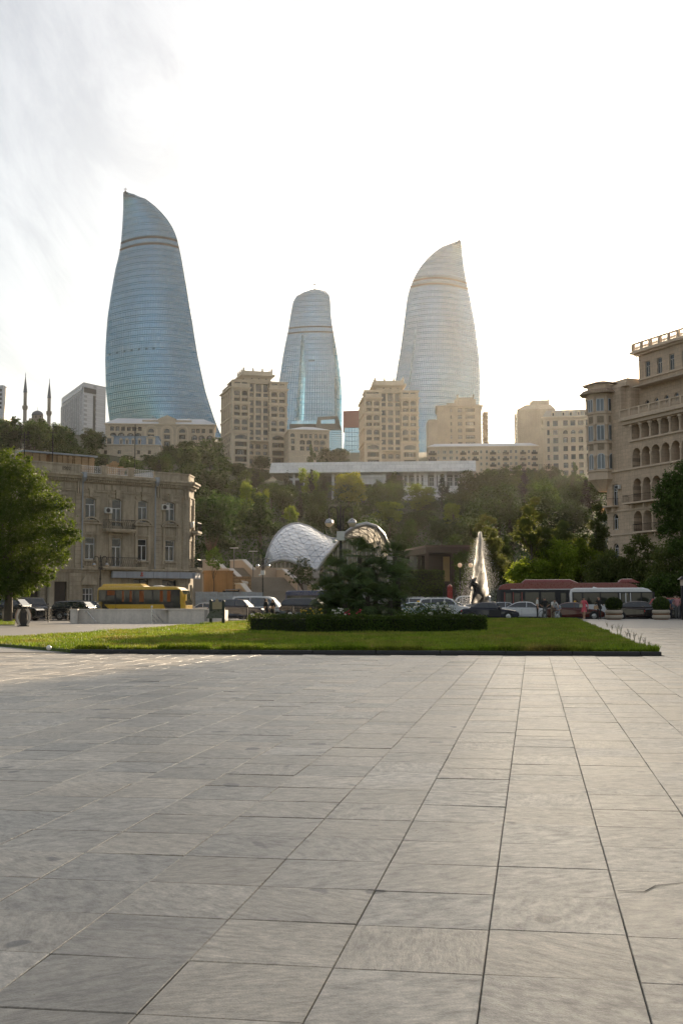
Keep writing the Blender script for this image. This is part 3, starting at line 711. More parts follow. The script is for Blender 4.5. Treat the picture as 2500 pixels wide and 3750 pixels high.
# ---- generic facade from picture measures: holes given in pixels at depth Y
def facade_frame(u0, v0, Y, rz, zdown): 
    o = P(u0, v0, Y); return o, Y/F
def px_building(name, label, u0, u1, vtop, vbot, Y, rz, holes, depth, mat_=STONE, fr=DFR, group=None, log=0.9, roof=None, cat='building', eave=0.5):
    """block whose front spans u0..u1 and vtop..vbot at depth Y; holes in pixels (u0,u1,v0,v1,rise_px,style)"""
    s = Y/F; o = P(u0, vtop, Y); c = math.cos(rz); zbase = P(u0, vbot, Y).z; H = o.z-zbase; W = (u1-u0)*s/c
    root = thing(name, label, cat, (o.x, o.y, zbase), rz, group)
    hs = [((a-u0)*s/c, (b-u0)*s/c, H-(v1-vtop)*s, H-(v0-vtop)*s, r_*s, st) for (a,b,v0,v1,r_,st) in holes]
    loggia_wall(root, 0, W, 0, H, hs, 0, mat_, log, fr=fr)
    m = MB(); m.box(0, W, log+0.2, depth, 0, H-0.02)
    m.face([(0,0,0),(0,log+0.2,0),(0,log+0.2,H),(0,0,H)][::-1]); m.face([(W,0,0),(W,log+0.2,0),(W,log+0.2,H),(W,0,H)]); m.face([(0,0,H),(W,0,H),(W,log+0.2,H),(0,log+0.2,H)])
    m.build('body', mat_, root)
    if eave:
        m = MB(); m.box(-eave, W+eave, -eave, depth+eave, H+0.01, H+0.01+eave*0.8); m.build('eaves', STONE2 if mat_ is STONE else mat_, root)
    if roof:
        zr, ins = roof; z0 = H+0.01+eave*0.8
        m = MB(); e = eave
        m.hexa([(-e,-e,z0),(W+e,-e,z0),(W+e,depth+e,z0),(-e,depth+e,z0)], [(ins,ins*0.8,z0+zr),(W-ins,ins*0.8,z0+zr),(W-ins,depth-ins*0.8,z0+zr),(ins,depth-ins*0.8,z0+zr)])
        m.build('roof', ROOFW, root)
    return root, W, H, s/c, s
# long limestone palace at the foot of the tallest tower (left wing, centre, right wing)
def row(us, w, v0, v1, r_=0, st='log'): return [(u, u+w, v0, v1, r_, st) for u in us]
r_, W, H, sx, s = px_building('palace', 'long limestone palace with three big arches at the foot of the tallest flame tower', 386, 786, 1553, 1680, 520, R(6),
    row((403,423,443,464,484,504),14,1561,1577)+row((403,432,465,493),23,1584,1602,6)+row((405,435,465,495),20,1612,1628)
    +row((700,717,737,765),13,1566,1582)+row((700,726,756),22,1590,1608,6)+row((541,599,655),22,1567,1582,9,'grid')+row((541,599,655),22,1589,1606)+row((541,599,655),22,1614,1632), 22, roof=(3.0, 5.0), group=None)
m = MB(); x0 = (519-386)*sx; x1 = (700-386)*sx; m.box(x0, x1, 0.9+0.25, 15, H, H+2.4); m.build('centre_parapet', STONE, r_)
m = MB(); xa, xb = (580-386)*sx, (641-386)*sx; m.box(xa, xb, -0.62, 0.85, H+0.5, H+2.5); m.prism_y([(xa-0.5,H+2.52),(xb+0.5,H+2.52),((xa+xb)/2,H+2.52+15*s)], -0.8, 4.0); m.build('pediment', STONE2, r_)
m = MB()
for u in (552, 610, 666):
    xc = (u-386)*sx; rad = 24*s; ap = arc_pts(xc-rad, xc+rad, H-25*s, rad, 14); ip = arc_pts(xc-rad*0.72, xc+rad*0.72, H-25*s, rad*0.72, 14)
    for i in range(14):
        m.hexa([(ap[i][0],-0.4,ap[i][1]),(ap[i+1][0],-0.4,ap[i+1][1]),(ap[i+1][0],-0.0,ap[i+1][1]),(ap[i][0],-0.0,ap[i][1])],[(ip[i][0],-0.4,ip[i][1]),(ip[i+1][0],-0.4,ip[i+1][1]),(ip[i+1][0],-0.0,ip[i+1][1]),(ip[i][0],-0.0,ip[i][1])])
    for q in (-1, 1): m.box(xc+q*rad*0.86-rad*0.13, xc+q*rad*0.86+rad*0.13, -0.39, 0, 0, H-25*s)
m.build('arch_surround', STONE2, r_)
# lower mansard house
BLUER = mat('blue_grey_slate', (0.25,0.32,0.40), 0.6, var=0.12, scale=0.4, blocks=(0.6,0.35,0.03,0.0))
r_, W, H, sx, s = px_building('mansard_house', 'low stone house with blue mansard roof and dormers below the palace', 368, 584, 1630, 1690, 400, R(5), row((380,430,500,540),12,1648,1662), 12, eave=0.35)
m = MB(); m.hexa([(-0.3,-0.3,H+0.3),(W+0.3,-0.3,H+0.3),(W+0.3,12.3,H+0.3),(-0.3,12.3,H+0.3)], [(0.5,0.8,H+3.1),(W-0.5,0.8,H+3.1),(W-0.5,11,H+3.1),(0.5,11,H+3.1)]); m.box(0.3,W-0.3,0.6,11.3,H+3.1,H+3.4); m.build('roof', BLUER, r_)
for u, w in ((388,24),(438,9),(460,9),(482,9),(505,9),(537,26)):
    xc = (u+w/2-368)*sx; ww = w*sx*1.25; hh = 1.7 if w < 15 else 2.5
    m = MB(); m.box(xc-ww/2, xc+ww/2, -0.25, 1.5, H+0.32, H+0.32+hh); m.prism_y([(xc-ww/2-0.2,H+0.34+hh),(xc+ww/2+0.2,H+0.34+hh),(xc,H+0.9+hh)], -0.45, 1.7)
    d = m.build('dormer', STONE2, r_); window(d, xc, H+0.5, ww*0.5, hh*0.75, -0.33, 0, 'double', DFR, GLD, 0.08)
# wing right of the left apartment house
r_, W, H, sx, s = px_building('annex', 'low limestone wing between the left apartment house and the white roofed hall', 1058, 1206, 1575, 1720, 470, R(9),
    row((1099,1115,1132,1152,1168,1186),11,1588,1604)+row((1098,1122,1150,1172),19,1610,1627,4)+row((1099,1122,1150,1172),16,1634,1650)+row((1066,),13,1606,1625)+row((1066,),13,1633,1650)+row((1062,),18,1586,1600,8,'grid'), 20, roof=(1.8,6.0), eave=0.4)
# stepped stone and glass podium of the middle tower, and the red block beside it
GRS = mat('grey_slate_cladding', (0.21,0.205,0.18), 0.75, var=0.15, scale=0.1, fine=0.15, fscale=1.2, blocks=(2.0,0.5,0.03,0.4))
BGL = tower_glass('podium_glass', (0.32,0.48,0.56), (0.42,0.56,0.62))
root = thing('podium', 'slanted grey stone and glass block at the foot of the middle tower', 'building', P(1160, 1680, 700)); o = Vector(root.location)
def loc(u, v, Y): return P(u, v, Y)-o
m = MB()
def slab(m, q, Y0, Y1):
    A = [loc(u, v, Y0) for u, v in q]; B = [loc(u, v, Y0)+Vector((0,Y1-Y0,0)) for u, v in q]; n = len(q)
    m.mesh(A+B, [tuple(range(n)), tuple(range(2*n-1,n-1,-1))]+[((i+1)%n, i, i+n, (i+1)%n+n) for i in range(n)])
slab(m, [(1156,1571),(1163,1527),(1236,1523),(1250,1571)], 700, 720); m.build('stone_box', GRS, root)
m = MB(); slab(m, [(1175,1551),(1175,1538),(1226,1535),(1226,1551)], 699.6, 699.9); m.build('strip_window', BGL, root)
m = MB(); slab(m, [(1194,1680),(1196,1572),(1249,1572),(1256,1680)], 702, 722); m.build('glass_wall', BGL, root)
m = MB()
for v in range(1576, 1660, 7): slab(m, [(1195,v+1),(1195,v),(1254,v),(1254,v+1)], 701.6, 702.1)
m.build('transom', TMU, root)
m = MB(); slab(m, [(1060,1640),(1060,1552),(1157,1552),(1157,1640)], 706, 725); m.build('stair_block', mat('dark_cladding',(0.07,0.065,0.06),0.6), root)
m = MB()
for u in range(1068, 1158, 9): slab(m, [(u,1552),(u,1540+6*(u<1095)*(1095-u)/27),(u+8,1540),(u+8,1552)], 705, 705.15)
m.build('glass_balustrade', BGL, root)
REDC = mat('red_cladding', (0.20,0.045,0.04), 0.6, var=0.08, scale=0.1)
root = thing('red_block', 'dark red cladding box over a glass front behind the right apartment house', 'building', P(1256, 1700, 690)); o = Vector(root.location)
m = MB(); slab(m, [(1256,1565),(1256,1505),(1320,1502),(1320,1565)], 690, 712); m.build('red_box', REDC, root)
m = MB(); slab(m, [(1252,1700),(1262,1566),(1320,1566),(1320,1700)], 691, 711); m.build('glass_front', BGL, root)
m = MB()
for u in range(1268, 1320, 10): slab(m, [(u,1700),(u,1567),(u+1,1567),(u+1,1700)], 690.5, 690.95)
for v in range(1582, 1660, 16): slab(m, [(1262,v+1),(1262,v),(1319,v),(1319,v+1)], 690.45, 690.9)
m.build('mullion', TMU, root)
# ---- unfinished apartment house behind, with scaffold
STONE3 = mat('raw_stone', (0.40,0.34,0.26), 0.9, var=0.2, scale=0.15, fine=0.15, fscale=2, streak=0.2)
hl = []
for r0 in range(6):
    v = 1496+r0*25
    hl += [(1648,1654,v,v+14,0,'log'),(1675,1691,v,v+15,0,'log'),(1703,1738,v,v+14,0,'log')]
r_, W, H, sx, s = px_building('apartment_house', 'unfinished hazy apartment house with scaffold beside the right flame tower', 1600, 1762, 1490, 1700, 600, R(-4), hl, 24, STONE3, eave=0.8, cat='apartment building')
m = MB(); m.box(9,20,3,16,H,H+4.2); m.box(10,19,4,15,H+4.2,H+5.4); m.box(5,9,3,16,H,H+2.4); m.box(W-5,W-1,3,16,H,H+1.5)
for x in (10.3,18.5): m.box(x,x+0.7,4.2,5.0,H+5.4,H+7)
m.build('attic', STONE3, r_)
m = MB()
for x in (W+1.2, W+3.4):
    for y in (1, 8, 15): m.box(x-0.12,x+0.12,y-0.12,y+0.12,0,H-2)
for i in range(12):
    z = H-3-i*2.2; m.box(W+0.9,W+3.7,0.6,15.4,z,z+0.16); m.tube([(W+1.2,1,z),(W+3.4,1,z+2.1)],0.08,4)
m.build('scaffold', mat('scaffold_steel',(0.28,0.22,0.15),0.7), r_)
r_, W, H, sx, s = px_building('stone_shed', 'small dark stone block left of the unfinished apartment house', 1568, 1602, 1536, 1700, 590, 0, [], 16, STONE3, eave=0)
# ---- long five storey house with balconies
BEIGE = mat('beige_render', (0.62,0.525,0.40), 0.9, var=0.12, scale=0.15, fine=0.08, streak=0.15)
hl = []; bal = []
pat = [(1573,20,1),(1600,8,0),(1620,13,0),(1644,13,0),(1668,9,0),(1689,12,1),(1712,9,0),(1733,13,1),(1757,8,0),(1777,9,0),(1798,12,1),(1821,9,0),(1844,12,1),(1865,9,0),(1884,9,0),(1908,11,1),(1931,9,0),(1949,12,1)]
for r0 in range(4):
    v = 1650+r0*22.5
    for u, w, b in pat:
        if r0 >= 2 and u < 1745: continue
        hl.append((u, u+w, v, v+(12 if not b else 14), 0, 'double'))
        if b: bal.append((u-5, u+w+5, v+9, v+17))
WFAR = mat('pale_window_frame', (0.5,0.47,0.42), 0.6)
r_, W, H, sx, s = px_building('long_house', 'long beige five storey house with small balconies on the hill', 1568, 1968, 1640, 1790, 430, R(-3), hl, 12, BEIGE, fr=WFAR, log=0.4, eave=0.5, roof=(1.3,2.5), cat='apartment building')
for a, b, v0, v1 in bal:
    x0, x1, z0, z1 = (a-1568)*sx, (b-1568)*sx, H-(v1-1640)*s, H-(v0-1640)*s
    m = MB(); m.box(x0,x1,-0.9,-0.005,z0,z0+0.15); m.box(x0,x1,-0.9,-0.84,z0+0.15,z1); m.box(x0,x0+0.05,-0.84,-0.005,z0+0.15,z1); m.box(x1-0.05,x1,-0.84,-0.005,z0+0.15,z1); m.build('balcony', DARKIN, r_)
# ---- classical hotel at right with mansard dormers, and the dark block behind it
STONE4 = mat('cream_stone', (0.62,0.535,0.415), 0.85, var=0.1, scale=0.15, fine=0.08, streak=0.1)
hl = []
for i, u in enumerate((2058,2084,2111,2138)): hl += [(u,u+18,1542,1562,0,'grid')]
for u, w in ((2001,9),(2022,18)):
    hl += [(u,u+w,1542,1562,0,'grid')]+[(u,u+w,v,v+20,0,'grid') for v in (1575,1606,1637,1668,1700)]
for u in (2058,2085,2112,2140):
    hl += [(u,u+16,1577,1592,7,'log')]+[(u,u+16,v,v+20,0,'log') for v in (1604,1636,1667,1698,1727)]
r_, W, H, sx, s = px_building('grand_house', 'cream classical apartment house with mansard roof behind the right hand trees', 1988, 2200, 1533, 1790, 430, R(-12), hl, 20, STONE4, eave=0.7, cat='apartment building')
m = MB()
for v, pr in ((1567,0.7),(1536,0.35)): z = H-(v-1533)*s; m.box(-0.5,W+0.5,-pr,-0.01,z-0.5,z)
for u in (1994,2014,2044,2078,2105,2132): x=(u-1988)*sx; m.box(x-0.3,x+0.3,-0.3,-0.012,0,H-(1568-1533)*s-0.5)
m.build('cornice', STONE4, r_)
m = MB(); z0 = H+0.6; m.hexa([(-0.2,-0.2,z0),(W,-0.2,z0),(W,20,z0),(-0.2,20,z0)],[(1,1.6,z0+2.6),(W-1,1.6,z0+2.6),(W-1,18,z0+2.6),(1,18,z0+2.6)]); m.build('roof', mat('grey_mansard',(0.33,0.31,0.28),0.6), r_)
for u in (2024,2060,2086,2114,2140):
    x = (u-1988)*sx; m = MB(); m.box(x-0.6,x+0.6,0.0,2.0,z0+0.02,z0+1.6); m.prism_y([(x-0.8,z0+1.62),(x+0.8,z0+1.62),(x,z0+2.2)],-0.1,2.0); d = m.build('dormer', STONE4, r_); window(d, x, z0+0.3, 0.7, 1.1, -0.08, 0, 'double', DFR, GLD, 0.08)
m = MB()
for j in range(5): m.box(-0.3,-0.01,1+j*4.2,2+j*4.2,0,H-3)
for c in (H-3,H-0.8): m.box(-0.7,-0.012,0,20,c,c+0.7)
m.build('side_pilaster', STONE4, r_)
hl = []
r_, W, H, sx, s = px_building('tower_block', 'dark unfinished block behind the cream classical house', 1892, 2030, 1500, 1700, 540, R(-8), [], 22, STONE3, eave=0, cat='apartment building')
m = MB(); m.hexa([(0,0,H),(W,0,H),(W,20,H),(0,20,H)],[(4,3,H+2.6),(W-2,3,H+2.6),(W-2,17,H+2.6),(4,17,H+2.6)]); m.box(7,15,5,12,H+2.6,H+5.0); m.box(6,7,5,6,H+2.6,H+4.3); m.box(14.5,15.2,5,6,H+5.0,H+6.2); m.build('roof_block', STONE3, r_)
m = MB()
for y in (1,8,15): m.box(-1.0,-0.85,y,y+0.15,0,H-1)
for i in range(14): m.box(-1.1,-0.2,0.5,15.5,H-2-i*1.9,H-1.9-i*1.9)
m.build('scaffold', MATS['scaffold_steel'], r_)
# ---- white hotel slab at left
WHT = mat('white_panel', (0.62,0.63,0.66), 0.6, var=0.05, scale=0.1, blocks=(1.6,1.2,0.05,-0.6))
GREYP = mat('grey_spandrel', (0.23,0.25,0.27), 0.5, var=0.1)
Y = 600; o = P(306, 1399, Y)
root = thing('hotel_slab', 'white panelled hotel slab with dark top storey left of the tallest tower', 'building', (o.x, o.y, o.z-42))
C = P(306,1399,Y); Lc = P(226,1428,Y+48); Rc = P(388,1407,Y+14)
def pr_(a, b, z0, z1, out0, out1):
    """box standing on the line a-b"""
    d = Vector((b.x-a.x, b.y-a.y, 0)); n = Vector((d.y, -d.x, 0)).normalized()
    q = [a+n*out1, b+n*out1, b+n*out0, a+n*out0]; O = Vector(root.location)
    return [Vector((p.x-O.x, p.y-O.y, z0-O.z)) for p in q], [Vector((p.x-O.x, p.y-O.y, z1-O.z)) for p in q]
ztop = C.z; zb = C.z-42
bk = Lc+(Rc-C)
O = Vector(root.location); m = MB()
m.prism_z([(p.x-O.x, p.y-O.y) for p in (C, Rc, bk, Lc)], zb-O.z, ztop-O.z); m.build('body', WHT, root)
def part_on(a, b, f0, f1, z0, z1, o0, o1, nm, mt):
    A = a+(b-a)*f0; B = a+(b-a)*f1; m = MB(); lo, hi = pr_(A, B, z0, z1, o0, o1); m.hexa(lo, hi); return m.build(nm, mt, root)
s = Y/F
part_on(Lc, C, 0.06, 0.97, ztop-23*s, ztop-15*s, 0, 0.25, 'top_window', GLD)
part_on(Lc, C, 0.06, 0.97, ztop-38*s, ztop-23.5*s, 0, 0.2, 'spandrel', GREYP)
for i in range(9): part_on(Lc, C, 0.07+i*0.093, 0.135+i*0.093, zb, ztop-42*s, 0, 0.22, 'window_strip', GREYP)
for i in range(10): part_on(Lc, C, 0.045+i*0.0955, 0.068+i*0.0955, zb, ztop-39*s, 0, 0.9, 'fin', WHT)
part_on(C, Rc, 0.02, 0.55, ztop-37*s, ztop-18*s, 0, 0.25, 'corner_glazing', mat('dark_glazing', (0.035,0.035,0.04), 0.3))
part_on(C, Rc, 0.43, 0.53, zb, ztop-44*s, 0, 0.25, 'stair_glazing', MATS['dark_glazing'])
part_on(C, Rc, 0.0, 0.4, zb, ztop-43*s, 0, 0.5, 'end_panel', WHT)
# slab at the very left edge
r_, W, H, sx, s = px_building('edge_block', 'pale slab building cut off by the left edge above the trees', -60, 13, 1412, 1560, 610, 0, [(u, u+8, v, v+10, 0, 'double') for u in (-12,0) for v in range(1424,1500,16)], 16, WHT, eave=0.2, log=0.3)
# ---- mosque with two minarets
MST = mat('mosque_stone', (0.33,0.29,0.24), 0.85, var=0.15, scale=0.2, streak=0.15); LEAD = mat('lead_sheet', (0.16,0.165,0.18), 0.5, 0.2, var=0.1)
Y = 560; s = Y/F; o = P(126, 1483, Y); zg = ground_z(o.x, Y)-1
root = thing('mosque', 'small domed mosque among the trees at the left', 'mosque', (o.x, Y+6, zg)); zd = o.z-zg-1.6
m = MB(); m.box(-4.5,4.5,-4,4,0,zd-5.6); m.box(-3.3,3.3,-3.3,3.3,zd-5.6,zd-4.4); m.build('prayer_hall', MST, root)
m = MB(); m.lathe([(2.7,zd-4.4),(2.7,zd-2.6)], 12); m.build('drum', MST, root)
m = MB(); m.lathe([(2.85*math.cos(a), zd-2.6+2.5*math.sin(a)) for a in [i*math.pi/16 for i in range(8)]]+[(0.1,zd),(0.06,zd+1.6)], 16); m.build('dome', LEAD, root, True)
for i in range(8):
    a = i*math.pi/4; window(root, 2.72*math.cos(a), zd-4.1, 0.6, 1.2, 2.72*math.sin(a), 0.28, 'double', DFR, GLD, 0.08, rz=a+math.pi/2)
for u, vt, lb in ((104,1371,'left and taller minaret with pointed cap'), (187,1389,'right hand minaret with pointed cap nearer the hotel')):
    q = P(u, vt, Y); base = ground_z(q.x, Y)-1; ht = q.z-base
    mr_ = thing('minaret', lb, 'minaret', (q.x, Y-5 if u < 150 else Y-3, base), 0, 'minarets')
    zb_ = ht-10.2-17.0
    m = MB(); m.lathe([(1.2,0),(1.2,max(2,zb_-8)),(0.95,zb_-4),(0.88,ht-17.3)], 12); m.build('shaft', MST, mr_, True)
    m = MB(); zz_ = ht-17.2; m.lathe([(0.88,zz_-1.1),(1.35,zz_),(1.35,zz_+1.1),(1.25,zz_+1.1),(1.25,zz_+0.2),(0.8,zz_+0.2)], 12); m.build('balcony', MST, mr_)
    m = MB(); m.lathe([(0.82,zz_),(0.8,ht-9.6)], 12); m.build('upper_shaft', MST, mr_, True)
    m = MB(); m.lathe([(1.0,ht-9.7),(0.1,ht-1.7),(0.16,ht-1.3),(0.04,ht)], 12); m.build('cap', LEAD, mr_)
# ---- white museum hall with overhanging slab roof
MARB = mat('white_marble', (0.80,0.80,0.80), 0.6, var=0.10, scale=0.3, fine=0.08, streak=0.2, blocks=(2.4,1.2,0.03,-0.05))
Y = 330; s = Y/F; rz = R(-4); o = P(990, 1840, Y)
root = thing('exhibition_hall', 'long white columned hall with overhanging slab roof among the hillside trees', 'hall', (o.x, o.y, o.z), rz)
def lz(v): return (1840-v)*s
W = 750*s/math.cos(rz)
m = MB(); m.hexa([(1.2,0.8,lz(1737)),(W-2.0,0.8,lz(1737)),(W-2.0,19,lz(1737)),(1.2,19,lz(1737))],[(-0.3,-0.9,lz(1733)),(W,-0.9,lz(1733)),(W,20,lz(1733)),(-0.3,20,lz(1733))]); m.build('roof_soffit', MARB, root)
for i in range(16):
    x0 = -0.3+(W+0.3)*i/16; x1 = -0.3+(W+0.3)*(i+1)/16
    m = MB(); m.hexa([(x0+0.02,-0.9,lz(1732.6)),(x1-0.02,-0.9,lz(1732.6)),(x1-0.02,20,lz(1732.6)),(x0+0.02,20,lz(1732.6))],[(x0+0.02+(0.5 if i==0 else 0),0.2,lz(1693)),(x1-0.02,0.2,lz(1693)),(x1-0.02,19,lz(1693)),(x0+0.02+(0.5 if i==0 else 0),19,lz(1693))]); m.build('roof_panel', MARB, root)
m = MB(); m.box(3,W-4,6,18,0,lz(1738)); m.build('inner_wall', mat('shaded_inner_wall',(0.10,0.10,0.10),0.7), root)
for u, w in ((1071,7),(1110,5),(1160,5),(1215,8),(1255,6),(1320,6),(1362,6),(1406,8),(1475,5),(1492,5),(1517,8),(1535,8),(1550,10),(1558,9),(1590,9),(1603,8),(1628,8),(1659,4),(1678,4),(1690,6)):
    x = (u-990)*s; m = MB(); m.box(x, x+w*s, 0.9, 2.3, 0, lz(1737)); m.build('column', MARB, root)
for u in (1482,1505,1528,1545,1575,1615,1642,1668): window(root, (u-990)*s+0.5, lz(1800), 1.35, 4.2, 5.9, 0, 'cross', MARB, GLD, 0.1)
m = MB(); x0 = (1318-990)*s; x1 = (1412-990)*s; m.box(x0+0.65,x1-0.0,0.86,0.89,lz(1775),lz(1740)); m.box(x0+1.2,x1-1.2,0.3,0.85,lz(1752),lz(1743)); m.build('portal', MARB, root)
m = MB(); x0 = (1470-990)*s; x1 = (1712-990)*s; m.box(x0,x1,0.1,0.5,lz(1790),lz(1785)); m.box(x0,x1,0.0,0.85,lz(1840),lz(1792))
for i in range(40): x = x0+(x1-x0)*i/40; m.box(x+0.1,x+0.3,0.2,0.4,lz(1792),lz(1790))
m.build('terrace_wall', MARB, root)
m = MB(); x0 = (1046-990)*s; m.box(x0,x0+50*s,0.95,1.8,lz(1757),lz(1750)); m.build('cross_beam', MARB, root)
# ================================================================== old three storey house at the left (dated 1902)
OLD = mat('sooty_limestone', (0.37,0.32,0.24), 0.9, var=0.22, scale=0.35, fine=0.14, fscale=5, streak=0.38, dirt=((0.13,0.115,0.09),0.5,0.6), bump=0.15, bscale=12)
OLD2 = mat('sooty_limestone_trim', (0.42,0.36,0.27), 0.9, var=0.2, scale=0.5, fine=0.12, streak=0.35, dirt=((0.12,0.105,0.085),0.8,0.6))
BRICK = mat('roof_brick', (0.42,0.29,0.165), 0.9, var=0.2, scale=1.0, blocks=(0.26,0.085,0.012,0.7))
ZINC = mat('zinc_sheet', (0.30,0.33,0.37), 0.45, 0.4, var=0.12)
RZL = R(40.0); cL, sL = math.cos(RZL), math.sin(RZL)
CR = P(690, 2000, 130.0); CR.z = 0
LEN = 30.0
OL = CR - Vector((cL, sL, 0))*LEN
oldh = thing('old_house', 'sooty three storey limestone house dated 1902 with iron balconies', 'house', (OL.x, OL.y, -0.13), RZL)
def LB(u, v):
    d = ray(u, v); k = d.x/d.y
    t = (k*OL.y - OL.x)/(cL - k*sL)      # point OL + t*(cL,sL) seen at u
    Y = OL.y + t*sL
    return t, P(u, v, Y).z + 0.13
def lx(u): return LB(u, 2000)[0]
ZC = LB(600, 1776)[1]                # underside of the main cornice
Z2 = LB(600, 2085)[1]                # string course over the ground floor
DEP = 14.0
holes = []; w3 = []; w2 = []
cols3 = [((u0+u1)/2) for u0, u1 in ((313,347),(411,443),(507,537),(608,637))]
xc3 = [lx(u) for u in cols3]
bay = (xc3[2]-xc3[0])/2
xcl = [xc3[0]-bay*1.18-bay*k for k in range(4)][::-1]   # bays behind the tree
WW = 1.18
za0, za1 = LB(330,1903)[1], LB(330,1822)[1]; zb0, zb1 = LB(330,2048)[1], LB(330,1967)[1]
for x in xcl+xc3:
    door = abs(x-xc3[1]) < 0.1
    holes.append((x-WW/2, x+WW/2, za0-(0.85 if door else 0), za1, 0.16)); holes.append((x-WW/2, x+WW/2, zb0-(0.7 if door else 0), zb1, 0))
gx = lambda u: lx(u)
holes += [(gx(305), gx(345), LB(330,2212)[1]-0.6, LB(330,2153)[1], 0), (gx(202), gx(247), 0.15, LB(225,2130)[1], 0), (gx(93), gx(145), 0.15, LB(120,2120)[1], 0),
          (gx(490), gx(545), 0.4, LB(520,2122)[1], 0), (gx(595), gx(648), 0.4, LB(620,2125)[1], 0), (gx(-10), gx(42), 0.9, LB(20,2148)[1], 0)]
m = MB(); wall_holes(m, 0, LEN, 0, ZC+0.3, holes, 0, 0.32); m.build('wall', OLD, oldh)
m = MB(); m.box(0, LEN-0.2, 0.45, DEP, 0, ZC+0.2); m.build('inner_block', mat('dim_room', (0.03,0.028,0.025), 0.9), oldh)
for i, x in enumerate(xcl+xc3):
    door = abs(x-xc3[1]) < 0.1
    window(oldh, x, za0-(0.85 if door else 0), WW-0.02, za1-za0+(0.83 if door else -0.02), 0.2, 0.15, 'tee' if i != 7 else 'cross', WFR, GLS, 0.075)
    window(oldh, x, zb0-(0.7 if door else 0), WW-0.02, zb1-zb0+(0.68 if door else -0.02), 0.2, 0, 'tee', WFR, GLS, 0.075)
hw = holes[-6]; window(oldh, (hw[0]+hw[1])/2, hw[2], hw[1]-hw[0]-0.05, hw[3]-hw[2]-0.03, 0.2, 0, 'grid', WFR, GLS, 0.08)
hw = holes[-1]; window(oldh, (hw[0]+hw[1])/2, hw[2], hw[1]-hw[0]-0.05, hw[3]-hw[2]-0.03, 0.1, 0, 'grid', WFR, glassmat('shop_glass', (0.06,0.10,0.12)), 0.14)
DOORW = mat('dark_door_wood', (0.025,0.018,0.014), 0.6)
for q in (-5, -4):
    hw = holes[q]; d = MB(); d.box(hw[0]+0.02, hw[1]-0.02, 0.28, 0.36, hw[2], hw[3]-0.02)
    xm = (hw[0]+hw[1])/2; d.box(xm-0.03, xm+0.03, 0.25, 0.28, hw[2], hw[3]-0.03)
    for a in (-1, 1):
        for z in (0.3, 1.6): d.box(xm+a*(hw[1]-hw[0])*0.25-0.3, xm+a*(hw[1]-hw[0])*0.25+0.3, 0.255, 0.28, hw[2]+z, hw[2]+z+1.1)
    dd = d.build('door', DOORW, oldh)
    h_ = MB(); h_.ball((xm+0.12, 0.22, hw[2]+1.05), 0.04); h_.build('handle', STEEL, dd)
for q in (-3, -2):
    hw = holes[q]; window(oldh, (hw[0]+hw[1])/2, hw[2], hw[1]-hw[0]-0.03, hw[3]-hw[2]-0.02, 0.25, 0, 'double', DFR, GLS, 0.08, 'shop_window')
# window surrounds, keystones, pediments, panels, balusters
for i, x in enumerate(xcl+xc3):
    m = MB(); e = WW/2
    for s_ in (-1, 1): m.box(x+s_*(e+0.22)-0.17, x+s_*(e+0.22)+0.17, -0.09, -0.004, za0-0.15, za1-0.1)
    m.box(x-e-0.4, x+e+0.4, -0.11, -0.004, za1+0.16, za1+0.4); m.box(x-0.24, x+0.24, -0.26, -0.005, za1+0.05, za1+0.75); m.box(x-0.33, x+0.33, -0.32, -0.006, za1+0.75, za1+0.92)
    m.build('window_surround', OLD2, oldh)
    m = MB(); m.box(x-e-0.35, x+e+0.35, -0.22, -0.005, za0-0.16, za0-0.02); m.build('sill', OLD2, oldh)
    if not (abs(x-xc3[1]) < 0.1):
        m = MB(); zp = zb1+1.55; ap = arc_pts(x-e-0.55, x+e+0.55, zp, 0.62, 10); ip = arc_pts(x-e-0.34, x+e+0.34, zp, 0.44, 10)
        for k in range(10):
            m.hexa([(ap[k][0],-0.3,ap[k][1]),(ap[k+1][0],-0.3,ap[k+1][1]),(ap[k+1][0],-0.006,ap[k+1][1]),(ap[k][0],-0.006,ap[k][1])],[(ip[k][0],-0.3,ip[k][1]),(ip[k+1][0],-0.3,ip[k+1][1]),(ip[k+1][0],-0.006,ip[k+1][1]),(ip[k][0],-0.006,ip[k][1])])
        m.box(x-e-0.6, x+e+0.6, -0.3, -0.006, zp-0.16, zp); m.build('pediment', OLD2, oldh)
    m = MB(); m.box(x-e+0.02, x+e-0.02, -0.07, -0.004, zb1+0.55, zb1+1.3)
    for s_ in (-1, 1): m.box(x+s_*(e+0.2)-0.15, x+s_*(e+0.2)+0.15, -0.12, -0.005, zb0-0.4, zb1+1.38)
    m.box(x-e-0.4, x+e+0.4, -0.16, -0.006, zb1+0.25, zb1+0.42); m.build('window_surround', OLD2, oldh)
    if not (abs(x-xc3[1]) < 0.1):
        m = MB(); m.box(x-e-0.2, x+e+0.2, -0.28, -0.006, zb0-0.2, zb0-0.04); m.box(x-e-0.2, x+e+0.2, -0.24, -0.006, Z2+0.02, Z2+0.2)
        hb = zb0-0.2-(Z2+0.2)
        for k in range(6): m.lathe([(0.05,0),(0.085,hb*0.3),(0.045,hb*0.7),(0.06,hb)], 6, (x-e+WW*(k+0.5)/6, -0.14, Z2+0.2))
        m.build('baluster_panel', OLD2, oldh)
def course(z0, z1, pr, nm, x0=0, x1=LEN, ends=True):
    m = MB(); m.box(x0, x1, -pr, -0.003, z0, z1); return m.build(nm, OLD2, oldh)
course(ZC+0.02, ZC+0.28, 0.55, 'cornice'); course(ZC+0.28, ZC+0.5, 0.75, 'cornice'); course(ZC-0.28, ZC+0.0, 0.25, 'cornice')
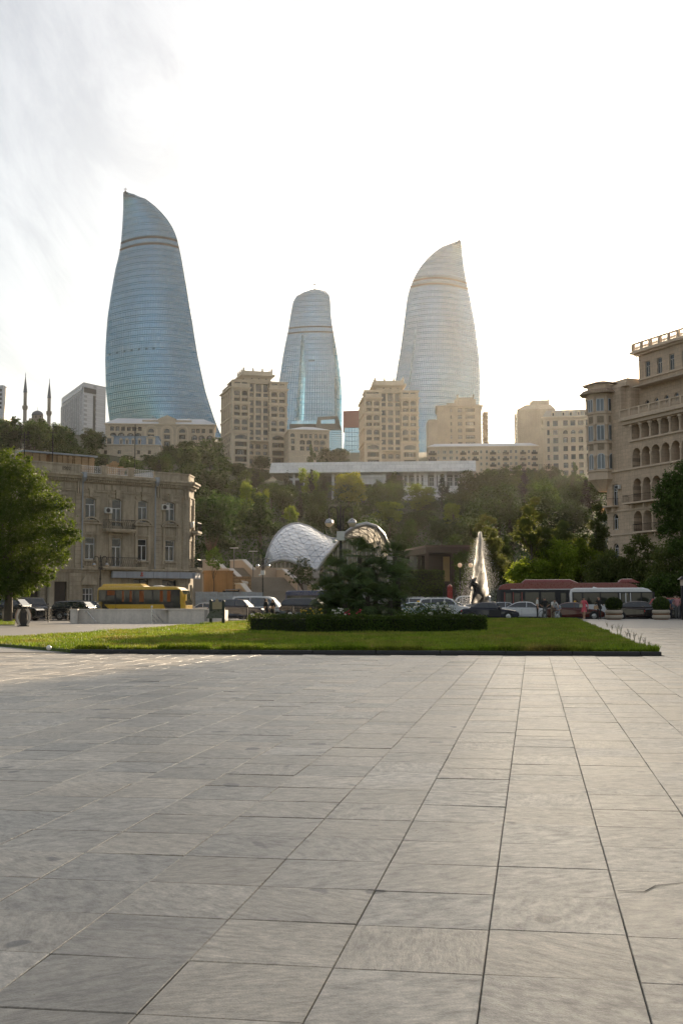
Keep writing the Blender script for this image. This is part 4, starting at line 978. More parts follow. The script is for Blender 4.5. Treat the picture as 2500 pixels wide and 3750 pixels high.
course(ZC-1.25, ZC-1.1, 0.12, 'string_course'); course(Z2-0.18, Z2, 0.3, 'string_course'); course(Z2-0.42, Z2-0.2, 0.14, 'string_course')
x = 0.6
while x < LEN-1:
    w = random.choice((0.7, 0.7, 1.9)); m = MB(); m.box(x, min(x+w, LEN-0.5), -0.06, -0.003, ZC-1.0, ZC-0.42); m.build('frieze_panel', OLD2, oldh); x += w+0.22
m = MB(); x = 0.2
while x < LEN: m.box(x, x+0.12, -0.4, -0.25, ZC-0.2, ZC+0.0); x += 0.26
m.build('dentils', OLD2, oldh)
def pilaster(x0, x1, pr=0.16):
    n = int((ZC-1.3-Z2)/0.42)
    for k in range(n):
        z = Z2+0.02+k*(ZC-1.3-Z2)/n; m = MB(); m.box(x0, x1, -pr, -0.004, z+0.02, z+(ZC-1.3-Z2)/n-0.025); m.build('quoin_block', OLD2, oldh)
    m = MB()
    for a in (0.2, 0.6): m.box(x0+(x1-x0)*a, x0+(x1-x0)*(a+0.22), -0.34, -0.006, ZC-1.5, ZC-0.28)
    m.build('bracket', OLD2, oldh)
for u0, u1 in ((273,294),(567,586),(666,689)): pilaster(lx(u0), lx(u1))
n = int(Z2/0.48)
for k in range(n):       # rusticated ground floor piers
    z = 0.02+k*(Z2-0.5)/n
    for u0, u1 in ((254,296),(148,168),(47,64),(448,486),(550,590),(652,688)):
        m = MB(); m.box(lx(u0), lx(u1), -0.1, -0.004, z+0.02, z+(Z2-0.5)/n-0.03); m.build('rustic_block', OLD2, oldh)
for u in (180, 73):
    x = lx(u); m = MB(); m.lathe([(0.48,0),(0.48,0.25),(0.36,0.35),(0.32,Z2-1.6),(0.44,Z2-1.35),(0.46,Z2-1.1)], 12, (x,-0.5,0)); m.build('column', OLD2, oldh, True)
m = MB(); m.box(lx(60), lx(200), -0.95, -0.005, Z2-1.1, Z2-0.5); m.build('porch_entablature', OLD2, oldh)
x0, x1, z = lx(296), lx(352), LB(330,2140)[1]
m = MB(); m.box(x0, x1, -0.3, -0.006, z-0.05, z+0.15); m.prism_y([(x0,z+0.16),(x1,z+0.16),((x0+x1)/2+0.3,z+0.95),((x0+x1)/2-0.3,z+0.95)], -0.28, -0.006); m.build('door_pediment', OLD2, oldh)
# shop fascia
FASC = mat('pale_fascia', (0.33,0.36,0.41), 0.5, var=0.06, streak=0.2)
x0, x1 = lx(401), LEN+0.1; zt, zb_ = LB(560,2095)[1], LB(560,2118)[1]
for k in range(6):
    a = x0+(x1-x0)*k/6; b = x0+(x1-x0)*(k+1)/6; m = MB(); m.box(a+0.012, b-0.012, -0.75, -0.42, zb_, zt); m.build('fascia_panel', FASC, oldh)
m = MB(); m.ball((lx(507), -0.78, (zt+zb_)/2-0.1), 0.22, 0.04, 0.08, 10, 6); m.lathe([(0.1,0),(0.13,0.12),(0.02,0.36)], 8, (lx(507),-0.79,(zt+zb_)/2)); m.build('emblem', paint('emblem_red', (0.35,0.05,0.04)), oldh)
# chamfered corner
CH = [Vector((LEN,0,0)), Vector((LEN+1.95,2.0,0))]
ang = math.atan2(2.0, 1.95)
cor = put('corner_bay', None, oldh, (LEN, 0, 0), ang); CW = math.hypot(1.95,2.0)
hl = [(CW*0.35,CW*0.75,za0-0.7,za1-0.1,0.2),(CW*0.35,CW*0.75,zb0-0.6,zb1,0),(CW*0.3,CW*0.75,0.5,3.4,0)]
m = MB(); wall_holes(m, 0, CW, 0, ZC+0.3, hl, 0, 0.3); m.build('corner_wall', OLD, cor)
for h in hl: window(oldh, 0,0,0.1,0.1,0,0) if False else window(cor, (h[0]+h[1])/2, h[2], h[1]-h[0]-0.02, h[3]-h[2]-0.02, 0.2, h[4], 'tee', WFR, GLS, 0.07)
n = int((ZC-1.3-Z2)/0.42)
for k in range(n):
    z = Z2+0.02+k*(ZC-1.3-Z2)/n
    for a, b in ((0.02,0.2),(0.86,1.0)):
        m = MB(); m.box(CW*a, CW*b, -0.14, -0.004, z+0.02, z+(ZC-1.3-Z2)/n-0.025); m.build('quoin_block', OLD2, cor)
m = MB()
for z0, z1, pr in ((ZC+0.02,ZC+0.28,0.55),(ZC+0.285,ZC+0.5,0.75),(ZC-0.28,ZC-0.0,0.25),(ZC-1.25,ZC-1.1,0.12),(Z2-0.18,Z2,0.3)): m.box(-pr*0.3, CW+pr*0.3, -pr, -0.003, z0+0.004, z1-0.004)
m.build('corner_cornice', OLD2, cor)
m = MB(); m.box(0.02, CW, 0.001, 0.4, ZC+0.5, ZC+1.28); m.box(-0.05, CW+0.05, -0.08, 0.48, ZC+1.28, ZC+1.42); m.box(CW*0.2,CW*0.8,-0.04,-0.0,ZC+0.75,ZC+1.15); m.build('corner_parapet', OLD2, cor)
m = MB(); m.box(0.0, CW, -0.8, -0.42, zb_, zt); m.build('corner_fascia', FASC, cor)
m = MB(); m.prism_z([(LEN-0.1,0.4),(LEN+1.9,2.25),(LEN+1.9,DEP),(LEN-0.1,DEP)], 0.02, ZC+0.25); m.build('corner_block', OLD, oldh)
m = MB(); m.box(LEN+1.92, LEN+1.99, 2.3, DEP, 0.0, ZC+0.28); m.build('flank_wall', OLD, oldh)
def iron_balcony(par, x0, x1, z, dep, hgt, belly=0.0):
    m = MB(); m.box(x0-0.1, x1+0.1, -dep-0.08, -0.006, z-0.2, z); m.box(x0, x1, -dep+0.05, -0.006, z-0.35, z-0.2); sl = m.build('balcony', OLD2, par)
    r_ = MB(); 
    for a, b in (((x0,-dep),(x1,-dep)), ((x0,-dep),(x0,-0.05)), ((x1,-dep),(x1,-0.05))):
        r_.tube([(*a,z+hgt),(*b,z+hgt)], 0.03, 5); r_.tube([(*a,z+0.06),(*b,z+0.06)], 0.02, 4)
        L_ = math.hypot(b[0]-a[0], b[1]-a[1]); n_ = max(2, int(L_/0.24))
        for k in range(n_):
            f0, f1 = k/n_, (k+1)/n_
            p = lambda f, q: (a[0]+(b[0]-a[0])*f, a[1]+(b[1]-a[1])*f-belly*math.sin(q*3.14), z+0.06+(hgt-0.06)*q)
            r_.tube([p(f0,0),p((f0+f1)/2,0.5),p(f1,1)], 0.012, 3); r_.tube([p(f1,0),p((f0+f1)/2,0.5),p(f0,1)], 0.012, 3)
    r_.build('railing', BLK, sl)
x = xc3[1]; iron_balcony(oldh, x-1.7, x+1.7, za0-0.9, 0.9, 0.95, 0.15); iron_balcony(oldh, x-2.0, x+2.4, zb0-0.75, 1.0, 0.95)
iron_balcony(cor, CW*0.2, CW*0.95, za0-0.75, 0.9, 0.95, 0.12); iron_balcony(cor, CW*0.05, CW*1.0, zb0-0.75, 1.0, 0.95, 0.1)
# parapet, railings, date, chimneys, roof
ZP = ZC+0.5
def para(u0, u1, h):
    m = MB(); a, b = lx(u0), lx(u1); m.box(a, b, 0.0, 0.4, ZP, ZP+h-0.16); m.box(a-0.06, b+0.06, -0.08, 0.48, ZP+h-0.16, ZP+h)
    q = max(1, int((b-a)/2.2))
    for k in range(q):
        c0 = a+(b-a)*(k+0.15)/q; c1 = a+(b-a)*(k+0.85)/q
        m.box(c0, c1, -0.035, -0.0, ZP+h*0.3, ZP+h*0.72)
    return m.build('parapet', OLD2, oldh)
para(-120, 292, 1.05); para(565, 690, 0.92)
for u0, u1 in ((372,390),(470,487)): m = MB(); a, b = lx(u0), lx(u1); m.box(a, b, -0.05, 0.5, ZP, ZP+0.95); m.box(a-0.08,b+0.08,-0.13,0.58,ZP+0.95,ZP+1.12); m.build('parapet_post', OLD2, oldh)
m = MB(); m.box(lx(292), lx(565), 0.0, 0.4, ZP, ZP+0.2); m.build('parapet_base', OLD2, oldh)
for u0, u1 in ((293,371),(391,469),(488,563)):
    a, b = lx(u0), lx(u1); m = MB(); zz_ = ZP+0.2
    for z in (0.05, 0.75): m.tube([(a,0.2,zz_+z),(b,0.2,zz_+z)], 0.025, 4)
    n_ = int((b-a)/0.22)
    for k in range(n_+1):
        x = a+(b-a)*k/n_; m.tube([(x,0.2,zz_),(x,0.2,zz_+0.85)], 0.016, 3)
        if k < n_:
            c = x+(b-a)/n_/2
            for q in (0.25, 0.55): m.tube([(c+0.08*math.cos(t),0.2,zz_+q+0.1*math.sin(t)) for t in (0,1.05,2.1,3.14,4.2,5.2,6.28)], 0.012, 3)
    m.build('roof_railing', mat('pale_iron', (0.6,0.6,0.6), 0.5), oldh)
cu = bpy.data.curves.new('date', 'FONT'); cu.body = '1902'; cu.size = 0.5; cu.extrude = 0.02; cu.align_x = 'CENTER'
to = bpy.data.objects.new('tmp', cu); COL.objects.link(to); dg = bpy.context.evaluated_depsgraph_get()
me = bpy.data.meshes.new_from_object(to.evaluated_get(dg)); bpy.data.objects.remove(to)
me.materials.clear(); me.materials.append(mat('date_carving', (0.10,0.085,0.065), 0.9))
put('date_lettering', me, oldh, (lx(238), -0.06, ZP+0.36), (math.pi/2, 0, 0))
def chimney_block(u0, u1, v0, v1, dy, n):
    a, b = lx(u0), lx(u1); z0, z1 = ZP-0.3, 0.1+LB((u0+u1)/2, v0)[1]+0.45
    o = MB(); o.box(a, b, dy, dy+1.2, z0, z1-0.18); w = (b-a)/n
    for k in range(n): o.box(a+w*k+0.12, a+w*(k+1)-0.12, dy-0.18, dy-0.003, z0, z1-0.2); o.box(a+w*k+0.05, a+w*(k+1)-0.05, dy-0.24, dy-0.18, z1-0.55, z1-0.4)
    c = o.build('brick_stack', BRICK, oldh)
    m = MB(); m.box(a-0.2, b+0.2, dy-0.35, dy+1.5, z1-0.18, z1-0.02); m.build('coping', ZINC, c)
chimney_block(128, 212, 1660, 1700, 3.0, 3); chimney_block(227, 310, 1668, 1712, 3.0, 4); chimney_block(313, 392, 1675, 1716, 3.0, 3)
for u, v0, r_ in ((450,1708,0.26),(471,1696,0.26),(496,1716,0.3)):
    x = lx(u); zt_ = LB(u, v0)[1]+0.5; m = MB(); m.box(x-r_, x+r_, 3, 3+2*r_, ZP-0.4, zt_-0.4); m.box(x-r_-0.12,x+r_+0.12,2.9,3.1+2*r_,zt_-0.4,zt_-0.15); m.box(x-r_*0.7,x+r_*0.7,3.1,3+2*r_,zt_-0.15,zt_); m.build('chimney', BRICK, oldh)
m = MB(); m.box(0.2, LEN, 0.42, DEP, ZP-0.35, ZP+0.02); m.hexa([(lx(490),3,ZP+0.03),(lx(625),3,ZP+0.03),(lx(625),8,ZP+0.03),(lx(490),8,ZP+0.03)],[(lx(490),3,ZP+0.6),(lx(625),3,ZP+1.3),(lx(625),8,ZP+1.1),(lx(490),8,ZP+0.5)]); m.build('roof', ZINC, oldh)
m = MB(); a = lx(100); m.lathe([(1.2*math.cos(i*0.2), 1.2*math.sin(i*0.2)) for i in range(8)], 12, (a, 4.5, ZP+0.9)); m.build('roof_dome', mat('pale_dome', (0.4,0.34,0.27), 0.7), oldh, True)
for u, h in ((115,4.2),(220,5.5),(525,6.2)): x = lx(u); m = MB(); m.tube([(x,2.0,ZP),(x,2.0,ZP+h)],0.05,5); m.tube([(x-0.7,2,ZP+h*0.93),(x+0.7,2,ZP+h*0.93)],0.025,4); m.tube([(x-0.5,2,ZP+h*0.8),(x+0.5,2,ZP+h*0.8)],0.025,4); m.build('aerial', BLK, oldh)
for u, zlow in ((296,Z2-0.2),(563,Z2)):
    x = lx(u); m = MB(); m.tube([(x,-0.28,ZC+0.1),(x,-0.28,zlow)],0.075,7); m.lathe([(0.1,-0.6),(0.28,-0.2),(0.28,0.35)],8,(x,-0.62,ZC+0.35)); m.tube([(x,-0.62,ZC-0.1),(x,-0.28,ZC-0.45)],0.075,6); m.build('downpipe', ZINC, oldh)
ACW = mat('aircon_white', (0.55,0.55,0.53), 0.5)
def aircon(par, x, z, y=-0.06, rz=0):
    r_ = put('air_conditioner', None, par, (x, y, z), rz)
    m = MB(); m.box(-0.42,0.42,-0.34,0,0,0.6); o = m.build('casing', ACW, r_, bevel=0.02)
    m = MB(); m.lathe([(0.0,0),(0.22,0.0),(0.24,0.03)], 14); q = m.build('fan_grille', mat('dark_grille', (0.02,0.02,0.02), 0.6), r_, loc=(-0.1,-0.35,0.3), rot=(math.pi/2,0,0))
aircon(oldh, lx(391), LB(391,1880)[1]); aircon(oldh, lx(598), LB(598,1868)[1]); aircon(cor, CW*0.3, za0-0.3)
# ================================================================== stalinist house at the right
RS = mat('warm_ashlar', (0.60,0.47,0.345), 0.85, var=0.1, scale=0.25, fine=0.1, fscale=4, streak=0.15, blocks=(1.1,0.5,0.015,-1.16))
RS2 = mat('warm_ashlar_trim', (0.62,0.50,0.38), 0.85, var=0.1, scale=0.4, streak=0.12)
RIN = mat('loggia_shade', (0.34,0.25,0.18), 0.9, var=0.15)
dR = Vector((0.395,-0.918,0)).normalized(); RZR = math.atan2(dR.y, dR.x); CORN = P(2225, 2000, 170.6); CORN.z = 0
rb = thing('arcaded_house', 'tall sunlit stone house with arcades, terraces and corner oriel at the right', 'house', (CORN.x, CORN.y, -0.2), RZR)
def RB(u, v, yo=0.0):
    d = ray(u, v); k = d.x/d.y; n = Vector((-dR.y, dR.x, 0)); o = CORN + n*yo
    t = (k*o.y-o.x)/(dR.x-k*dR.y); return t, P(u, v, o.y+t*dR.y).z+0.2
RL = 52.0
def rx(u): return RB(u, 2000)[0]
xU = RB(2337, 1300, 2.5)[0]                 # left end of the upper, set back block
ZT = RB(2326,1300,2.5)[1]; ZL = RB(2300,1530)[1]; ZTer = ZL
pitch_ = (rx(2463)-rx(2320))/4.0
arc0 = rx(2320); narc = int((RL-arc0-1)/pitch_)
zc0, zc1 = RB(2330,1608)[1], RB(2330,1552)[1]       # colonnade
z10, z11 = RB(2335,1709)[1], RB(2335,1639)[1]
z20, z21 = RB(2336,1836)[1], RB(2336,1751)[1]
z30, z31 = RB(2342,1945)[1], RB(2342,1870)[1]
holes = []
for i in range(narc):
    a = arc0+i*pitch_; holes.append((a+0.16, a+pitch_-0.16, zc0, zc1, 0)); r_ = pitch_*0.42
    for z0, z1 in ((z10,z11),(z20,z21),(z30,z31)): holes.append((a+0.14, a+pitch_-0.14, z0, z1, r_))
xw = rx(2255); wdt = 1.25
zw = [(RB(2255,1851)[1],RB(2255,1773)[1],0),(RB(2255,1940)[1],RB(2255,1881)[1],0.55),(RB(2255,2046)[1],RB(2255,1990)[1],0.55)]
for z0, z1, r_ in zw: holes.append((xw-wdt/2, xw+wdt/2, z0, z1, r_))
m = MB(); wall_holes(m, 0, RL, 0, ZTer, holes, 0, 1.6); m.build('wall', RS, rb)
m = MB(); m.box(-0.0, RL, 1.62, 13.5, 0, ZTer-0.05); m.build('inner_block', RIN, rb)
m = MB(); m.face([(0,0,0),(0,1.62,0),(0,1.62,ZTer),(0,0,ZTer)][::-1]); m.build('end_wall', RS, rb)
for z0, z1, r_ in zw: window(rb, xw, z0, wdt-0.04, z1-z0-0.03, 0.3, r_, 'tee', WFR, GLS, 0.09)
for i in range(narc):
    a = arc0+(i+0.5)*pitch_
    for z0, z1 in ((zc0,zc1),(z10,z11),(z20,z21),(z30,z31)):
        if random.random() < 0.6: window(rb, a+random.uniform(-0.2,0.2), z0+0.02, pitch_*0.5, (z1-z0)*0.7, 1.52, 0, 'tee', WFR, GLS, 0.08)
for i in range(narc+1):
    a = arc0+i*pitch_
    m = MB(); h = zc1-zc0; m.lathe([(0.2,0),(0.2,0.15),(0.14,0.25),(0.13,h-0.75),(0.24,h-0.6),(0.26,h-0.3),(0.33,h-0.25),(0.33,h)], 8, (a, -0.02, zc0)); m.build('column', RS2, rb, True)
    h = z11-z10-pitch_*0.42; m = MB(); m.lathe([(0.16,0),(0.12,0.2),(0.11,h-0.4),(0.2,h-0.2),(0.2,h)], 8, (a, -0.02, z10)); m.build('column', RS2, rb, True)
    h = z21-z20-pitch_*0.42; m = MB(); m.lathe([(0.16,0),(0.12,0.2),(0.11,h-0.4),(0.2,h-0.2),(0.2,h)], 8, (a, -0.02, z20)); m.build('column', RS2, rb, True)
for z, pr, x0 in ((zc0-0.02,0.25,arc0-0.4),(z10-0.02,0.22,0),(z20-0.9,0.12,0),(z30-0.1,0.15,0)):
    m = MB(); m.box(x0, RL, -pr, -0.004, z-0.25, z); m.build('string_course', RS2, rb)
# terrace balustrade
def balustrade(par, x0, x1, z, h, y, mat_=RS2, step=0.26, post=2.2):
    m = MB(); m.box(x0, x1, y-0.14, y+0.14, z, z+0.14); m.box(x0, x1, y-0.16, y+0.16, z+h-0.16, z+h)
    k = x0
    while k <= x1: m.box(k-0.17, k+0.17, y-0.18, y+0.18, z+0.14, z+h-0.16); k += post
    x = x0+0.2
    while x < x1: m.lathe([(0.07,0),(0.10,(h-0.3)*0.35),(0.05,(h-0.3)*0.75),(0.07,h-0.3)], 6, (x, y, z+0.14), False); x += step
    return m.build('balustrade', mat_, par)
xT = RB(2283,1520)[0]
m = MB(); m.box(xT-0.3, RL, -0.75, -0.004, ZTer-0.45, ZTer+0.0); m.box(xT, RL, -0.4, -0.006, ZTer-0.95, ZTer-0.45); m.build('terrace_slab', RS2, rb)
balustrade(rb, xT-0.1, RL, ZTer+0.0, 1.25, -0.5)
m = MB(); m.box(xT, RL, -0.02, 2.5, ZTer-0.04, ZTer+0.02); m.build('terrace_floor', RS2, rb)
# set back storeys
ZS = RB(2340,1390,2.5)[1]
hl = []
for i in range(18):
    a = xU+1.2+i*pitch_*1.02; hl.append((a, a+0.95, ZTer+0.5, ZTer+2.6, 0.47))
for i in range(14):
    a = xU+(1.5)+i*pitch_*1.25; hl.append((a, a+1.05, RB(2380,1376,2.5)[1], RB(2380,1319,2.5)[1], 0))
m = MB(); wall_holes(m, xU, RL, ZTer+0.02, ZT, [h for h in hl if h[1] < RL-0.3], 2.5, 0.3); m.build('upper_wall', RS, rb)
for h in hl:
    if h[1] < RL-0.3: window(rb, (h[0]+h[1])/2, h[2], h[1]-h[0]-0.03, h[3]-h[2]-0.02, 2.65, h[4], 'tee', WFAR, GLS, 0.08)
m = MB(); m.box(xU, RL, 2.82, 13, ZTer+0.02, ZT-0.02); m.face([(xU,2.5,ZTer),(xU,2.82,ZTer),(xU,2.82,ZT),(xU,2.5,ZT)][::-1]); m.build('upper_block', RS, rb)
m = MB(); m.box(xU-0.9, RL, 1.6, 13.9, ZT, ZT+0.35); m.box(xU-0.45, RL, 2.05, 13.4, ZT-0.3, ZT-0.0); m.box(xU-0.02, RL, 2.3, 2.494, ZS-0.2, ZS); m.build('upper_cornice', RS2, rb)
balustrade(rb, xU-0.55, RL, ZT+0.35, 1.2, 1.95, step=0.3, post=2.0)
m = MB(); m.box(xU+0.5, RL, 0.9, 2.49, ZS-1.35, ZS-1.2); m.build('awning', mat('awning_cloth', (0.5,0.42,0.33), 0.8), rb)
# left lower block behind the oriel
ZK = RB(2280,1412)[1]
m = MB(); m.box(-0.05, xU-0.01, 0.9, 13, ZTer-0.03, ZK); m.box(-0.05, xT-0.6, -0.02, 0.895, ZTer-0.03, ZK-0.02); m.build('corner_block', RS, rb)
m = MB(); m.box(-0.6, xU-0.01, 0.2, 13.4, ZK, ZK+0.5); m.box(-0.1, xU-0.5, 0.8, 12.5, ZK+0.5, ZK+1.2); m.build('corner_parapet', RS2, rb)
m = MB(); m.tube([(xT+1.2,1.5,ZK+1.2),(xT+1.2,1.5,ZK+4.2)],0.05,5); m.tube([(xT+0.3,1.5,ZK+3.7),(xT+2.2,1.5,ZK+3.4)],0.03,4); m.build('aerial', BLK, rb)
# oriel: half octagon bay on the corner
oc = P(2196, 1600, 171.5); OCL = Vector(((oc-CORN).dot(dR), (oc-CORN).dot(Vector((-dR.y,dR.x,0))), 0)); OR = 2.25
orl = put('oriel', None, rb, (OCL.x+0.35, OCL.y+0.3, 0))
def oz(v): return P(2196, v, 171.0).z+0.2
oct_ = [(OR*math.cos(math.pi/8+i*math.pi/4), OR*math.sin(math.pi/8+i*math.pi/4)) for i in range(8)]
m = MB(); m.prism_z(oct_, oz(1757), oz(1437)); m.build('bay_wall', RS2, orl)
m = MB(); m.prism_z([(x*0.35,y*0.35) for x,y in oct_], oz(1800), oz(1757), 2.85); m.build('corbel', RS2, orl)
for v0, v1, k in ((1730,1724,1.09),(1628,1621,1.09),(1520,1512,1.07),(1760,1752,1.04)): m = MB(); m.prism_z([(x*k,y*k) for x,y in oct_], oz(v0), oz(v1)); m.build('bay_moulding', RS2, orl)
for (v0, v1, r_) in ((1513,1466,0),(1618,1562,0),(1722,1664,0.5)):
    for i in range(8):
        a = i*math.pi/4+math.pi/4; R_ = OR*math.cos(math.pi/8)
        nx, ny = math.cos(a), math.sin(a)
        window(orl, nx*(R_+0.09), oz(v0), 1.12, oz(v1)-oz(v0), ny*(R_+0.09), r_, 'double', WFR, glassmat('sky_glass', (0.10,0.11,0.12), 0.05), 0.08, rz=a+math.pi/2)
        for vv0, vv1 in ((v0, v1),):
            pass
for i in range(8):
    x, y = oct_[i]
    for v0, v1 in ((1513,1460),(1618,1556),(1722,1672)):
        h = oz(v1)-oz(v0); m = MB(); m.lathe([(0.2,0),(0.15,0.2),(0.14,h-0.4),(0.26,h-0.2),(0.26,h)], 8, (x*1.03, y*1.03, oz(v0))); m.build('column', RS2, orl, True)
    a = i*math.pi/4+math.pi/4; R_ = OR*math.cos(math.pi/8)
    for vv in (1553, 1652):
        p = MB(); p.box(-0.48,0.48,-0.05,0.0,0,oz(vv-24 if vv < 1600 else vv-22)-oz(vv)); p.build('relief_panel', mat('carved_panel', (0.30,0.24,0.17) , 0.9, var=0.4, scale=6), orl, loc=(math.cos(a)*R_, math.sin(a)*R_, oz(vv)), rot=a+math.pi/2)
TILE = mat('brown_eaves', (0.30,0.22,0.15), 0.8, var=0.15, blocks=(0.3,0.3,0.03,0.2))
for v0, v1, k0, k1 in ((1447,1432,1.55,1.25),(1412,1398,1.35,0.5)): m = MB(); m.prism_z([(x*k0,y*k0) for x,y in oct_], oz(v0), oz(v1), k1/k0); m.build('eaves', TILE, orl)
m = MB(); m.prism_z([(x*0.98,y*0.98) for x,y in oct_], oz(1436), oz(1410)); m.build('attic_drum', RS2, orl)
# iron balconies and air conditioner
def plain_balcony(par, x0, x1, z, dep, y=0.0):
    m = MB(); m.box(x0, x1, y-dep, y-0.006, z-0.22, z)
    for k in range(3): x = x0+(x1-x0)*(k+0.5)/3; m.prism_y([(x-0.12,z-0.8),(x+0.12,z-0.8),(x+0.12,z-0.22),(x-0.12,z-0.22)], y-dep*0.6, y-0.008)
    b = m.build('balcony', RS2, par); r_ = MB()
    for a_, b_ in (((x0+0.05,y-dep+0.05),(x1-0.05,y-dep+0.05)),((x0+0.05,y-dep+0.05),(x0+0.05,y-0.05)),((x1-0.05,y-dep+0.05),(x1-0.05,y-0.05))):
        r_.tube([(*a_,z+1.0),(*b_,z+1.0)],0.03,4); L_ = math.hypot(a_[0]-b_[0],a_[1]-b_[1]); n_ = max(2,int(L_/0.17))
        for k in range(n_+1): f=k/n_; r_.tube([(a_[0]+(b_[0]-a_[0])*f,a_[1]+(b_[1]-a_[1])*f,z),(a_[0]+(b_[0]-a_[0])*f,a_[1]+(b_[1]-a_[1])*f,z+1.0)],0.014,3)
    r_.build('railing', BLK, b)
plain_balcony(rb, -1.6, rx(2268), zw[0][0]-0.02, 1.1); plain_balcony(rb, rx(2303), rx(2303)+pitch_*4, z20-0.1, 1.1); plain_balcony(rb, rx(2340), rx(2340)+pitch_*4, z30-0.1, 1.1)
aircon(rb, rx(2273), RB(2273,1791)[1], -0.1)
# ================================================================== stairs, shell pavilion, cafe on the slope
STEP = mat('stair_stone', (0.27,0.235,0.19), 0.85, var=0.15, scale=0.4, fine=0.15, streak=0.1)
CHEEK = mat('stair_cheek_stone', (0.46,0.37,0.28), 0.75, var=0.1, scale=0.4)
COPE = mat('stair_coping', (0.52,0.49,0.45), 0.6, var=0.1)
sp = P(1035+62, 2240, 137); st = thing('grand_stair', 'broad stone stair with sloping parapets climbing to the glass shell pavilion', 'stair', (sp.x, sp.y, -0.2), R(30))
def flight(x0, x1, y0, z0, n, rise, run):
    m = MB()
    for k in range(n): m.box(x0, x1, y0+k*run, y0+n*run+0.02+k*0.0005, z0+k*rise, z0+(k+1)*rise-0.002*0)
    m.build('flight', STEP, st); return y0+n*run, z0+n*rise
def cheek(x, w, pts_, base=0.0):
    m = MB(); c = MB(); ys_ = pts_
    poly = [(y, z) for y, z in ys_]
    for (y0, z0), (y1, z1) in zip(poly, poly[1:]):
        m.hexa([(x,y0,base),(x+w,y0,base),(x+w,y1,base),(x,y1,base)], [(x,y0,z0),(x+w,y0,z0),(x+w,y1,z1),(x,y1,z1)])
        c.hexa([(x-0.08,y0,z0),(x+w+0.08,y0,z0),(x+w+0.08,y1,z1),(x-0.08,y1,z1)], [(x-0.08,y0,z0+0.14),(x+w+0.08,y0,z0+0.14),(x+w+0.08,y1,z1+0.14),(x-0.08,y1,z1+0.14)])
    k = m.build('parapet', CHEEK, st); c.build('coping', COPE, k)
y1, z1 = flight(-4.6, 4.6, 0, 0.2, 17, 0.158, 0.32)
m = MB(); m.box(-4.6,4.6,y1+0.03,y1+1.9,0.2,z1+0.006); m.build('landing', STEP, st)
y2, z2 = flight(-3.4, 3.4, y1+1.8, z1, 11, 0.158, 0.33)
m = MB(); m.box(-3.9,9.0,y2+0.03,y2+2.2,0.2,z2+0.006); m.build('landing', STEP, st)
y3, z3 = flight(-3.4, 0.0, y2+2.0, z2, 8, 0.158, 0.33)
m = MB(); m.box(-3.6,0.2,y3+0.03,y3+12,0.2,z3+0.006); m.build('landing', STEP, st)
for x in (-5.1, 4.62): cheek(x, 0.5, [(0,0.9),(0.4,1.0),(y1*0.96,z1+0.75),(y1+1.3,z1+0.8)])
for x in (-3.95, 3.45): cheek(x, 0.5, [(y1+1.32,z1+0.9),(y2+0.2,z2+0.95),(y2+1.9,z2+1.0)])
cheek(-3.9, 0.45, [(y2+1.95,z2+0.95),(y3+0.2,z3+1.0),(y3+4,z3+1.05)]); cheek(0.05, 0.45, [(y2+1.95,z2+0.95),(y3+0.2,z3+1.0),(y3+4,z3+1.05)])
m = MB(); m.box(0.55,8.8,y2+2.2,y2+2.7,0.2,z2+1.15); m.box(0.5,8.9,y2+2.15,y2+2.75,z2+1.15,z2+1.3); m.build('landing_wall', CHEEK, st)
# ochre retaining wall left of the stair
OCH = mat('ochre_render', (0.33,0.19,0.085), 0.9, var=0.25, scale=0.5, streak=0.3); BRW = mat('tan_block_wall', (0.30,0.20,0.11), 0.9, var=0.2, blocks=(0.7,0.42,0.05,0.3))
a = P(748, 2110, 141); rw = thing('retaining_wall', 'ochre rendered retaining wall between the old house and the stair', 'wall', (a.x, a.y, -0.2), R(8))
m = MB(); m.box(0,3.4,0,6,0,P(800,2097,142).z+0.2); m.build('rendered_wall', OCH, rw); m = MB(); m.box(3.41,5.6,-0.3,5,0,P(860,2112,142).z+0.2); m.build('block_wall', BRW, rw)
m = MB(); m.box(-0.1,3.5,-0.1,6.1,P(800,2097,142).z+0.2,P(800,2097,142).z+0.42); m.build('coping', OCH, rw)
a = P(826, 2150, 138); sh = thing('lean_to', 'small dark lean-to roof against the tan wall', 'shed', (a.x, a.y, 1.0), R(8))
m = MB(); m.hexa([(0,0,1.75),(1.7,0,1.85),(1.7,1.4,1.85),(0,1.4,1.75)],[(0,0,1.81),(1.7,0,1.91),(1.7,1.4,1.91),(0,1.4,1.81)]); m.build('roof_sheet', ZINC, sh)
m = MB(); m.box(0.1,0.18,0.1,0.18,-1.2,1.75); m.box(1.5,1.58,0.1,0.18,-1.2,1.8); m.box(-0.3,1.6,1.2,1.3,-1.2,1.7); m.build('post', BLK, sh)
# hoarding of pale boards
HB = mat('pale_hoarding', (0.40,0.43,0.45), 0.75, var=0.12, scale=1.0, fine=0.15, dirt=((0.2,0.17,0.12),1.2,0.6), blocks=(0.5,0.16,0.012,0.0), rnd=0.06)
p0, p1 = P(715,2200,131), P(962,2200,131); hd = thing('hoarding', 'peeling pale painted board fence in front of the stair', 'fence', (p0.x, p0.y, -0.13))
zt = P(840,2168,131).z+0.13; n = 9; Wd = (p1.x-p0.x)/n
for k in range(n): m = MB(); m.box(k*Wd+0.01,(k+1)*Wd-0.01,0,0.06,0,zt*random.uniform(0.98,1.02)); m.build('board_panel', HB, hd)
for k in range(n+1): m = MB(); m.box(k*Wd-0.04,k*Wd+0.04,0.07,0.15,0,zt-0.1); m.build('post', BLK, hd)
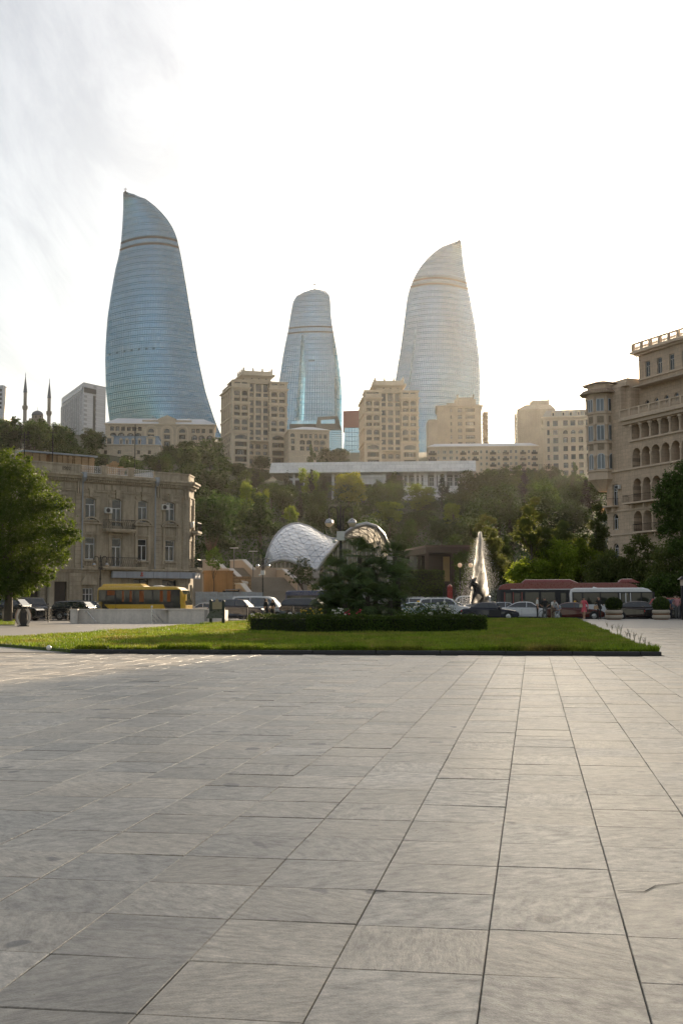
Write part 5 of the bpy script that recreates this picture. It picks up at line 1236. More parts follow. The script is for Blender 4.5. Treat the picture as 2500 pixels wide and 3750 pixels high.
# ---- shell pavilion
SH_STEEL = mat('grey_shell_steel', (0.34,0.345,0.35), 0.35, 0.6, var=0.05)
t = NT('shell_glass'); gi = t.n('ShaderNodeNewGeometry').outputs['Random Per Island']; oi = t.n('ShaderNodeObjectInfo').outputs['Random']
MATS['shell_glass'] = t.done(t.bsdf(t.mul((0.46,0.48,0.50), t.rng(oi, 0, 1, 0.86, 1.08)), 0.22, 0.7, 0.6)); SGL = MATS['shell_glass']
t = NT('shell_glass_under'); tr = t.n('ShaderNodeBsdfTranslucent'); tr.inputs[0].default_value = (0.85,0.82,0.76,1); pb = t.bsdf((0.45,0.45,0.44), 0.2); mx = t.n('ShaderNodeMixShader'); mx.inputs[0].default_value = 0.72; t.l(pb, mx.inputs[1]); t.l(tr.outputs[0], mx.inputs[2]); SGU = t.done(mx.outputs[0])
so = P(1180, 2090, 168); shell = thing('shell_pavilion', 'saddle shaped steel and glass shell pavilion behind the palms', 'pavilion', (so.x, so.y, so.z)); SO = Vector(shell.location)
def sc_(x, y, Y): return P(940+x*0.3571, 1840+y*0.3571, Y)-SO
def resample(pl, n):
    d = [0]
    for a_, b_ in zip(pl, pl[1:]): d.append(d[-1]+(b_-a_).length)
    out = []
    for k in range(n+1):
        s_ = d[-1]*k/n
        for i in range(len(pl)-1):
            if s_ <= d[i+1]+1e-6: f_ = (s_-d[i])/max(1e-6, d[i+1]-d[i]); out.append(pl[i].lerp(pl[i+1], f_)); break
    return out
def smooth(pl, k=2):
    for _ in range(k):
        q = [pl[0]]
        for a_, b_ in zip(pl, pl[1:]): q += [a_.lerp(b_, 0.25), a_.lerp(b_, 0.75)]
        pl = q+[pl[-1]]
    return pl
NA, NB = 14, 8
top = [(80,645,166),(108,510,168),(165,380,171),(245,278,174),(335,222,176),(430,209,178),(520,235,178),(620,297,176),(700,345,174),(770,374,172),(835,372,170)]
bot = [(80,655,165.5),(150,615,163),(225,588,162),(300,584,161),(380,605,160),(470,650,159),(560,695,158),(606,712,158),(660,630,159),(730,530,161),(845,392,168)]
ct = resample(smooth([sc_(*p) for p in top]), NA); cb_ = resample(smooth([sc_(*p) for p in bot]), NA)
grid = []
for i in range(NA+1):
    rowp = []
    for j in range(NB+1):
        f_ = j/NB; p = ct[i].lerp(cb_[i], f_); p = p + Vector((0,-1,0.35))*(4*f_*(1-f_))*0.7*math.sin(math.pi*min(1,max(0,i/NA)))
        rowp.append(p)
    grid.append(rowp)
def lattice(grid, prefix, gmat, rad, both=True):
    na, nb = len(grid)-1, len(grid[0])-1
    for i in range(na):
        for j in range(nb):
            q = [grid[i][j], grid[i+1][j], grid[i+1][j+1], grid[i][j+1]]
            for tri in ((0,1,2),(0,2,3)):
                pts3 = [q[k] for k in tri]; c = sum(pts3, Vector())/3
                nn = (pts3[1]-pts3[0]).cross(pts3[2]-pts3[0])
                if nn.length < 0.02: continue
                nn.normalize(); nn = nn if nn.y < 0 else -nn
                jit = Vector((random.gauss(0,0.02),random.gauss(0,0.02),random.gauss(0,0.02)))
                o_ = [c+(p-c)*0.95+nn*0.03+jit*0.0*k for k, p in enumerate(pts3)]
                m = MB(); m.mesh(o_+[p-nn*0.025 for p in o_], [(0,1,2),(5,4,3),(0,3,4,1),(1,4,5,2),(2,5,3,0)]); m.build('pane', gmat, shell)
    m = MB()
    for i in range(na+1): m.tube(grid[i], rad, 4)
    for j in range(nb+1): m.tube([grid[i][j] for i in range(na+1)], rad, 4)
    for i in range(na):
        for j in range(nb): m.tube([grid[i][j], grid[i+1][j+1]], rad, 4)
    m.build('lattice', mat('lattice_steel',(0.12,0.125,0.13),0.4,0.5), shell)
lattice(grid, 'roof', SGL, 0.055)
m = MB(); m.tube(ct, 0.16, 8); m.build('edge_tube', SH_STEEL, shell, True); m = MB(); m.tube(cb_, 0.22, 8); m.build('edge_tube', SH_STEEL, shell, True)
outr = [(845,375,166),(895,335,163),(950,285,161),(1020,243,159),(1085,222,158),(1140,217,158),(1205,237,159),(1270,293,160),(1320,375,161),(1355,470,162),(1372,560,162)]
innr = [(860,395,170),(900,378,172),(950,352,173),(1000,342,174),(1060,350,174),(1110,375,174),(1160,415,174),(1205,462,173),(1240,510,172),(1268,560,171),(1285,610,170)]
co = resample(smooth([sc_(*p) for p in outr]), 9); ci_ = resample(smooth([sc_(*p) for p in innr]), 9)
g2 = [[co[i].lerp(ci_[i], j/4)+Vector((0,0,0.5))*math.sin(math.pi*j/4) for j in range(5)] for i in range(10)]
lattice(g2, 'vault', SGU, 0.09)
m = MB(); m.tube(co, 0.3, 8); m.build('edge_tube', SH_STEEL, shell, True); m = MB(); m.tube(ci_, 0.24, 8); m.build('edge_tube', SH_STEEL, shell, True)
# glazed front under the shell
FG = glassmat('pavilion_glass', (0.045,0.042,0.035), 0.08)
for (x0, x1, yt0, yt1, Yp, n) in ((120,380,640,612,166,6),(640,1270,700,560,171,13)):
    for k in range(n):
        a_ = x0+(x1-x0)*k/n; b_ = x0+(x1-x0)*(k+1)/n
        def tp(x):
            if x0 < 400: return float(np.interp(x,[100,200,300,400],[655,612,596,625]))
            return float(np.interp(x,[640,720,800,860,950,1060,1160,1270],[690,585,480,420,375,370,425,570]))
        A = sc_(a_+2, tp(a_)+14, Yp); B = sc_(b_-2, tp(b_)+14, Yp); m = MB()
        zb_ = -3.0; m.hexa([(A.x,A.y,zb_),(B.x,B.y,zb_),(B.x,B.y+0.05,zb_),(A.x,A.y+0.05,zb_)],[A,B,B+Vector((0,0.05,0)),A+Vector((0,0.05,0))]); m.build('front_pane', FG, shell)
        m = MB(); m.box(A.x-0.1,A.x-0.02,A.y-0.12,A.y+0.12,zb_,A.z); m.build('mullion', SH_STEEL, shell)
m = MB(); m.box(-11,14,-9,8,-9.0,-2.9); m.build('base', CONC, shell)
for x_, y_ in ((80,650),(606,712),(1372,565)):
    q = sc_(x_, y_, 166 if x_ < 100 else 158 if x_ < 700 else 162); m = MB(); m.box(q.x-0.5,q.x+0.5,q.y-0.5,q.y+0.5,-3.2,q.z+0.15); m.build('foot', CONC, shell)
# ---- brown cafe building right of the palms
BRN = mat('brown_cladding', (0.060,0.038,0.024), 0.6, var=0.15); BRN2 = mat('brown_fascia', (0.10,0.06,0.036), 0.5, var=0.12)
co_ = P(1560, 2200, 150); cf = thing('cafe', 'low dark brown flat roofed cafe behind the fountain', 'building', (co_.x, co_.y, -0.2)); CO = Vector(cf.location)
def cp(u, v, Y=150): return P(u, v, Y)-CO
m = MB(); zt = cp(1600,1999).z; zb_ = cp(1600,2026).z; x1 = cp(1735,2000).x
A = cp(1488,2020,162)
m.prism_z([(0,0),(x1,0),(x1,16),(A.x,16),(A.x,A.y)], zb_, zt-0.15); m.build('roof_slab', BRN, cf)
m = MB(); m.prism_z([(-0.1,-0.12),(x1,-0.12),(x1,16),(A.x-0.1,16),(A.x-0.1,A.y)], zt-0.14, zt+0.08); m.build('roof_edge', BRN2, cf)
for u in (1562, 1657): x = cp(u,2100).x; m = MB(); m.box(x-0.2,x+0.25,-0.02+0.05,0.45,0,zb_-0.01); m.build('post', BRN, cf)
YW = mat('yellow_wall', (0.42,0.29,0.13), 0.8, var=0.1)
for u0, u1 in ((1629,1653),(1666,1690)): m = MB(); a_, b_ = cp(u0,2100).x, cp(u1,2100).x; m.box(a_,b_,2.5,2.8,cp(1640,2128).z,cp(1640,2036).z); m.build('wall_panel', YW, cf)
for u0, u1 in ((1503,1517),(1518,1531),(1532,1545),(1546,1560)):
    a_, b_ = cp(u0,2100,156), cp(u1,2100,156); m = MB(); m.box(a_.x,b_.x-0.03,a_.y+2,a_.y+2.06,1.5,zb_-0.02); m.build('glass_pane', FG, cf)
window(cf, cp(1674,2100).x, cp(1674,2118).z, 0.6, 1.6, 2.4, 0, 'cross', BRN, GLS, 0.07)
m = MB(); m.box(cp(1626,2100).x,x1,0.1,0.5,cp(1640,2138).z,cp(1640,2129).z); m.build('beam', BRN, cf)
m = MB(); m.box(cp(1563,2100).x,x1,3.0,3.3,0,zb_-0.02); m.build('back_wall', mat('dim_back_wall',(0.05,0.038,0.028),0.8), cf)
# ================================================================== street furniture on the plaza
def UB(u, b, z=0.0):
    d = ray(u, 2250); d.z = 0; k = b/(d.dot(PD)); q = d*k; return Vector((q.x, q.y, z))
WALLM = mat('pale_marble_wall', (0.60,0.55,0.49), 0.6, var=0.12, scale=0.5, fine=0.12, fscale=6, streak=0.2)
# underpass parapet
w0 = G(257, 2283); Yw = w0.y
up = thing('underpass_wall', 'pale marble parapet wall round the underpass stairs', 'wall', (w0.x, w0.y, 0), R(-1.5)); k = Yw/F
def wl(u): return (u-257)*k*1.0
hw_ = (2283-2233)*k
m = MB(); m.box(wl(281)+0.01, wl(590), 0.55, 0.85, 0, hw_-0.05); m.build('inner_panel', WALLM, up)
m = MB(); m.box(wl(257), wl(281), 0.0, 2.2, 0, hw_-0.05); m.build('end_pier', WALLM, up)
for i, (a_, b_) in enumerate(((590,617),(617,700),(700,815))): m = MB(); m.box(wl(a_)+0.006, wl(b_)-0.006, (0.42 if i == 0 else 0.0), 0.86, 0, hw_-0.05); m.build('front_panel', WALLM, up)
m = MB(); m.box(wl(285), wl(590), 2.6, 2.9, 0, hw_-0.06); m.box(wl(590), wl(815), 0.9, 2.88, 0.02, hw_-0.08); m.build('rear_wall', WALLM, up)
m = MB(); m.box(wl(255), wl(590), 0.5, 0.9, hw_-0.05, hw_+0.03); m.box(wl(255), wl(284), -0.05, 0.497, hw_-0.05, hw_+0.03); m.box(wl(590)+0.002, wl(817), -0.05, 0.9, hw_-0.05, hw_+0.03); m.build('coping', WALLM, up)
m = MB(); m.box(wl(748), wl(760), -0.004, 0.0-0.001, 0.12, hw_-0.06); m.build('pilaster_strip', mat('wall_strip', (0.26,0.24,0.22), 0.6), up)
m = MB(); m.tube([(wl(306),0.42,hw_*0.86),(wl(314),0.35,hw_*0.86),(wl(349),0.35,0.05)],0.03,6); m.tube([(wl(306),0.55,hw_*0.86),(wl(306),0.42,hw_*0.86)],0.05,6); m.build('handrail', STEEL, up)
m = MB(); m.tube([(wl(556),-0.1,0),(wl(556),-0.1,hw_+0.14)],0.045,7); m.ball((wl(556),-0.1,hw_+0.18),0.07,n=8)
for f_ in (1.0,0.62,0.28): m.tube([(wl(556),-0.1,hw_*f_),(wl(556)+hw_*f_*0.75,-0.1+0.4,0.05)],0.022,5)
m.build('stair_rail', STEEL, up)
# sign board on two posts
DKG = mat('dark_green_paint', (0.012,0.022,0.018), 0.4); BRD = mat('bronze_board', (0.30,0.25,0.17), 0.35, 0.3, var=0.1)
s0 = G(771,2290); sg = thing('information_board', 'tilted information board between two dark green posts at the lawn edge', 'sign', (s0.x, s0.y, 0.0), R(14)); k = s0.y/F
hp = (2290-2196)*k; wd = 46*k
for x_, sc in ((0,1.0),(wd,0.98)):
    m = MB(); m.box(x_-0.085,x_+0.085,-0.085,0.085,0,hp*sc-0.1); m.build('post', DKG, sg); m = MB(); m.ball((x_,0,hp*sc-0.09),0.1,0.1,0.09,8,6); m.build('post_cap', DKG, sg)
m = MB(); m.hexa([(-0.35,-0.55,0.42),(wd-0.1,-0.55,0.42),(wd-0.1,-0.51,0.42),(-0.35,-0.51,0.42)],[(0.05,0.1,1.02),(wd-0.1+0.08,0.1,1.02),(wd-0.1+0.08,0.14,1.02),(0.05,0.14,1.02)]); m.build('lower_panel', mat('green_panel',(0.045,0.055,0.025),0.3), sg)
zt0 = 1.03
m = MB(); m.box(0.09,wd-0.09,-0.03,0.02,zt0-0.05,hp-0.16); m.prism_y([(wd/2-0.12,hp-0.159),(wd/2+0.12,hp-0.159),(wd/2+0.06,hp+0.02),(wd/2-0.06,hp+0.02)],-0.03,0.02); m.build('upper_panel', BRD, sg)
# barrel shaped litter bin
b0_ = G(84, 2294); bn = thing('litter_bin', 'barrel shaped slatted litter bin on the pavement at the left', 'bin', (b0_.x, b0_.y, 0), R(20))
BINW = mat('bin_cream', (0.45,0.40,0.33), 0.6); hb = 1.04
def barrel(z): return 0.27+0.16*math.sin(math.pi*min(1,max(0,(z-0.06)/0.98)))
for s_ in (-1,1):
    m = MB(); zs_ = [0.1+0.92*i/10 for i in range(11)]
    for q in (-1,1):
        for z0_, z1_ in zip(zs_, zs_[1:]):
            a0_, a1_ = sorted((q*barrel(z0_), q*(barrel(z0_)-0.13))); b0_2, b1_2 = sorted((q*barrel(z1_), q*(barrel(z1_)-0.13)))
            m.hexa([(a0_,s_*0.30-0.03,z0_),(a1_,s_*0.30-0.03,z0_),(a1_,s_*0.30+0.03,z0_),(a0_,s_*0.30+0.03,z0_)],[(b0_2,s_*0.30-0.03,z1_),(b1_2,s_*0.30-0.03,z1_),(b1_2,s_*0.30+0.03,z1_),(b0_2,s_*0.30+0.03,z1_)])
    m.build('side_rib', BINW, bn)
for i in range(11):
    z = 0.13+0.085*i
    for s_ in (-1,1): m = MB(); r_ = barrel(z); m.box(s_*r_-0.03, s_*r_+0.03, -0.27, 0.27, z, z+0.055); m.build('slat', mat('bin_slat',(0.30,0.17,0.10),0.6), bn)
m = MB(); m.box(-0.2,0.2,-0.26,0.26,0.05,0.88); m.build('liner', BLK, bn)
m = MB(); m.box(-0.32,0.32,-0.36,0.36,0,0.05); m.box(-0.2,0.2,-0.36,0.36,0.05,0.1); m.build('base', BLK, bn)
# white ball on the grass
gb = G(179,2372,0.16); m = MB(); m.ball((0,0,0),0.075,n=14,m=10); tag(m.build('ball', mat('white_plastic',(0.7,0.7,0.68),0.4), None, True, loc=(gb.x,gb.y,0.155)), 'small white ball lying in the grass by the kerb', 'ball')
# black iron fence with rings along the road side
def fence_panel(w, h):
    m = MB(); 
    for z in (0.08, h-0.14, h): m.box(0,w,-0.02,0.02,z-0.02,z+0.02)
    for x_ in (0.08,0.16,w-0.16,w-0.08): m.box(x_-0.012,x_+0.012,-0.012,0.012,0.08,h)
    m.tube([(0.2,0,0.1),(w-0.2,0,h-0.16)],0.012,4); m.tube([(w-0.2,0,0.1),(0.2,0,h-0.16)],0.012,4)
    for r_ in (0.2,0.12):
        m.tube([(w/2+r_*math.cos(t_),0,h*0.47+r_*math.sin(t_)) for t_ in [i*math.pi/6 for i in range(13)]],0.014,4,cap=False)
    return m.data('fence_panel', BLK)
FP = fence_panel(1.45, 0.95); pm = MB(); pm.box(-0.045,0.045,-0.045,0.045,0,1.05); pm.ball((0,0,1.08),0.06,n=8,m=6); FPOST = pm.data('post', BLK)
def fence(label, pA, pB):
    d = pB-pA; n = max(1, int(round(d.length/1.6))); f_ = thing('iron_fence', label, 'fence', (pA.x,pA.y,0), math.atan2(d.y,d.x), 'iron fences along the road'); st_ = d.length/n
    for k in range(n+1):
        put('post', FPOST, f_, (k*st_,0,0))
        if k < n: put('railing_panel', FP, f_, (k*st_+0.07,0,0), None, (st_-0.14)/1.45 if False else (( st_-0.14)/1.45,1,1))
fence('black iron fence with ring pattern left of the marble wall', UB(-60,81), UB(258,81)); fence('black iron fence with ring pattern behind the two walking women', UB(822,82), UB(1240,82))
# lamps
GLOBE = mat('opal_globe', (0.68,0.60,0.50), 0.35, var=0.03); CAPM = mat('globe_cap_metal', (0.34,0.35,0.36), 0.3, 0.8)
t = NT('opal_globe_glass'); tr = t.n('ShaderNodeBsdfTranslucent'); tr.inputs[0].default_value = (0.85,0.74,0.60,1); mx = t.n('ShaderNodeMixShader'); mx.inputs[0].default_value = 0.55; t.l(t.bsdf((0.78,0.72,0.64),0.3), mx.inputs[1]); t.l(tr.outputs[0], mx.inputs[2]); GLOBE = t.done(mx.outputs[0])
def globe_lamp(label, loc, h, box=False, gr=0.23, span=0.64):
    r_ = thing('street_lamp', label, 'street lamp', loc, 0, 'twin globe street lamps')
    m = MB(); m.lathe([(0.16,0),(0.16,0.5),(0.10,0.7),(0.075,h*0.5),(0.065,h-1.0),(0.05,h-0.1),(0.03,h+0.06)], 8); m.lathe([(0.09,0),(0.11,0.05),(0.09,0.1)],8,(0,0,h*0.62)); m.build('post', BLK, r_)
    for s_ in (-1,1):
        m = MB(); x1 = s_*span; pts_ = [(s_*0.14,0,h-1.35),(s_*0.15,0,h-0.42)]+[(s_*(0.15+(span-0.11)/2*(1-math.cos(t_))),0,h-0.42+0.36*math.sin(t_)) for t_ in [i*math.pi/10 for i in range(11)]]
        m.tube(pts_,0.04,6); m.tube([(x1-s_*(0.07-0.09*math.cos(t_)),0,h-0.5+0.09*math.sin(t_)) for t_ in [i*0.7 for i in range(9)]],0.022,5)
        m.tube([(s_*0.05,0,h-1.15),(s_*0.16,0,h-1.15)],0.03,5); m.tube([(s_*0.05,0,h-0.6),(s_*0.16,0,h-0.6)],0.03,5)
        m.tube([(x1,0,h-0.45),(x1,0,h-0.74)],0.028,5); m.build('arm', BLK, r_)
        g_ = MB(); zc = h-0.74-gr; g_.lathe([(gr*math.cos(a_),gr*math.sin(a_)) for a_ in [-math.pi/2+0.05+i*(math.pi/2-0.05)/8 for i in range(9)]],14,(x1,0,zc)); gg = g_.build('globe', GLOBE, r_, True)
        c_ = MB(); c_.lathe([(gr*1.08,-0.02),(gr*1.08,0.03)]+[(gr*math.cos(a_),gr*math.sin(a_)+0.02) for a_ in [0.1+i*math.pi/18 for i in range(8)]]+[(0.03,gr+0.04)],14,(x1,0,zc)); c_.build('globe_cap', CAPM, gg, True)
    if box: m = MB(); m.box(-0.22,0.22,-0.36,-0.08,h-1.95,h-1.45); b_ = m.build('equipment_box', ACW, r_); m = MB(); m.ball((-0.36,-0.2,h-2.0),0.11,n=10,m=8); m.tube([(-0.36,-0.2,h-1.95),(-0.15,-0.2,h-1.8)],0.02,5); m.build('camera', ACW, r_, True)
    return r_
lp = UB(1248, 64.5); globe_lamp('tall twin globe street lamp with white box rising from the palms', (lp.x,lp.y,0), P(1248,1852,lp.y).z, True)
lp = P(962,2200,134); globe_lamp('twin globe street lamp with camera box in front of the stair', (lp.x,lp.y,-0.13), P(962,2042,134).z+0.1, True, 0.2, 0.62)
lp = P(366,2200,116); globe_lamp('twin globe street lamp in front of the old house', (lp.x,lp.y,-0.13), P(366,2034,116).z+0.1, False, 0.18, 0.64)
def post_lamp(label, u, vt, Y, zb): 
    q = P(u, vt, Y); r_ = thing('lamp_post', label, 'lamp post', (q.x,Y,zb), 0, 'slim lamp posts by the stair'); h = q.z-zb
    m = MB(); m.tube([(0,0,0),(0,0,h)],0.06,6); m.build('pole', mat('grey_pole',(0.12,0.12,0.12),0.5), r_); m = MB(); m.box(-0.55,0.55,-0.12,0.12,h,h+0.08); m.build('lamp_head', ACW, r_)
post_lamp('slim lamp post at the left parapet of the upper stair', 857, 2008, 150, 1.0); post_lamp('slim lamp post in the middle of the stair', 927, 2020, 147, 1.0); post_lamp('slim lamp post at the right parapet of the stair', 1092, 2040, 144, 1.0)
for u, lb in ((1683,'white globe lamp seen left of the water jet'),(1722,'white globe lamp seen through the spray')):
    q = P(u, 2070, 140); r_ = thing('globe_lamp', lb, 'street lamp', (q.x,q.y,-0.13), 0, 'single globe lamps behind the fountain'); m = MB(); m.tube([(0,0,0),(0,0,q.z-0.1)],0.05,6); m.build('post', BLK, r_); m = MB(); m.ball((0,0,q.z+0.13),0.27,n=12,m=8); m.build('globe', GLOBE, r_, True)
q = P(1647, 2230, 128); r_ = thing('advert_column', 'narrow red street advert stand left of the fountain', 'sign', (q.x,q.y,-0.13)); m = MB(); m.box(-0.28,0.28,-0.06,0.06,0,3.1); m.lathe([(0.28,0),(0.2,0.14),(0.05,0.24)],10,(0,0,3.1)); m.build('red_panel', paint('advert_red',(0.30,0.02,0.015)), r_)
m = MB(); m.box(-0.12,0.12,-0.07,-0.061,0.9,1.6); m.build('print', WFR, r_); m = MB(); m.box(-0.75,-0.6,-0.05,0.05,0,3.0); m.build('side_post', BLK, r_)
# round planters with clipped box balls
PLC = mat('planter_stone', (0.40,0.345,0.275), 0.8, var=0.12); PBAND = mat('planter_band', (0.20,0.09,0.035), 0.7)
planters = []
for u, lb in ((2247,'stone planter with clipped ball bush nearer the woman in black'),(2420,'stone planter with clipped ball bush by the right edge')):
    q = UB(u, 90.6); r_ = thing('planter', lb, 'planter', (q.x,q.y,0), 0, 'stone planters by the road'); R_ = 0.66
    for z0, z1 in ((0.05,0.36),(0.43,0.72)): m = MB(); m.lathe([(R_*0.86,z0),(R_,z0+0.07),(R_,z1-0.07),(R_*0.88,z1)],20); m.build('drum', PLC, r_, True)
    m = MB(); m.lathe([(R_*0.94,0.361),(R_*0.94,0.429)],20); m.build('band', PBAND, r_, True); m = MB(); m.lathe([(R_*0.8,0),(R_*0.8,0.05)],16); m.build('foot', PBAND, r_)
    planters.append((r_, R_))
# plaza lantern post cut by the right edge
q = UB(2500, 89.5); r_ = thing('lantern_post', 'dark lantern post with pointed cap cut off by the right edge', 'street lamp', (q.x+0.05,q.y,0)); m = MB(); m.box(-0.14,0.14,-0.14,0.14,0,2.5); m.build('post', BLK, r_); m = MB(); m.box(-0.16,0.16,-0.16,0.16,2.5,2.95); m.build('lantern', GLOBE, r_); m = MB(); m.prism_z([(-0.34,-0.34),(0.34,-0.34),(0.34,0.34),(-0.34,0.34)],2.95,3.2,0.2); m.build('cap', BLK, r_)
# ================================================================== vehicles
TYRE = mat('tyre_rubber', (0.015,0.015,0.016), 0.85); RIM = mat('alloy_rim', (0.42,0.42,0.43), 0.3, 0.85); BLKP = mat('black_plastic', (0.014,0.014,0.015), 0.6)
CGL = glassmat('car_glass', (0.012,0.015,0.017), 0.04, spec=1.0, var=0.3)
HEADL = mat('headlamp_glass', (0.55,0.56,0.57), 0.12, 0.3); TAILL = paint('tail_lamp_red', (0.38,0.01,0.01), 0.15)
def clip_x(poly, x0, x1):
    for xc, sgn in ((x0, 1), (x1, -1)):
        out = []
        for i in range(len(poly)):
            a, b = poly[i], poly[(i+1) % len(poly)]; da, db = (a[0]-xc)*sgn, (b[0]-xc)*sgn
            if da >= 0: out.append(a)
            if da*db < 0: f = da/(da-db); out.append((a[0]+(b[0]-a[0])*f, a[1]+(b[1]-a[1])*f))
        poly = out
        if len(poly) < 3: return []
    return poly
PROF = {
 'sedan': ([(-.48,.17),(.465,.15),(.495,.24),(.498,.42),(.45,.52),(.34,.585),(.21,.635),(-.30,.67),(-.45,.665),(-.492,.62),(-.5,.45),(-.495,.24)], [(.21,.63),(.075,.955),(-.02,.995),(-.14,.985),(-.22,.93),(-.37,.665)], (-.02,)),
 'suv':   ([(-.48,.19),(.46,.17),(.495,.26),(.498,.46),(.46,.56),(.37,.60),(.25,.64),(-.46,.67),(-.495,.60),(-.5,.42),(-.495,.26)], [(.25,.635),(.13,.95),(.02,.995),(-.30,.985),(-.42,.95),(-.485,.66)], (.0,-.24)),
 'van':   ([(-.49,.14),(.46,.13),(.495,.20),(.495,.36),(.45,.44),(.36,.50),(-.49,.52),(-.5,.30)], [(.36,.495),(.20,.93),(.12,.985),(-.10,1.0),(-.46,.985),(-.49,.93),(-.495,.515)], (.10,-.17)),
}
WHEELC = {}
def wheel(par, x, y, r, side, w=0.2):
    key = (round(r,2), w)
    if key not in WHEELC:
        t = MB(); t.lathe([(r*0.62,-w/2),(r*0.95,-w/2),(r,-w/2+0.03),(r,w/2-0.03),(r*0.95,w/2),(r*0.62,w/2)],18,cap=False)
        q = MB(); q.lathe([(r*0.64,-0.02),(r*0.64,0.03)],14)
        for k in range(5):
            a = k*2*math.pi/5; c, s_ = math.cos(a), math.sin(a); e = 0.07*r/0.32
            q.hexa([(-s_*e,c*e,0.03),(s_*e,-c*e,0.03),(c*r*0.6+s_*e,s_*r*0.6-c*e,0.03),(c*r*0.6-s_*e,s_*r*0.6+c*e,0.03)],[(-s_*e,c*e,0.07),(s_*e,-c*e,0.07),(c*r*0.6+s_*e,s_*r*0.6-c*e,0.05),(c*r*0.6-s_*e,s_*r*0.6+c*e,0.05)])
        q.lathe([(r*0.15,0.03),(r*0.13,0.08)],8); WHEELC[key] = (t.data('wheel',TYRE), q.data('rim',RIM))
    t, q = WHEELC[key]; o = put('wheel', t, par, (x, y, r), (math.pi/2 if side < 0 else -math.pi/2, 0, 0)); put('rim', q, o, (0,0,w/2-0.045)); return o
def car(label, u, b, L, H, kind, pm, rev=False, name='car', W=1.8, cat='car', open_door=False, r=0.32, ang=0.0, taxi=False, rack=False, group='cars on the road behind the lawn'):
    q = UB(u, b, -0.12 if b > BR else 0.0); rt = thing(name, label, cat, q, -PSI+(math.pi if rev else 0)+ang, group)
    lo, cab, pil = PROF[kind]; zb = H*min(p[1] for p in cab)
    def hw(z): return W/2*(1-0.20*max(0,(z-zb)/(H-zb)))
    m = MB(); lp_ = [(x*L, z*H) for x, z in lo]; n = len(lp_)
    # lower body: three slabs across give a rounded shoulder
    ys = [(-W/2,0.90),(-W/2+0.0,1)]
    rings = []
    for y, sx_ in ((-W/2,0.985),(-W/2+0.10,1.0),(W/2-0.10,1.0),(W/2,0.985)):
        rings.append([(x*sx_, y*(1 if 0.3*H < z < 0.6*H else 0.965), z*(1 if abs(y) < W/2-0.05 else 0.985)+0.004) for x, z in lp_])
    ps = [p for rg_ in rings for p in rg_]; fs = [tuple(range(n)), tuple(range(4*n-1,3*n-1,-1))]
    for k in range(3):
        for i in range(n): fs.append((k*n+(i+1)%n, k*n+i, (k+1)*n+i, (k+1)*n+(i+1)%n))
    m.mesh(ps, fs)
    cp_ = [(x*L, z*H) for x, z in cab]; nc = len(cp_)
    m.mesh([(x,-hw(z)+0.02,z) for x,z in cp_]+[(x,hw(z)-0.02,z) for x,z in cp_], [tuple(range(nc)) if False else tuple(range(nc-1,-1,-1)), tuple(range(nc,2*nc))]+[(i,(i+1)%nc,(i+1)%nc+nc,i+nc) for i in range(nc)])
    m.build('body', pm, rt, bevel=0.05)
    # side glass
    cx_ = sum(p[0] for p in cp_)/nc; cz = (zb+H)/2
    sp_ = [(cx_+(x-cx_)*0.90, cz+(z-cz)*0.76+0.01) for x, z in cp_][::-1]
    xs_ = sorted([min(p[0] for p in sp_)]+[p_*L for p_ in pil]+[max(p[0] for p in sp_)])
    for s_ in (-1,1):
        for i in range(len(xs_)-1):
            pl = clip_x(sp_, xs_[i]+0.03, xs_[i+1]-0.03)
            if len(pl) < 3: continue
            mm = MB(); A = [(x, s_*(hw(z)-0.005), z) for x, z in pl]; B = [(x, s_*(hw(z)-0.05), z) for x, z in pl]; k = len(pl)
            mm.mesh(A+B, [tuple(range(k)), tuple(range(2*k-1,k-1,-1))]+[((j+1)%k, j, j+k, (j+1)%k+k) for j in range(k)]); mm.build('side_window', CGL, rt)
    def cross(p0, p1, f0, f1, nm):
        x0, z0 = p0[0]+(p1[0]-p0[0])*f0, p0[1]+(p1[1]-p0[1])*f0; x1, z1 = p0[0]+(p1[0]-p0[0])*f1, p0[1]+(p1[1]-p0[1])*f1
        nx, nz = (z1-z0), -(x1-x0); ln = math.hypot(nx,nz); nx, nz = nx/ln, nz/ln
        if nz < 0: nx, nz = -nx, -nz
        e = 0.022; mm = MB(); w0, w1 = hw(z0)-0.1, hw(z1)-0.1
        mm.mesh([(x0+nx*e,-w0,z0+nz*e),(x0+nx*e,w0,z0+nz*e),(x1+nx*e,w1,z1+nz*e),(x1+nx*e,-w1,z1+nz*e)]+[(x0-nx*e,-w0,z0-nz*e),(x0-nx*e,w0,z0-nz*e),(x1-nx*e,w1,z1-nz*e),(x1-nx*e,-w1,z1-nz*e)],[(0,1,2,3),(7,6,5,4),(0,4,5,1),(1,5,6,2),(2,6,7,3),(3,7,4,0)]); mm.build(nm, CGL, rt)
    cross(cp_[0], cp_[1], 0.06, 0.97, 'windscreen'); cross(cp_[-1], cp_[-2], 0.1, 0.95, 'rear_window')
    wx = 0.315*L
    for x in (-wx*0.98, wx):
        for s_ in (-1,1):
            mm = MB(); mm.lathe([(r*1.16,-0.02),(r*1.16,0.02)],18); mm.build('wheel_arch', BLKP, rt, loc=(x, s_*(W/2-0.012), r+0.02), rot=(math.pi/2,0,0)); wheel(rt, x, s_*(W/2-0.07), r, s_)
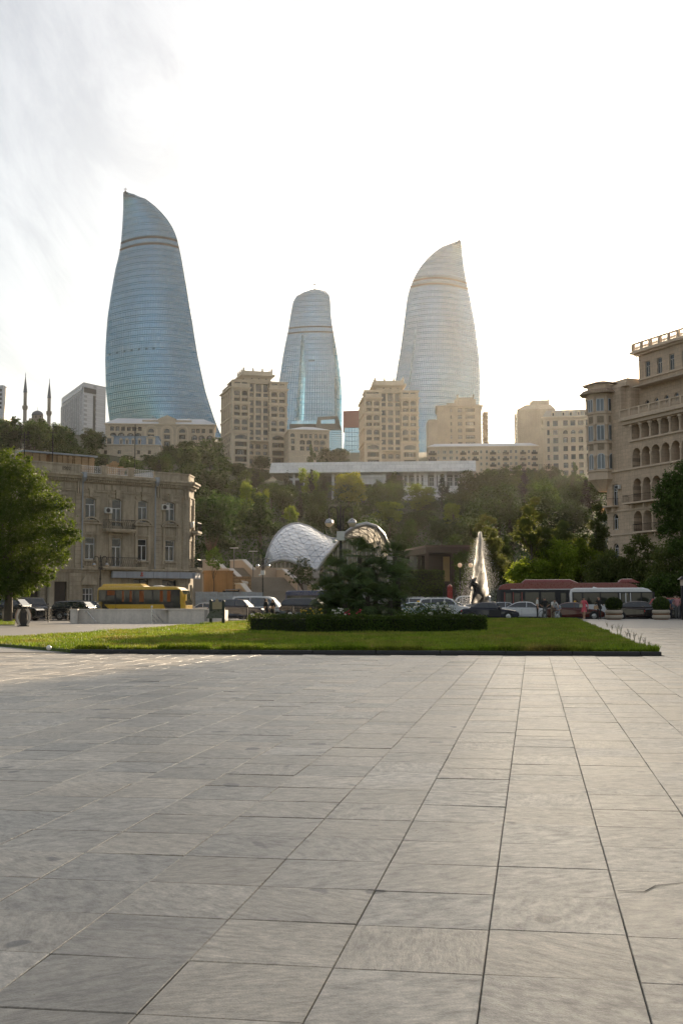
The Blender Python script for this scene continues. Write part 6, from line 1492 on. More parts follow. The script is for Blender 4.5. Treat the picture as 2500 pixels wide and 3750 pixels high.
    for s_ in (-1,1):
        mm = MB(); mm.hexa([(L*.40,s_*W*.36-0.16,H*.40),(L*.488,s_*W*.36-0.16,H*.37),(L*.488,s_*W*.36+0.16,H*.37),(L*.40,s_*W*.40+0.1,H*.40)],[(L*.38,s_*W*.36-0.16,H*.53),(L*.462,s_*W*.36-0.16,H*.49),(L*.462,s_*W*.36+0.15,H*.49),(L*.38,s_*W*.41+0.1,H*.53)]); mm.build('headlight', HEADL, rt)
        mm = MB(); mm.box(-L*.503,-L*.43,s_*W*.40-0.11,s_*W*.40+0.14 if s_ > 0 else s_*W*.40+0.11,H*.46,H*.58) if s_ > 0 else mm.box(-L*.503,-L*.43,-W*.40-0.14,-W*.40+0.11,H*.46,H*.58); mm.build('tail_light', TAILL, rt, bevel=0.02)
        mm = MB(); mm.box(cp_[0][0]-0.32,cp_[0][0]-0.12,s_*(W/2+0.10)-0.09,s_*(W/2+0.10)+0.09,zb+0.02,zb+0.16); mm.build('mirror', pm, rt, bevel=0.03)
        for f in ((0.02,-0.24) if kind != 'van' else (0.16,)):
            mm = MB(); mm.box(f*L-0.09,f*L+0.09,s_*(W/2)-0.02,s_*(W/2)+0.02,H*.545,H*.565); mm.build('door_handle', pm, rt)
            mm = MB(); xx = (f+0.135)*L; mm.box(xx-0.006,xx+0.006,s_*W/2-0.004,s_*W/2+0.003,H*.22,H*.60); mm.build('door_seam', BLKP, rt)
    mm = MB(); mm.box(L*.47,L*.5005,-W*.28,W*.28,H*.22,H*.36); mm.build('grille', BLKP, rt)
    mm = MB(); mm.box(-L*.40,L*.40,-W*.46,W*.46,H*.10,H*.18); mm.build('underbody', BLKP, rt)
    if open_door:
        mm = MB(); d = put('open_door', None, rt, (L*.20, -W/2, 0), R(-48)); mm.box(-1.05,0,-0.05,0.0,H*.22,H*.62); mm.build('door_skin', pm, d, bevel=0.02)
        mm = MB(); mm.prism_y([(-1.0,H*.62),(-0.02,H*.62),(-0.42,H*.92),(-0.95,H*.94)],-0.04,-0.01); mm.build('door_window', CGL, d)
        mm = MB(); mm.box(-0.02*L,L*.18,-W/2-0.006,-W/2+0.001,H*.22,H*.60); mm.build('cabin_opening', BLKP, rt)
    if rack:
        mm = MB()
        for s_ in (-1,1): mm.tube([(-L*.38,s_*W*.36,H*0.985),(-L*.30,s_*W*.36,H*1.025),(L*.0,s_*W*.36,H*1.03),(L*.06,s_*W*.36,H*0.99)],0.025,5)
        mm.build('roof_rail', STEEL, rt)
    if taxi: mm = MB(); mm.box(-0.1,0.1,-0.2,0.2,H*0.99,H*0.99+0.13); mm.build('roof_sign', paint('taxi_yellow',(0.6,0.35,0.03)), rt, bevel=0.03)
    return rt
WHITE = paint('car_white', (0.62,0.63,0.64)); BLACK = paint('car_black', (0.010,0.010,0.012), 0.15); NAVY = paint('car_navy', (0.018,0.02,0.035), 0.18); MAROON = paint('car_maroon', (0.085,0.016,0.012), 0.2)
SILV = paint('car_silver', (0.42,0.44,0.46), 0.25, 0.4); BROWN = paint('car_dark_brown', (0.028,0.014,0.010), 0.15); REDP = paint('car_red', (0.30,0.03,0.02), 0.2); PBLUE = paint('car_pale_blue', (0.45,0.55,0.62), 0.25)
# right of the palms, near lane
car('dark blue sedan with its front door open in front of the fountain', 1795, 95.0, 4.55, 1.44, 'sedan', NAVY, open_door=True)
car('white sedan behind the group of standing men', 1932, 97.6, 4.7, 1.48, 'sedan', WHITE)
car('dark red sedan beside the bicycle', 2105, 96.4, 4.6, 1.42, 'sedan', MAROON, taxi=True)
car('long dark brown saloon between the two planters', 2345, 95.0, 5.1, 1.50, 'sedan', BROWN)
car('white off-road wagon with roof rails between the roses and the dark blue sedan', 1630, 99.5, 4.75, 1.80, 'suv', WHITE, rack=True, r=0.36)
car('pale car half hidden by the white roses', 1532, 97.0, 4.5, 1.46, 'sedan', PBLUE, taxi=True)
car('white wagon with roof rails just right of the palms', 1545, 107.0, 4.6, 1.85, 'suv', WHITE, rack=True, r=0.35)
car('silver sedan whose roof shows behind the white wagon', 1668, 104.5, 4.6, 1.50, 'sedan', SILV, taxi=False)
car('white minivan seen through the spray left of the statue', 1712, 124.0, 4.9, 2.1, 'van', WHITE, rev=True, r=0.34)
car('dark sedan just right of the fountain', 1800, 126.0, 4.6, 1.5, 'sedan', BLACK)
car('silver sedan with only its roof showing by the red bus', 1855, 101.5, 4.5, 1.46, 'sedan', SILV)
car('red off-road car at the right edge behind the men', 2475, 97.5, 4.6, 1.75, 'suv', REDP, r=0.35)
car('white sedan behind the red car at the right edge', 2478, 106.0, 4.5, 1.62, 'suv', WHITE)
car('black sedan in front of the red car at the right edge', 2462, 94.6, 4.4, 1.38, 'sedan', BLACK)
# left of the palms
car('black off-road wagon behind the iron fence at the far left', 48, 87.0, 4.6, 1.75, 'suv', BLACK, r=0.35)
car('dark pickup facing the street behind the litter bin', 118, 92.0, 4.6, 1.85, 'suv', NAVY, r=0.35, ang=R(-50))
car('black hatchback left of the yellow bus', 292, 90.0, 4.3, 1.52, 'suv', BLACK)
car('dark blue minivan stub behind the black hatchback', 325, 100.0, 4.4, 1.7, 'van', NAVY)
car('white sedan in front of the yellow bus nose', 748, 112.0, 4.5, 1.45, 'sedan', WHITE, rev=True)
car('pale sedan whose roof shows behind the information board', 845, 108.0, 4.4, 1.45, 'sedan', SILV, rev=True)
car('dark navy estate car behind the iron fence', 870, 88.5, 4.4, 1.62, 'suv', NAVY, r=0.33)
car('white passenger van with tinted windows behind the walking women', 958, 98.0, 4.9, 2.0, 'van', WHITE, r=0.33)
car('dark grey sedan behind the white van', 1060, 112.0, 4.5, 1.45, 'sedan', BLACK)
car('black off-road wagon with red tail lights left of the palms', 1135, 91.5, 4.6, 1.70, 'suv', BLACK, r=0.36)
# ---- buses
def bus(label, u, b, L, H, W, side, glassband, panes, colors, r=0.46, wheels=(-0.28,0.33), pods=(), ang=0.0, name='bus'):
    q = UB(u, b, -0.12); rt = thing(name, label, 'bus', q, -PSI+ang); body, trim = colors
    m = MB(); poly = [(x*L, z*H) for x, z in side]; m.prism_y(poly, -W/2, W/2); m.build('body', body, rt, bevel=0.12)
    (x0,x1,z0,z1) = glassband
    for s_ in (-1,1):
        m = MB(); y0 = s_*(W/2+0.012); m.box(x0*L,x1*L,min(y0,y0-s_*0.03),max(y0,y0-s_*0.03),z0*H,z1*H); m.build('window_band', BLKP, rt, bevel=0.0)
        for (a,c,d,e,nm,mt) in panes:
            m = MB(); y1 = s_*(W/2+0.026); m.box(a*L,c*L,min(y1,y1-s_*0.012),max(y1,y1-s_*0.012),d*H,e*H); m.build(nm, mt, rt)
        for wx in wheels:
            m = MB(); m.lathe([(r*1.2,-0.02),(r*1.2,0.02)],18); m.build('wheel_arch', BLKP, rt, loc=(wx*L,s_*(W/2+0.005),r+0.03), rot=(math.pi/2,0,0)); wheel(rt, wx*L, s_*(W/2-0.10), r, s_, 0.28)
    for (a,c,d,e,inset,mt) in pods:
        m = MB(); m.hexa([(a*L,-W/2+inset,d*H),(c*L,-W/2+inset,d*H),(c*L,W/2-inset,d*H),(a*L,W/2-inset,d*H)],[((a+0.02)*L,-W/2+inset+0.15,e*H),((c-0.05)*L,-W/2+inset+0.15,e*H),((c-0.05)*L,W/2-inset-0.15,e*H),((a+0.02)*L,W/2-inset-0.15,e*H)]); m.build('roof_pod', mt, rt, bevel=0.08)
    m = MB(); m.box(-L*.44,L*.46,-W*.45,W*.45,0.22,side[0][1]*H+0.06); m.build('underbody', BLKP, rt)
    return rt
YEL = paint('bus_yellow', (0.60,0.37,0.022), 0.3); ORC = mat('orange_curtain', (0.26,0.07,0.01), 0.9, var=0.3, scale=3)
BGLS = glassmat('bus_glass', (0.030,0.034,0.028), 0.05, var=0.2)
yb = bus('yellow coach with orange curtains in front of the old house', 532, 105.0, 8.5, 3.0, 2.4,
   [(-.5,.12),(.47,.11),(.497,.17),(.495,.40),(.475,.66),(.45,.86),(.40,.955),(.34,.985),(-.47,.985),(-.498,.94),(-.5,.6)], (-.485,.435,.44,.885),
   [(-.47,-.40,.46,.86,'side_window',BGLS),(-.385,-.30,.72,.86,'side_window',ORC),(-.385,-.30,.46,.69,'side_window',BGLS),(-.28,-.09,.46,.86,'side_window',BGLS),(-.07,.12,.46,.86,'side_window',BGLS),(.14,.33,.46,.86,'side_window',BGLS),(.355,.42,.30,.70,'cab_window',BGLS)], (YEL,YEL), r=0.42, pods=((-.47,.02,.985,1.075,0.25,YEL),(.10,.22,.985,1.02,0.5,ACW)))
for x, w in ((-.215,.02),(-.13,.025),(-.02,.05),(.21,.035),(.29,.04)):
    m = MB(); m.box(x*8.5,(x+w)*8.5,-1.2-0.033,-1.2-0.027,.52*3.0,.85*3.0); m.build('curtain', ORC, yb)
m = MB(); m.prism_y([(.29*8.5,.20*3),(.44*8.5,.20*3),(.44*8.5,.44*3),(.25*8.5,.44*3)],-1.222,-1.203); m.build('door_lower', BLKP, yb)
m = MB(); m.hexa([(.4755*8.5+0.05,-1.0,.44*3),(.4955*8.5+0.02,-1.0,.42*3),(.4955*8.5+0.02,1.0,.42*3),(.4755*8.5+0.05,1.0,.44*3)],[(.44*8.5,-0.95,.86*3),(.455*8.5+0.05,-0.95,.86*3),(.455*8.5+0.05,0.95,.86*3),(.44*8.5,0.95,.86*3)]); m.build('windscreen', BGLS, yb)
for x in (-.385,-.29): m = MB(); m.box(x*8.5-0.012,x*8.5+0.012,-1.204,-1.19,.14*3,.44*3); m.build('panel_seam', BLKP, yb)
m = MB(); m.tube([(.44*8.5,-1.15,.80*3),(.50*8.5,-1.35,.72*3)],0.03,5); m.box(.485*8.5,.51*8.5,-1.5,-1.2,.54*3,.74*3); m.build('mirror', YEL, yb)
m = MB(); m.box(-.503*8.5,-.495*8.5,-1.18,-0.95,.22*3,.42*3); m.build('tail_light', TAILL, yb)
m = MB(); m.box(.495*8.5,.503*8.5,-1.0,-0.6,.20*3,.28*3); m.build('headlight', HEADL, yb)
RBUS = paint('bus_red', (0.18,0.020,0.016), 0.3); DKB = mat('bus_dark_body', (0.028,0.022,0.02), 0.35, var=0.1)
rbus = bus('long dark city bus with red roof behind the white minibus', 2082, 103.5, 12.3, 3.05, 2.5,
   [(-.498,.11),(.47,.10),(.5,.16),(.498,.45),(.485,.8),(.45,.93),(.40,.985),(-.40,.985),(-.47,.95),(-.495,.80),(-.5,.5)], (-.47,.48,.28,.80),
   [(-.435,-.395,.16,.72,'door_pane',BGLS),(-.375,-.335,.16,.72,'door_pane',BGLS),(-.30,-.205,.36,.74,'side_window',BGLS),(-.19,-.095,.36,.74,'side_window',BGLS),(-.055,-.02,.16,.72,'door_pane',BGLS),(0.0,.04,.16,.72,'door_pane',BGLS),(.07,.2,.36,.74,'side_window',BGLS),(.22,.36,.36,.74,'side_window',BGLS),(.38,.45,.30,.74,'cab_window',BGLS)], (DKB,RBUS), r=0.46)
m = MB(); m.prism_y([(-.485*12.3,.82*3.05),(.475*12.3,.84*3.05),(.45*12.3,.94*3.05),(.40*12.3,1.0*3.05),(-.40*12.3,1.0*3.05),(-.455*12.3,.965*3.05),(-.478*12.3,.90*3.05)],-1.285,1.285); m.build('red_roof_shell', RBUS, rbus, bevel=0.03)
for a, c, h in ((-.33,.07,0.32),(.33,.49,0.34)):
    m = MB(); m.hexa([(a*12.3,-1.15,3.04),(c*12.3,-1.15,3.04),(c*12.3,1.15,3.04),(a*12.3,1.15,3.04)],[((a+.03)*12.3,-1.0,3.04+h),((c-.06)*12.3,-1.0,3.04+h),((c-.06)*12.3,1.0,3.04+h),((a+.03)*12.3,1.0,3.04+h)]); m.build('roof_pod', RBUS, rbus, bevel=0.1)
m = MB(); m.box(-.40*12.3,.40*12.3,-1.30,-1.286,.815*3.05,.835*3.05); m.build('white_stripe', WHITE, rbus)
for x in (-.418,-.355):
    m = MB(); m.tube([(x*12.3+0.28*math.cos(t_),-1.283,.35*3.05+0.28*math.sin(t_)) for t_ in [i*math.pi/10 for i in range(21)]],0.022,4,cap=False); m.tube([(x*12.3+0.14*math.cos(t_),-1.283,.30*3.05+0.14*math.sin(t_)) for t_ in [i*math.pi/8 for i in range(17)]],0.02,4,cap=False); m.build('ring_emblem', mat('emblem_rose',(0.5,0.12,0.10),0.5), rbus)
for x in (-.446,-.386,-.326): m = MB(); m.box(x*12.3,x*12.3+0.1,-1.29,-1.268,.15*3.05,.745*3.05); m.build('door_frame', RBUS, rbus)
wb = bus('white minibus with tinted windows in front of the red bus', 2245, 98.8, 7.05, 2.6, 2.1,
   [(-.49,.13),(.47,.12),(.498,.20),(.497,.42),(.47,.62),(.43,.86),(.39,.95),(.33,.99),(-.44,.99),(-.485,.95),(-.5,.80)], (-.47,.455,.475,.86),
   [(-.455,-.36,.50,.83,'side_window',BGLS),(-.345,-.16,.50,.83,'side_window',BGLS),(-.145,.045,.50,.83,'side_window',BGLS),(.085,.125,.42,.80,'door_pane',BGLS),(.135,.175,.42,.80,'door_pane',BGLS),(.20,.30,.50,.83,'side_window',BGLS),(.315,.43,.48,.83,'cab_window',BGLS)], (WHITE,WHITE), r=0.38, wheels=(-.27,.34), pods=((-.24,-.17,.985,1.03,0.6,WHITE),))
for x in (.065,.128,.182): m = MB(); m.box(x*7.05,x*7.05+0.07,-1.092,-1.076,.30*2.6,.83*2.6); m.build('door_frame', WHITE, wb)
m = MB(); m.box(-.40*7.05,-.30*7.05,-1.062,-1.048,.33*2.6,.40*2.6); m.build('side_marking', BLKP, wb)
m = MB(); m.box(.492*7.05,.503*7.05,-0.9,-0.55,.22*2.6,.33*2.6); m.build('headlight', HEADL, wb)
m = MB(); m.hexa([(.472*7.05,-0.9,.45*2.6),(.487*7.05,-0.9,.45*2.6),(.487*7.05,0.9,.45*2.6),(.472*7.05,0.9,.45*2.6)],[(.43*7.05,-0.85,.86*2.6),(.442*7.05,-0.85,.86*2.6),(.442*7.05,0.85,.86*2.6),(.43*7.05,0.85,.86*2.6)]); m.build('windscreen', BGLS, wb)
BLB = paint('bus_blue', (0.015,0.035,0.11), 0.3)
bb = bus('dark blue bus half hidden by the palms in front of the stair', 1160, 126.0, 6.6, 2.75, 2.2,
   [(-.49,.13),(.47,.12),(.498,.20),(.495,.60),(.46,.93),(.40,.985),(-.45,.985),(-.495,.93),(-.5,.5)], (-.47,.45,.46,.80), [(-.455,-.26,.49,.77,'side_window',BGLS),(-.24,-.02,.49,.77,'side_window',BGLS),(.0,.22,.49,.77,'side_window',BGLS),(.24,.42,.49,.77,'side_window',BGLS)], (BLB,BLB), r=0.38)
# ================================================================== fountain
FST = mat('wet_granite', (0.10,0.095,0.09), 0.35, var=0.2); BRZ = mat('dark_bronze', (0.035,0.03,0.026), 0.35, 0.6, var=0.2)
fq = P(1745, 2240, 116); fz = -0.13
ft = thing('fountain', 'round stone fountain basin behind the dark blue sedan', 'fountain', (fq.x,fq.y,fz))
m = MB(); m.lathe([(4.2,0),(4.2,0.55),(3.9,0.6),(3.9,0.35)],28,cap=False); m.build('basin', FST, ft); m = MB(); m.lathe([(0.02,0.42),(3.9,0.42)],28,cap=False); m.build('water', glassmat('pool_water',(0.05,0.055,0.05),0.08), ft)
m = MB(); m.lathe([(1.9,0.3),(1.75,0.9),(1.2,1.2),(0.3,1.35)],16); m.build('rock_base', FST, ft, True)
zs = lambda v: P(1745, v, 116).z-fz
def skin(name, verts, edges, radii, mats, pick, sub=1):
    me = bpy.data.meshes.new(name); me.from_pydata(verts, edges, []); o = bpy.data.objects.new(name, me); COL.objects.link(o)
    sk = o.modifiers.new('s','SKIN'); sk.use_smooth_shade = True; sb = o.modifiers.new('b','SUBSURF'); sb.levels = sub; sb.render_levels = sub
    for i, r_ in enumerate(radii): v_ = me.skin_vertices[0].data[i]; v_.radius = (r_, r_) if not isinstance(r_, tuple) else r_; v_.use_root = (i == 0)
    dg = bpy.context.evaluated_depsgraph_get(); dg.update(); out = bpy.data.meshes.new_from_object(o.evaluated_get(dg)); bpy.data.objects.remove(o)
    out.materials.clear()
    for m_ in mats: out.materials.append(m_)
    if pick:
        idx = [pick(p.center) for p in out.polygons]; out.polygons.foreach_set('material_index', idx)
    out.polygons.foreach_set('use_smooth', [True]*len(out.polygons)); out.update(); return out
# striding bronze figure bent under the jet
sv = [(0,0,1.9),(-0.15,0,2.35),(-0.42,0,2.85),(-0.5,0,3.15),(-0.25,0,3.3),(-0.05,0,3.42), (-0.22,0.15,1.75),(-0.42,0.18,1.05),(-0.62,0.2,0.3),(-0.85,0.2,0.12), (0.28,-0.15,1.72),(0.62,-0.18,1.15),(0.28,-0.2,0.62),(0.22,-0.2,0.2),(0.5,-0.2,0.1), (-0.6,0.3,2.75),(-0.72,0.42,2.2),(-0.35,0.4,1.95), (-0.55,-0.3,2.75),(-0.2,-0.42,2.35),(0.15,-0.35,2.1)]
sv = [(x*0.95, y, z*0.8) for x, y, z in sv]
se = [(0,1),(1,2),(2,3),(3,4),(4,5),(0,6),(6,7),(7,8),(8,9),(0,10),(10,11),(11,12),(12,13),(13,14),(2,15),(15,16),(16,17),(2,18),(18,19),(19,20)]
sr_ = [0.3,0.33,0.4,0.2,0.2,0.12,0.24,0.17,0.11,0.07,0.25,0.19,0.14,0.10,0.07,0.17,0.12,0.08,0.17,0.12,0.08]
so_ = thing('statue', 'dark bronze striding figure drenched by the water jet', 'statue', (fq.x+0.12,fq.y,fz+1.05), 0)
put('figure', skin('figure', sv, se, sr_, [BRZ], None, 2), so_); m = MB(); m.lathe([(1.1,-0.1),(0.9,0.1),(0.3,0.16)],12); m.build('plinth', BRZ, so_)
# water jet: a rising shaft, falling curtain and drifting drops
t = NT('water_spray'); tr = t.n('ShaderNodeBsdfTranslucent'); tr.inputs[0].default_value = (0.95,0.95,0.95,1); df = t.n('ShaderNodeBsdfDiffuse'); df.inputs[0].default_value = (0.9,0.9,0.9,1); mx = t.n('ShaderNodeMixShader'); mx.inputs[0].default_value = 0.75; t.l(df.outputs[0], mx.inputs[1]); t.l(tr.outputs[0], mx.inputs[2]); SPRAY = t.done(mx.outputs[0])
zt = zs(1948); N = 42000
hh = rng.random(N)**1.15; 
typ = rng.random(N)
x = np.zeros(N); y = rng.normal(0, 0.28, N); z = np.zeros(N)
core_ = typ < 0.5
f_ = rng.random(N)
z = np.where(core_, 1.2+f_**0.8*(zt-1.2), 1.0+(rng.random(N)**1.4)*(zt*0.93-1.0))
q_ = (zt-z)/zt
x = np.where(core_, 0.42-0.05*q_+rng.normal(0,1,N)*(0.05+0.50*np.clip(q_,0,0.45)), 0.42+np.where(rng.random(N)<0.55, 1, -1)*np.abs(rng.normal(0,1,N))*(0.08+1.3*q_)-0.25*q_)
y = np.where(core_, rng.normal(0,0.22,N), rng.normal(0,0.2,N)*(0.3+2.2*q_))
sz = np.where(core_, rng.uniform(0.006,0.020,N), rng.uniform(0.006,0.018,N)); st_ = rng.uniform(1.2,3.5,N)
v = np.zeros((N,4,3)); c = np.c_[x,y,z]
v[:,0] = c+np.c_[sz,np.zeros(N),np.zeros(N)]; v[:,1] = c+np.c_[-sz*0.5,sz*0.87,np.zeros(N)]; v[:,2] = c+np.c_[-sz*0.5,-sz*0.87,np.zeros(N)]; v[:,3] = c+np.c_[np.zeros(N),np.zeros(N),sz*st_]
b_ = np.arange(N)[:,None]*4; fc = np.concatenate([b_+np.array([0,1,3]), b_+np.array([1,2,3]), b_+np.array([2,0,3]), b_+np.array([0,2,1])])
tag(put('water_jet', npmesh('water_jet', v, fc, SPRAY), None, (fq.x,fq.y,fz)), 'tall white jet of water and spray lit by the sun', 'water jet', kind='stuff')
t = NT('spray_mist'); pv = t.n('ShaderNodeVolumePrincipled'); pv.inputs['Color'].default_value = (1,1,1,1); pv.inputs['Anisotropy'].default_value = 0.8; t.l(pv.outputs[0], t.out.inputs['Volume'])
pos = t.n('ShaderNodeNewGeometry').outputs['Position']; t.l(t.rng(t.noise(t.map(pos,(1,1,0.35)), 2.6, 4, 0.6), 0.40, 0.66, 0.0, 6.0), pv.inputs['Density'])
m = MB(); m.lathe([(1.0,0.9),(0.95,2.0),(0.78,zt*0.4),(0.5,zt*0.65),(0.26,zt*0.85),(0.05,zt)],16,(0.3,0,0)); m.build('mist', t.mat, bpy.data.objects['water_jet'], True)
# ================================================================== vegetation
BARK = mat('bark', (0.07,0.055,0.04), 0.95, var=0.3, scale=2, bump=0.4)
PALEBARK = mat('pale_bark', (0.22,0.19,0.15), 0.9, var=0.3, scale=2)
LD = leafmat('dark_leaf', (0.019,0.045,0.006), (0.044,0.080,0.012), 0.34); LD2 = leafmat('olive_leaf', (0.030,0.058,0.008), (0.062,0.092,0.015), 0.36)
LM_ = leafmat('mid_leaf', (0.040,0.075,0.012), (0.075,0.115,0.02), 0.35); LB_ = leafmat('bright_leaf', (0.085,0.14,0.012), (0.165,0.205,0.022), 0.5, (0.30,0.36,0.025))
LY = leafmat('yellow_green_leaf', (0.10,0.135,0.012), (0.19,0.19,0.02), 0.5, (0.36,0.34,0.025)); LCY = leafmat('cypress_leaf', (0.009,0.017,0.007), (0.018,0.028,0.010), 0.15)
LP_ = leafmat('poplar_leaf', (0.045,0.07,0.016), (0.095,0.115,0.032), 0.45, (0.20,0.21,0.04)); LN = leafmat('near_leaf', (0.020,0.048,0.005), (0.048,0.084,0.010), 0.38, (0.17,0.23,0.012))
LHG = leafmat('hedge_leaf', (0.03,0.06,0.010), (0.06,0.095,0.016), 0.3, (0.12,0.15,0.02)); LPALM = leafmat('palm_blade', (0.03,0.055,0.018), (0.085,0.115,0.045), 0.3, (0.12,0.16,0.04), 0.4)
def leaves(cent, nrm_bias, size, aspect=0.6, jit=0.9):
    n = len(cent); no_ = nrm_bias + rng.normal(0, jit, (n,3)); no_ /= np.linalg.norm(no_, axis=1)[:,None]+1e-9
    d = np.cross(no_, rng.normal(0,1,(n,3))); d /= np.linalg.norm(d,axis=1)[:,None]+1e-9; e = np.cross(no_, d)
    s = (size*rng.uniform(0.6,1.4,n))[:,None]
    v = np.stack([cent-d*s*0.5, cent+e*s*aspect*0.5, cent+d*s*0.5, cent-e*s*aspect*0.5], 1)
    return v.reshape(-1,3), np.arange(n*4).reshape(-1,4)
def lobes_crown(lobes, n, size, name, mat_, clump=0.16, rough=0.22):
    """lobes: (x,y,z,rx,ry,rz); leaves gathered in clumps on the lobes, uneven outline"""
    lobes = np.array(lobes, float); area = (lobes[:,3]*lobes[:,4]+lobes[:,4]*lobes[:,5]+lobes[:,3]*lobes[:,5]); pr = area/area.sum()
    nc = max(40, n//26); li = rng.choice(len(lobes), nc, p=pr); d = rng.normal(0,1,(nc,3)); d /= np.linalg.norm(d,axis=1)[:,None]
    rad = rng.uniform(0.62,1.0,nc)*(1+rng.normal(0,rough,nc)*0.6); L = lobes[li]
    cc = L[:,:3]+d*L[:,3:]*rad[:,None]; cr = clump*L[:,3:].mean(1)*rng.uniform(0.7,1.5,nc)
    k = rng.integers(0, nc, n); c = cc[k]+rng.normal(0,1,(n,3))*cr[k][:,None]*np.array([1,1,0.7])
    v, f = leaves(c, d[k]*0.8+np.array([0,0,0.35]), size)
    return npmesh(name, v, f, mat_)
def trunk_mesh(h, r, lobes, mat_=BARK, seed=0, nbr=7):
    rs = random.Random(seed); m = MB(); top = Vector((rs.uniform(-0.2,0.2), rs.uniform(-0.2,0.2), h))
    m.tube([(0,0,-0.4),(0,0,0.15),top*0.5+Vector((0.1,0,0)),top],[r*1.35,r*1.05,r*0.8,r*0.45],7)
    for i in range(nbr):
        l = rs.choice(lobes); s = top*rs.uniform(0.55,1.0); e = Vector(l[:3])+Vector((rs.uniform(-0.3,0.3)*l[3],rs.uniform(-0.3,0.3)*l[4],rs.uniform(-0.2,0.4)*l[5])); mid_ = s.lerp(e,0.5)+Vector((0,0,0.2))
        m.tube([s,mid_,e],[r*0.45,r*0.28,r*0.08],5)
    return m.data('trunk', mat_, True)
def proto(kind, seed):
    rs = random.Random(seed); H = 10.0
    if kind == 'dark': lob = [(rs.uniform(-1.8,1.8),rs.uniform(-1.8,1.8),rs.uniform(4.0,8.2),rs.uniform(1.5,2.4),rs.uniform(1.5,2.4),rs.uniform(1.1,1.7)) for _ in range(9)]+[(0,0,5,2.6,2.6,2.6)]; mt = LD if seed % 2 else LD2; n = 7000; sz = 0.40; th = 5.5
    elif kind == 'pine': lob = [(rs.uniform(-2.4,2.4)*(1-i/11),rs.uniform(-2.4,2.4)*(1-i/11),3.2+6.0*i/9,2.2-1.3*i/9,2.2-1.3*i/9,0.85) for i in range(10)]; mt = LD2 if seed % 2 else LD; n = 6000; sz = 0.38; th = 8
    elif kind == 'cypress': lob = [(0,0,1.4+i*1.05,0.75*math.sin(0.35+2.6*i/8)+0.12,0.75*math.sin(0.35+2.6*i/8)+0.12,1.0) for i in range(9)]; mt = LCY; n = 3200; sz = 0.24; th = 4
    elif kind == 'poplar': lob = [(rs.uniform(-1.1,1.1)*(1-i/16),rs.uniform(-1.1,1.1)*(1-i/16),2.5+7.0*i/11,1.0-0.45*i/11,1.0-0.45*i/11,1.1) for i in range(12)]; mt = LP_; n = 8500; sz = 0.27; th = 8.2
    elif kind == 'bright': lob = [(rs.uniform(-2.2,2.2),rs.uniform(-2.2,2.2),rs.uniform(3.2,8.4),rs.uniform(1.1,1.9),rs.uniform(1.1,1.9),rs.uniform(0.9,1.5)) for _ in range(13)]; mt = LB_; n = 9000; sz = 0.34; th = 5.5
    elif kind == 'yellow': lob = [(rs.uniform(-2.6,2.6),rs.uniform(-2.6,2.6),rs.uniform(3.2,8.4),rs.uniform(1.1,1.9),rs.uniform(1.1,1.9),rs.uniform(0.9,1.5)) for _ in range(14)]; mt = LY; n = 9500; sz = 0.34; th = 5.5
    else: lob = [(rs.uniform(-2.0,2.0),rs.uniform(-2.0,2.0),rs.uniform(3.0,8.2),rs.uniform(1.1,1.9),rs.uniform(1.1,1.9),rs.uniform(1.0,1.6)) for _ in range(12)]; mt = LM_; n = 9000; sz = 0.34; th = 5.5
    zt = max(l[2]+l[5] for l in lob)*1.0; sc = H/zt; lob = [tuple(q*sc if i in (2,5) else q for i, q in enumerate(l)) for l in lob]
    wd = max(abs(l[0])+l[3] for l in lob)
    return lobes_crown(lob, n, sz, 'crown', mt), trunk_mesh(th, 0.24 if kind != 'cypress' else 0.14, lob, PALEBARK if kind == 'poplar' else BARK, seed), wd
PROTO = {k: [proto(k, s) for s in ss] for k, ss in (('dark',(1,2,3,4)),('pine',(5,6,8)),('cypress',(9,10)),('poplar',(11,12,14)),('bright',(15,16)),('yellow',(17,)),('mid',(18,19)))}
NAMES = {'dark':'evergreen_tree','pine':'pine_tree','cypress':'cypress_tree','poplar':'poplar_tree','bright':'leafy_tree','yellow':'leafy_tree','mid':'leafy_tree'}
def tree_at(u, vtop, Y, kind, wpx, label, group, i=None, hmax=16.0, gz=None):
    q = P(u, vtop, Y); g = ground_z(q.x, Y) if gz is None else gz; H = min(hmax, q.z-g)
    if H < 2.0: return None
    pr = PROTO[kind]; cr, tk, wd = pr[(i if i is not None else random.randrange(99)) % len(pr)]
    sx = (wpx*Y/F/2)/wd if wpx else H/10*random.uniform(0.85,1.15)
    r_ = thing(NAMES[kind], label, 'tree', (q.x, Y, g), random.uniform(0,6.28), group); r_.scale = (sx, sx, H/10)
    put('crown', cr, r_); put('trunk', tk, r_); return r_
VLIM = [(-200,1500),(140,1500),(170,1530),(225,1545),(350,1570),(362,1650),(590,1655),(610,1620),(785,1610),(830,1660),(900,1700),(985,1705),(990,1750),(1470,1752),(1478,1795),(1722,1795),(1738,1705),(1760,1690),(1960,1715),(2130,1730),(2230,1760),(2700,1800)]
vl_u = [p[0] for p in VLIM]; vl_v = [p[1] for p in VLIM]
HG = 'dark trees of the hillside wood'
KEEP = [(1275,1790,80,60,285),(1133,1750,34,50,296),(1545,1820,60,48,272),(1425,1865,50,30,248),(905,1790,24,24,262),(1060,1880,28,24,232),(1660,1870,36,30,240)]   # light crowns left in view
cnt = 0; Yr = 170.0
rt_ = random.Random(5)
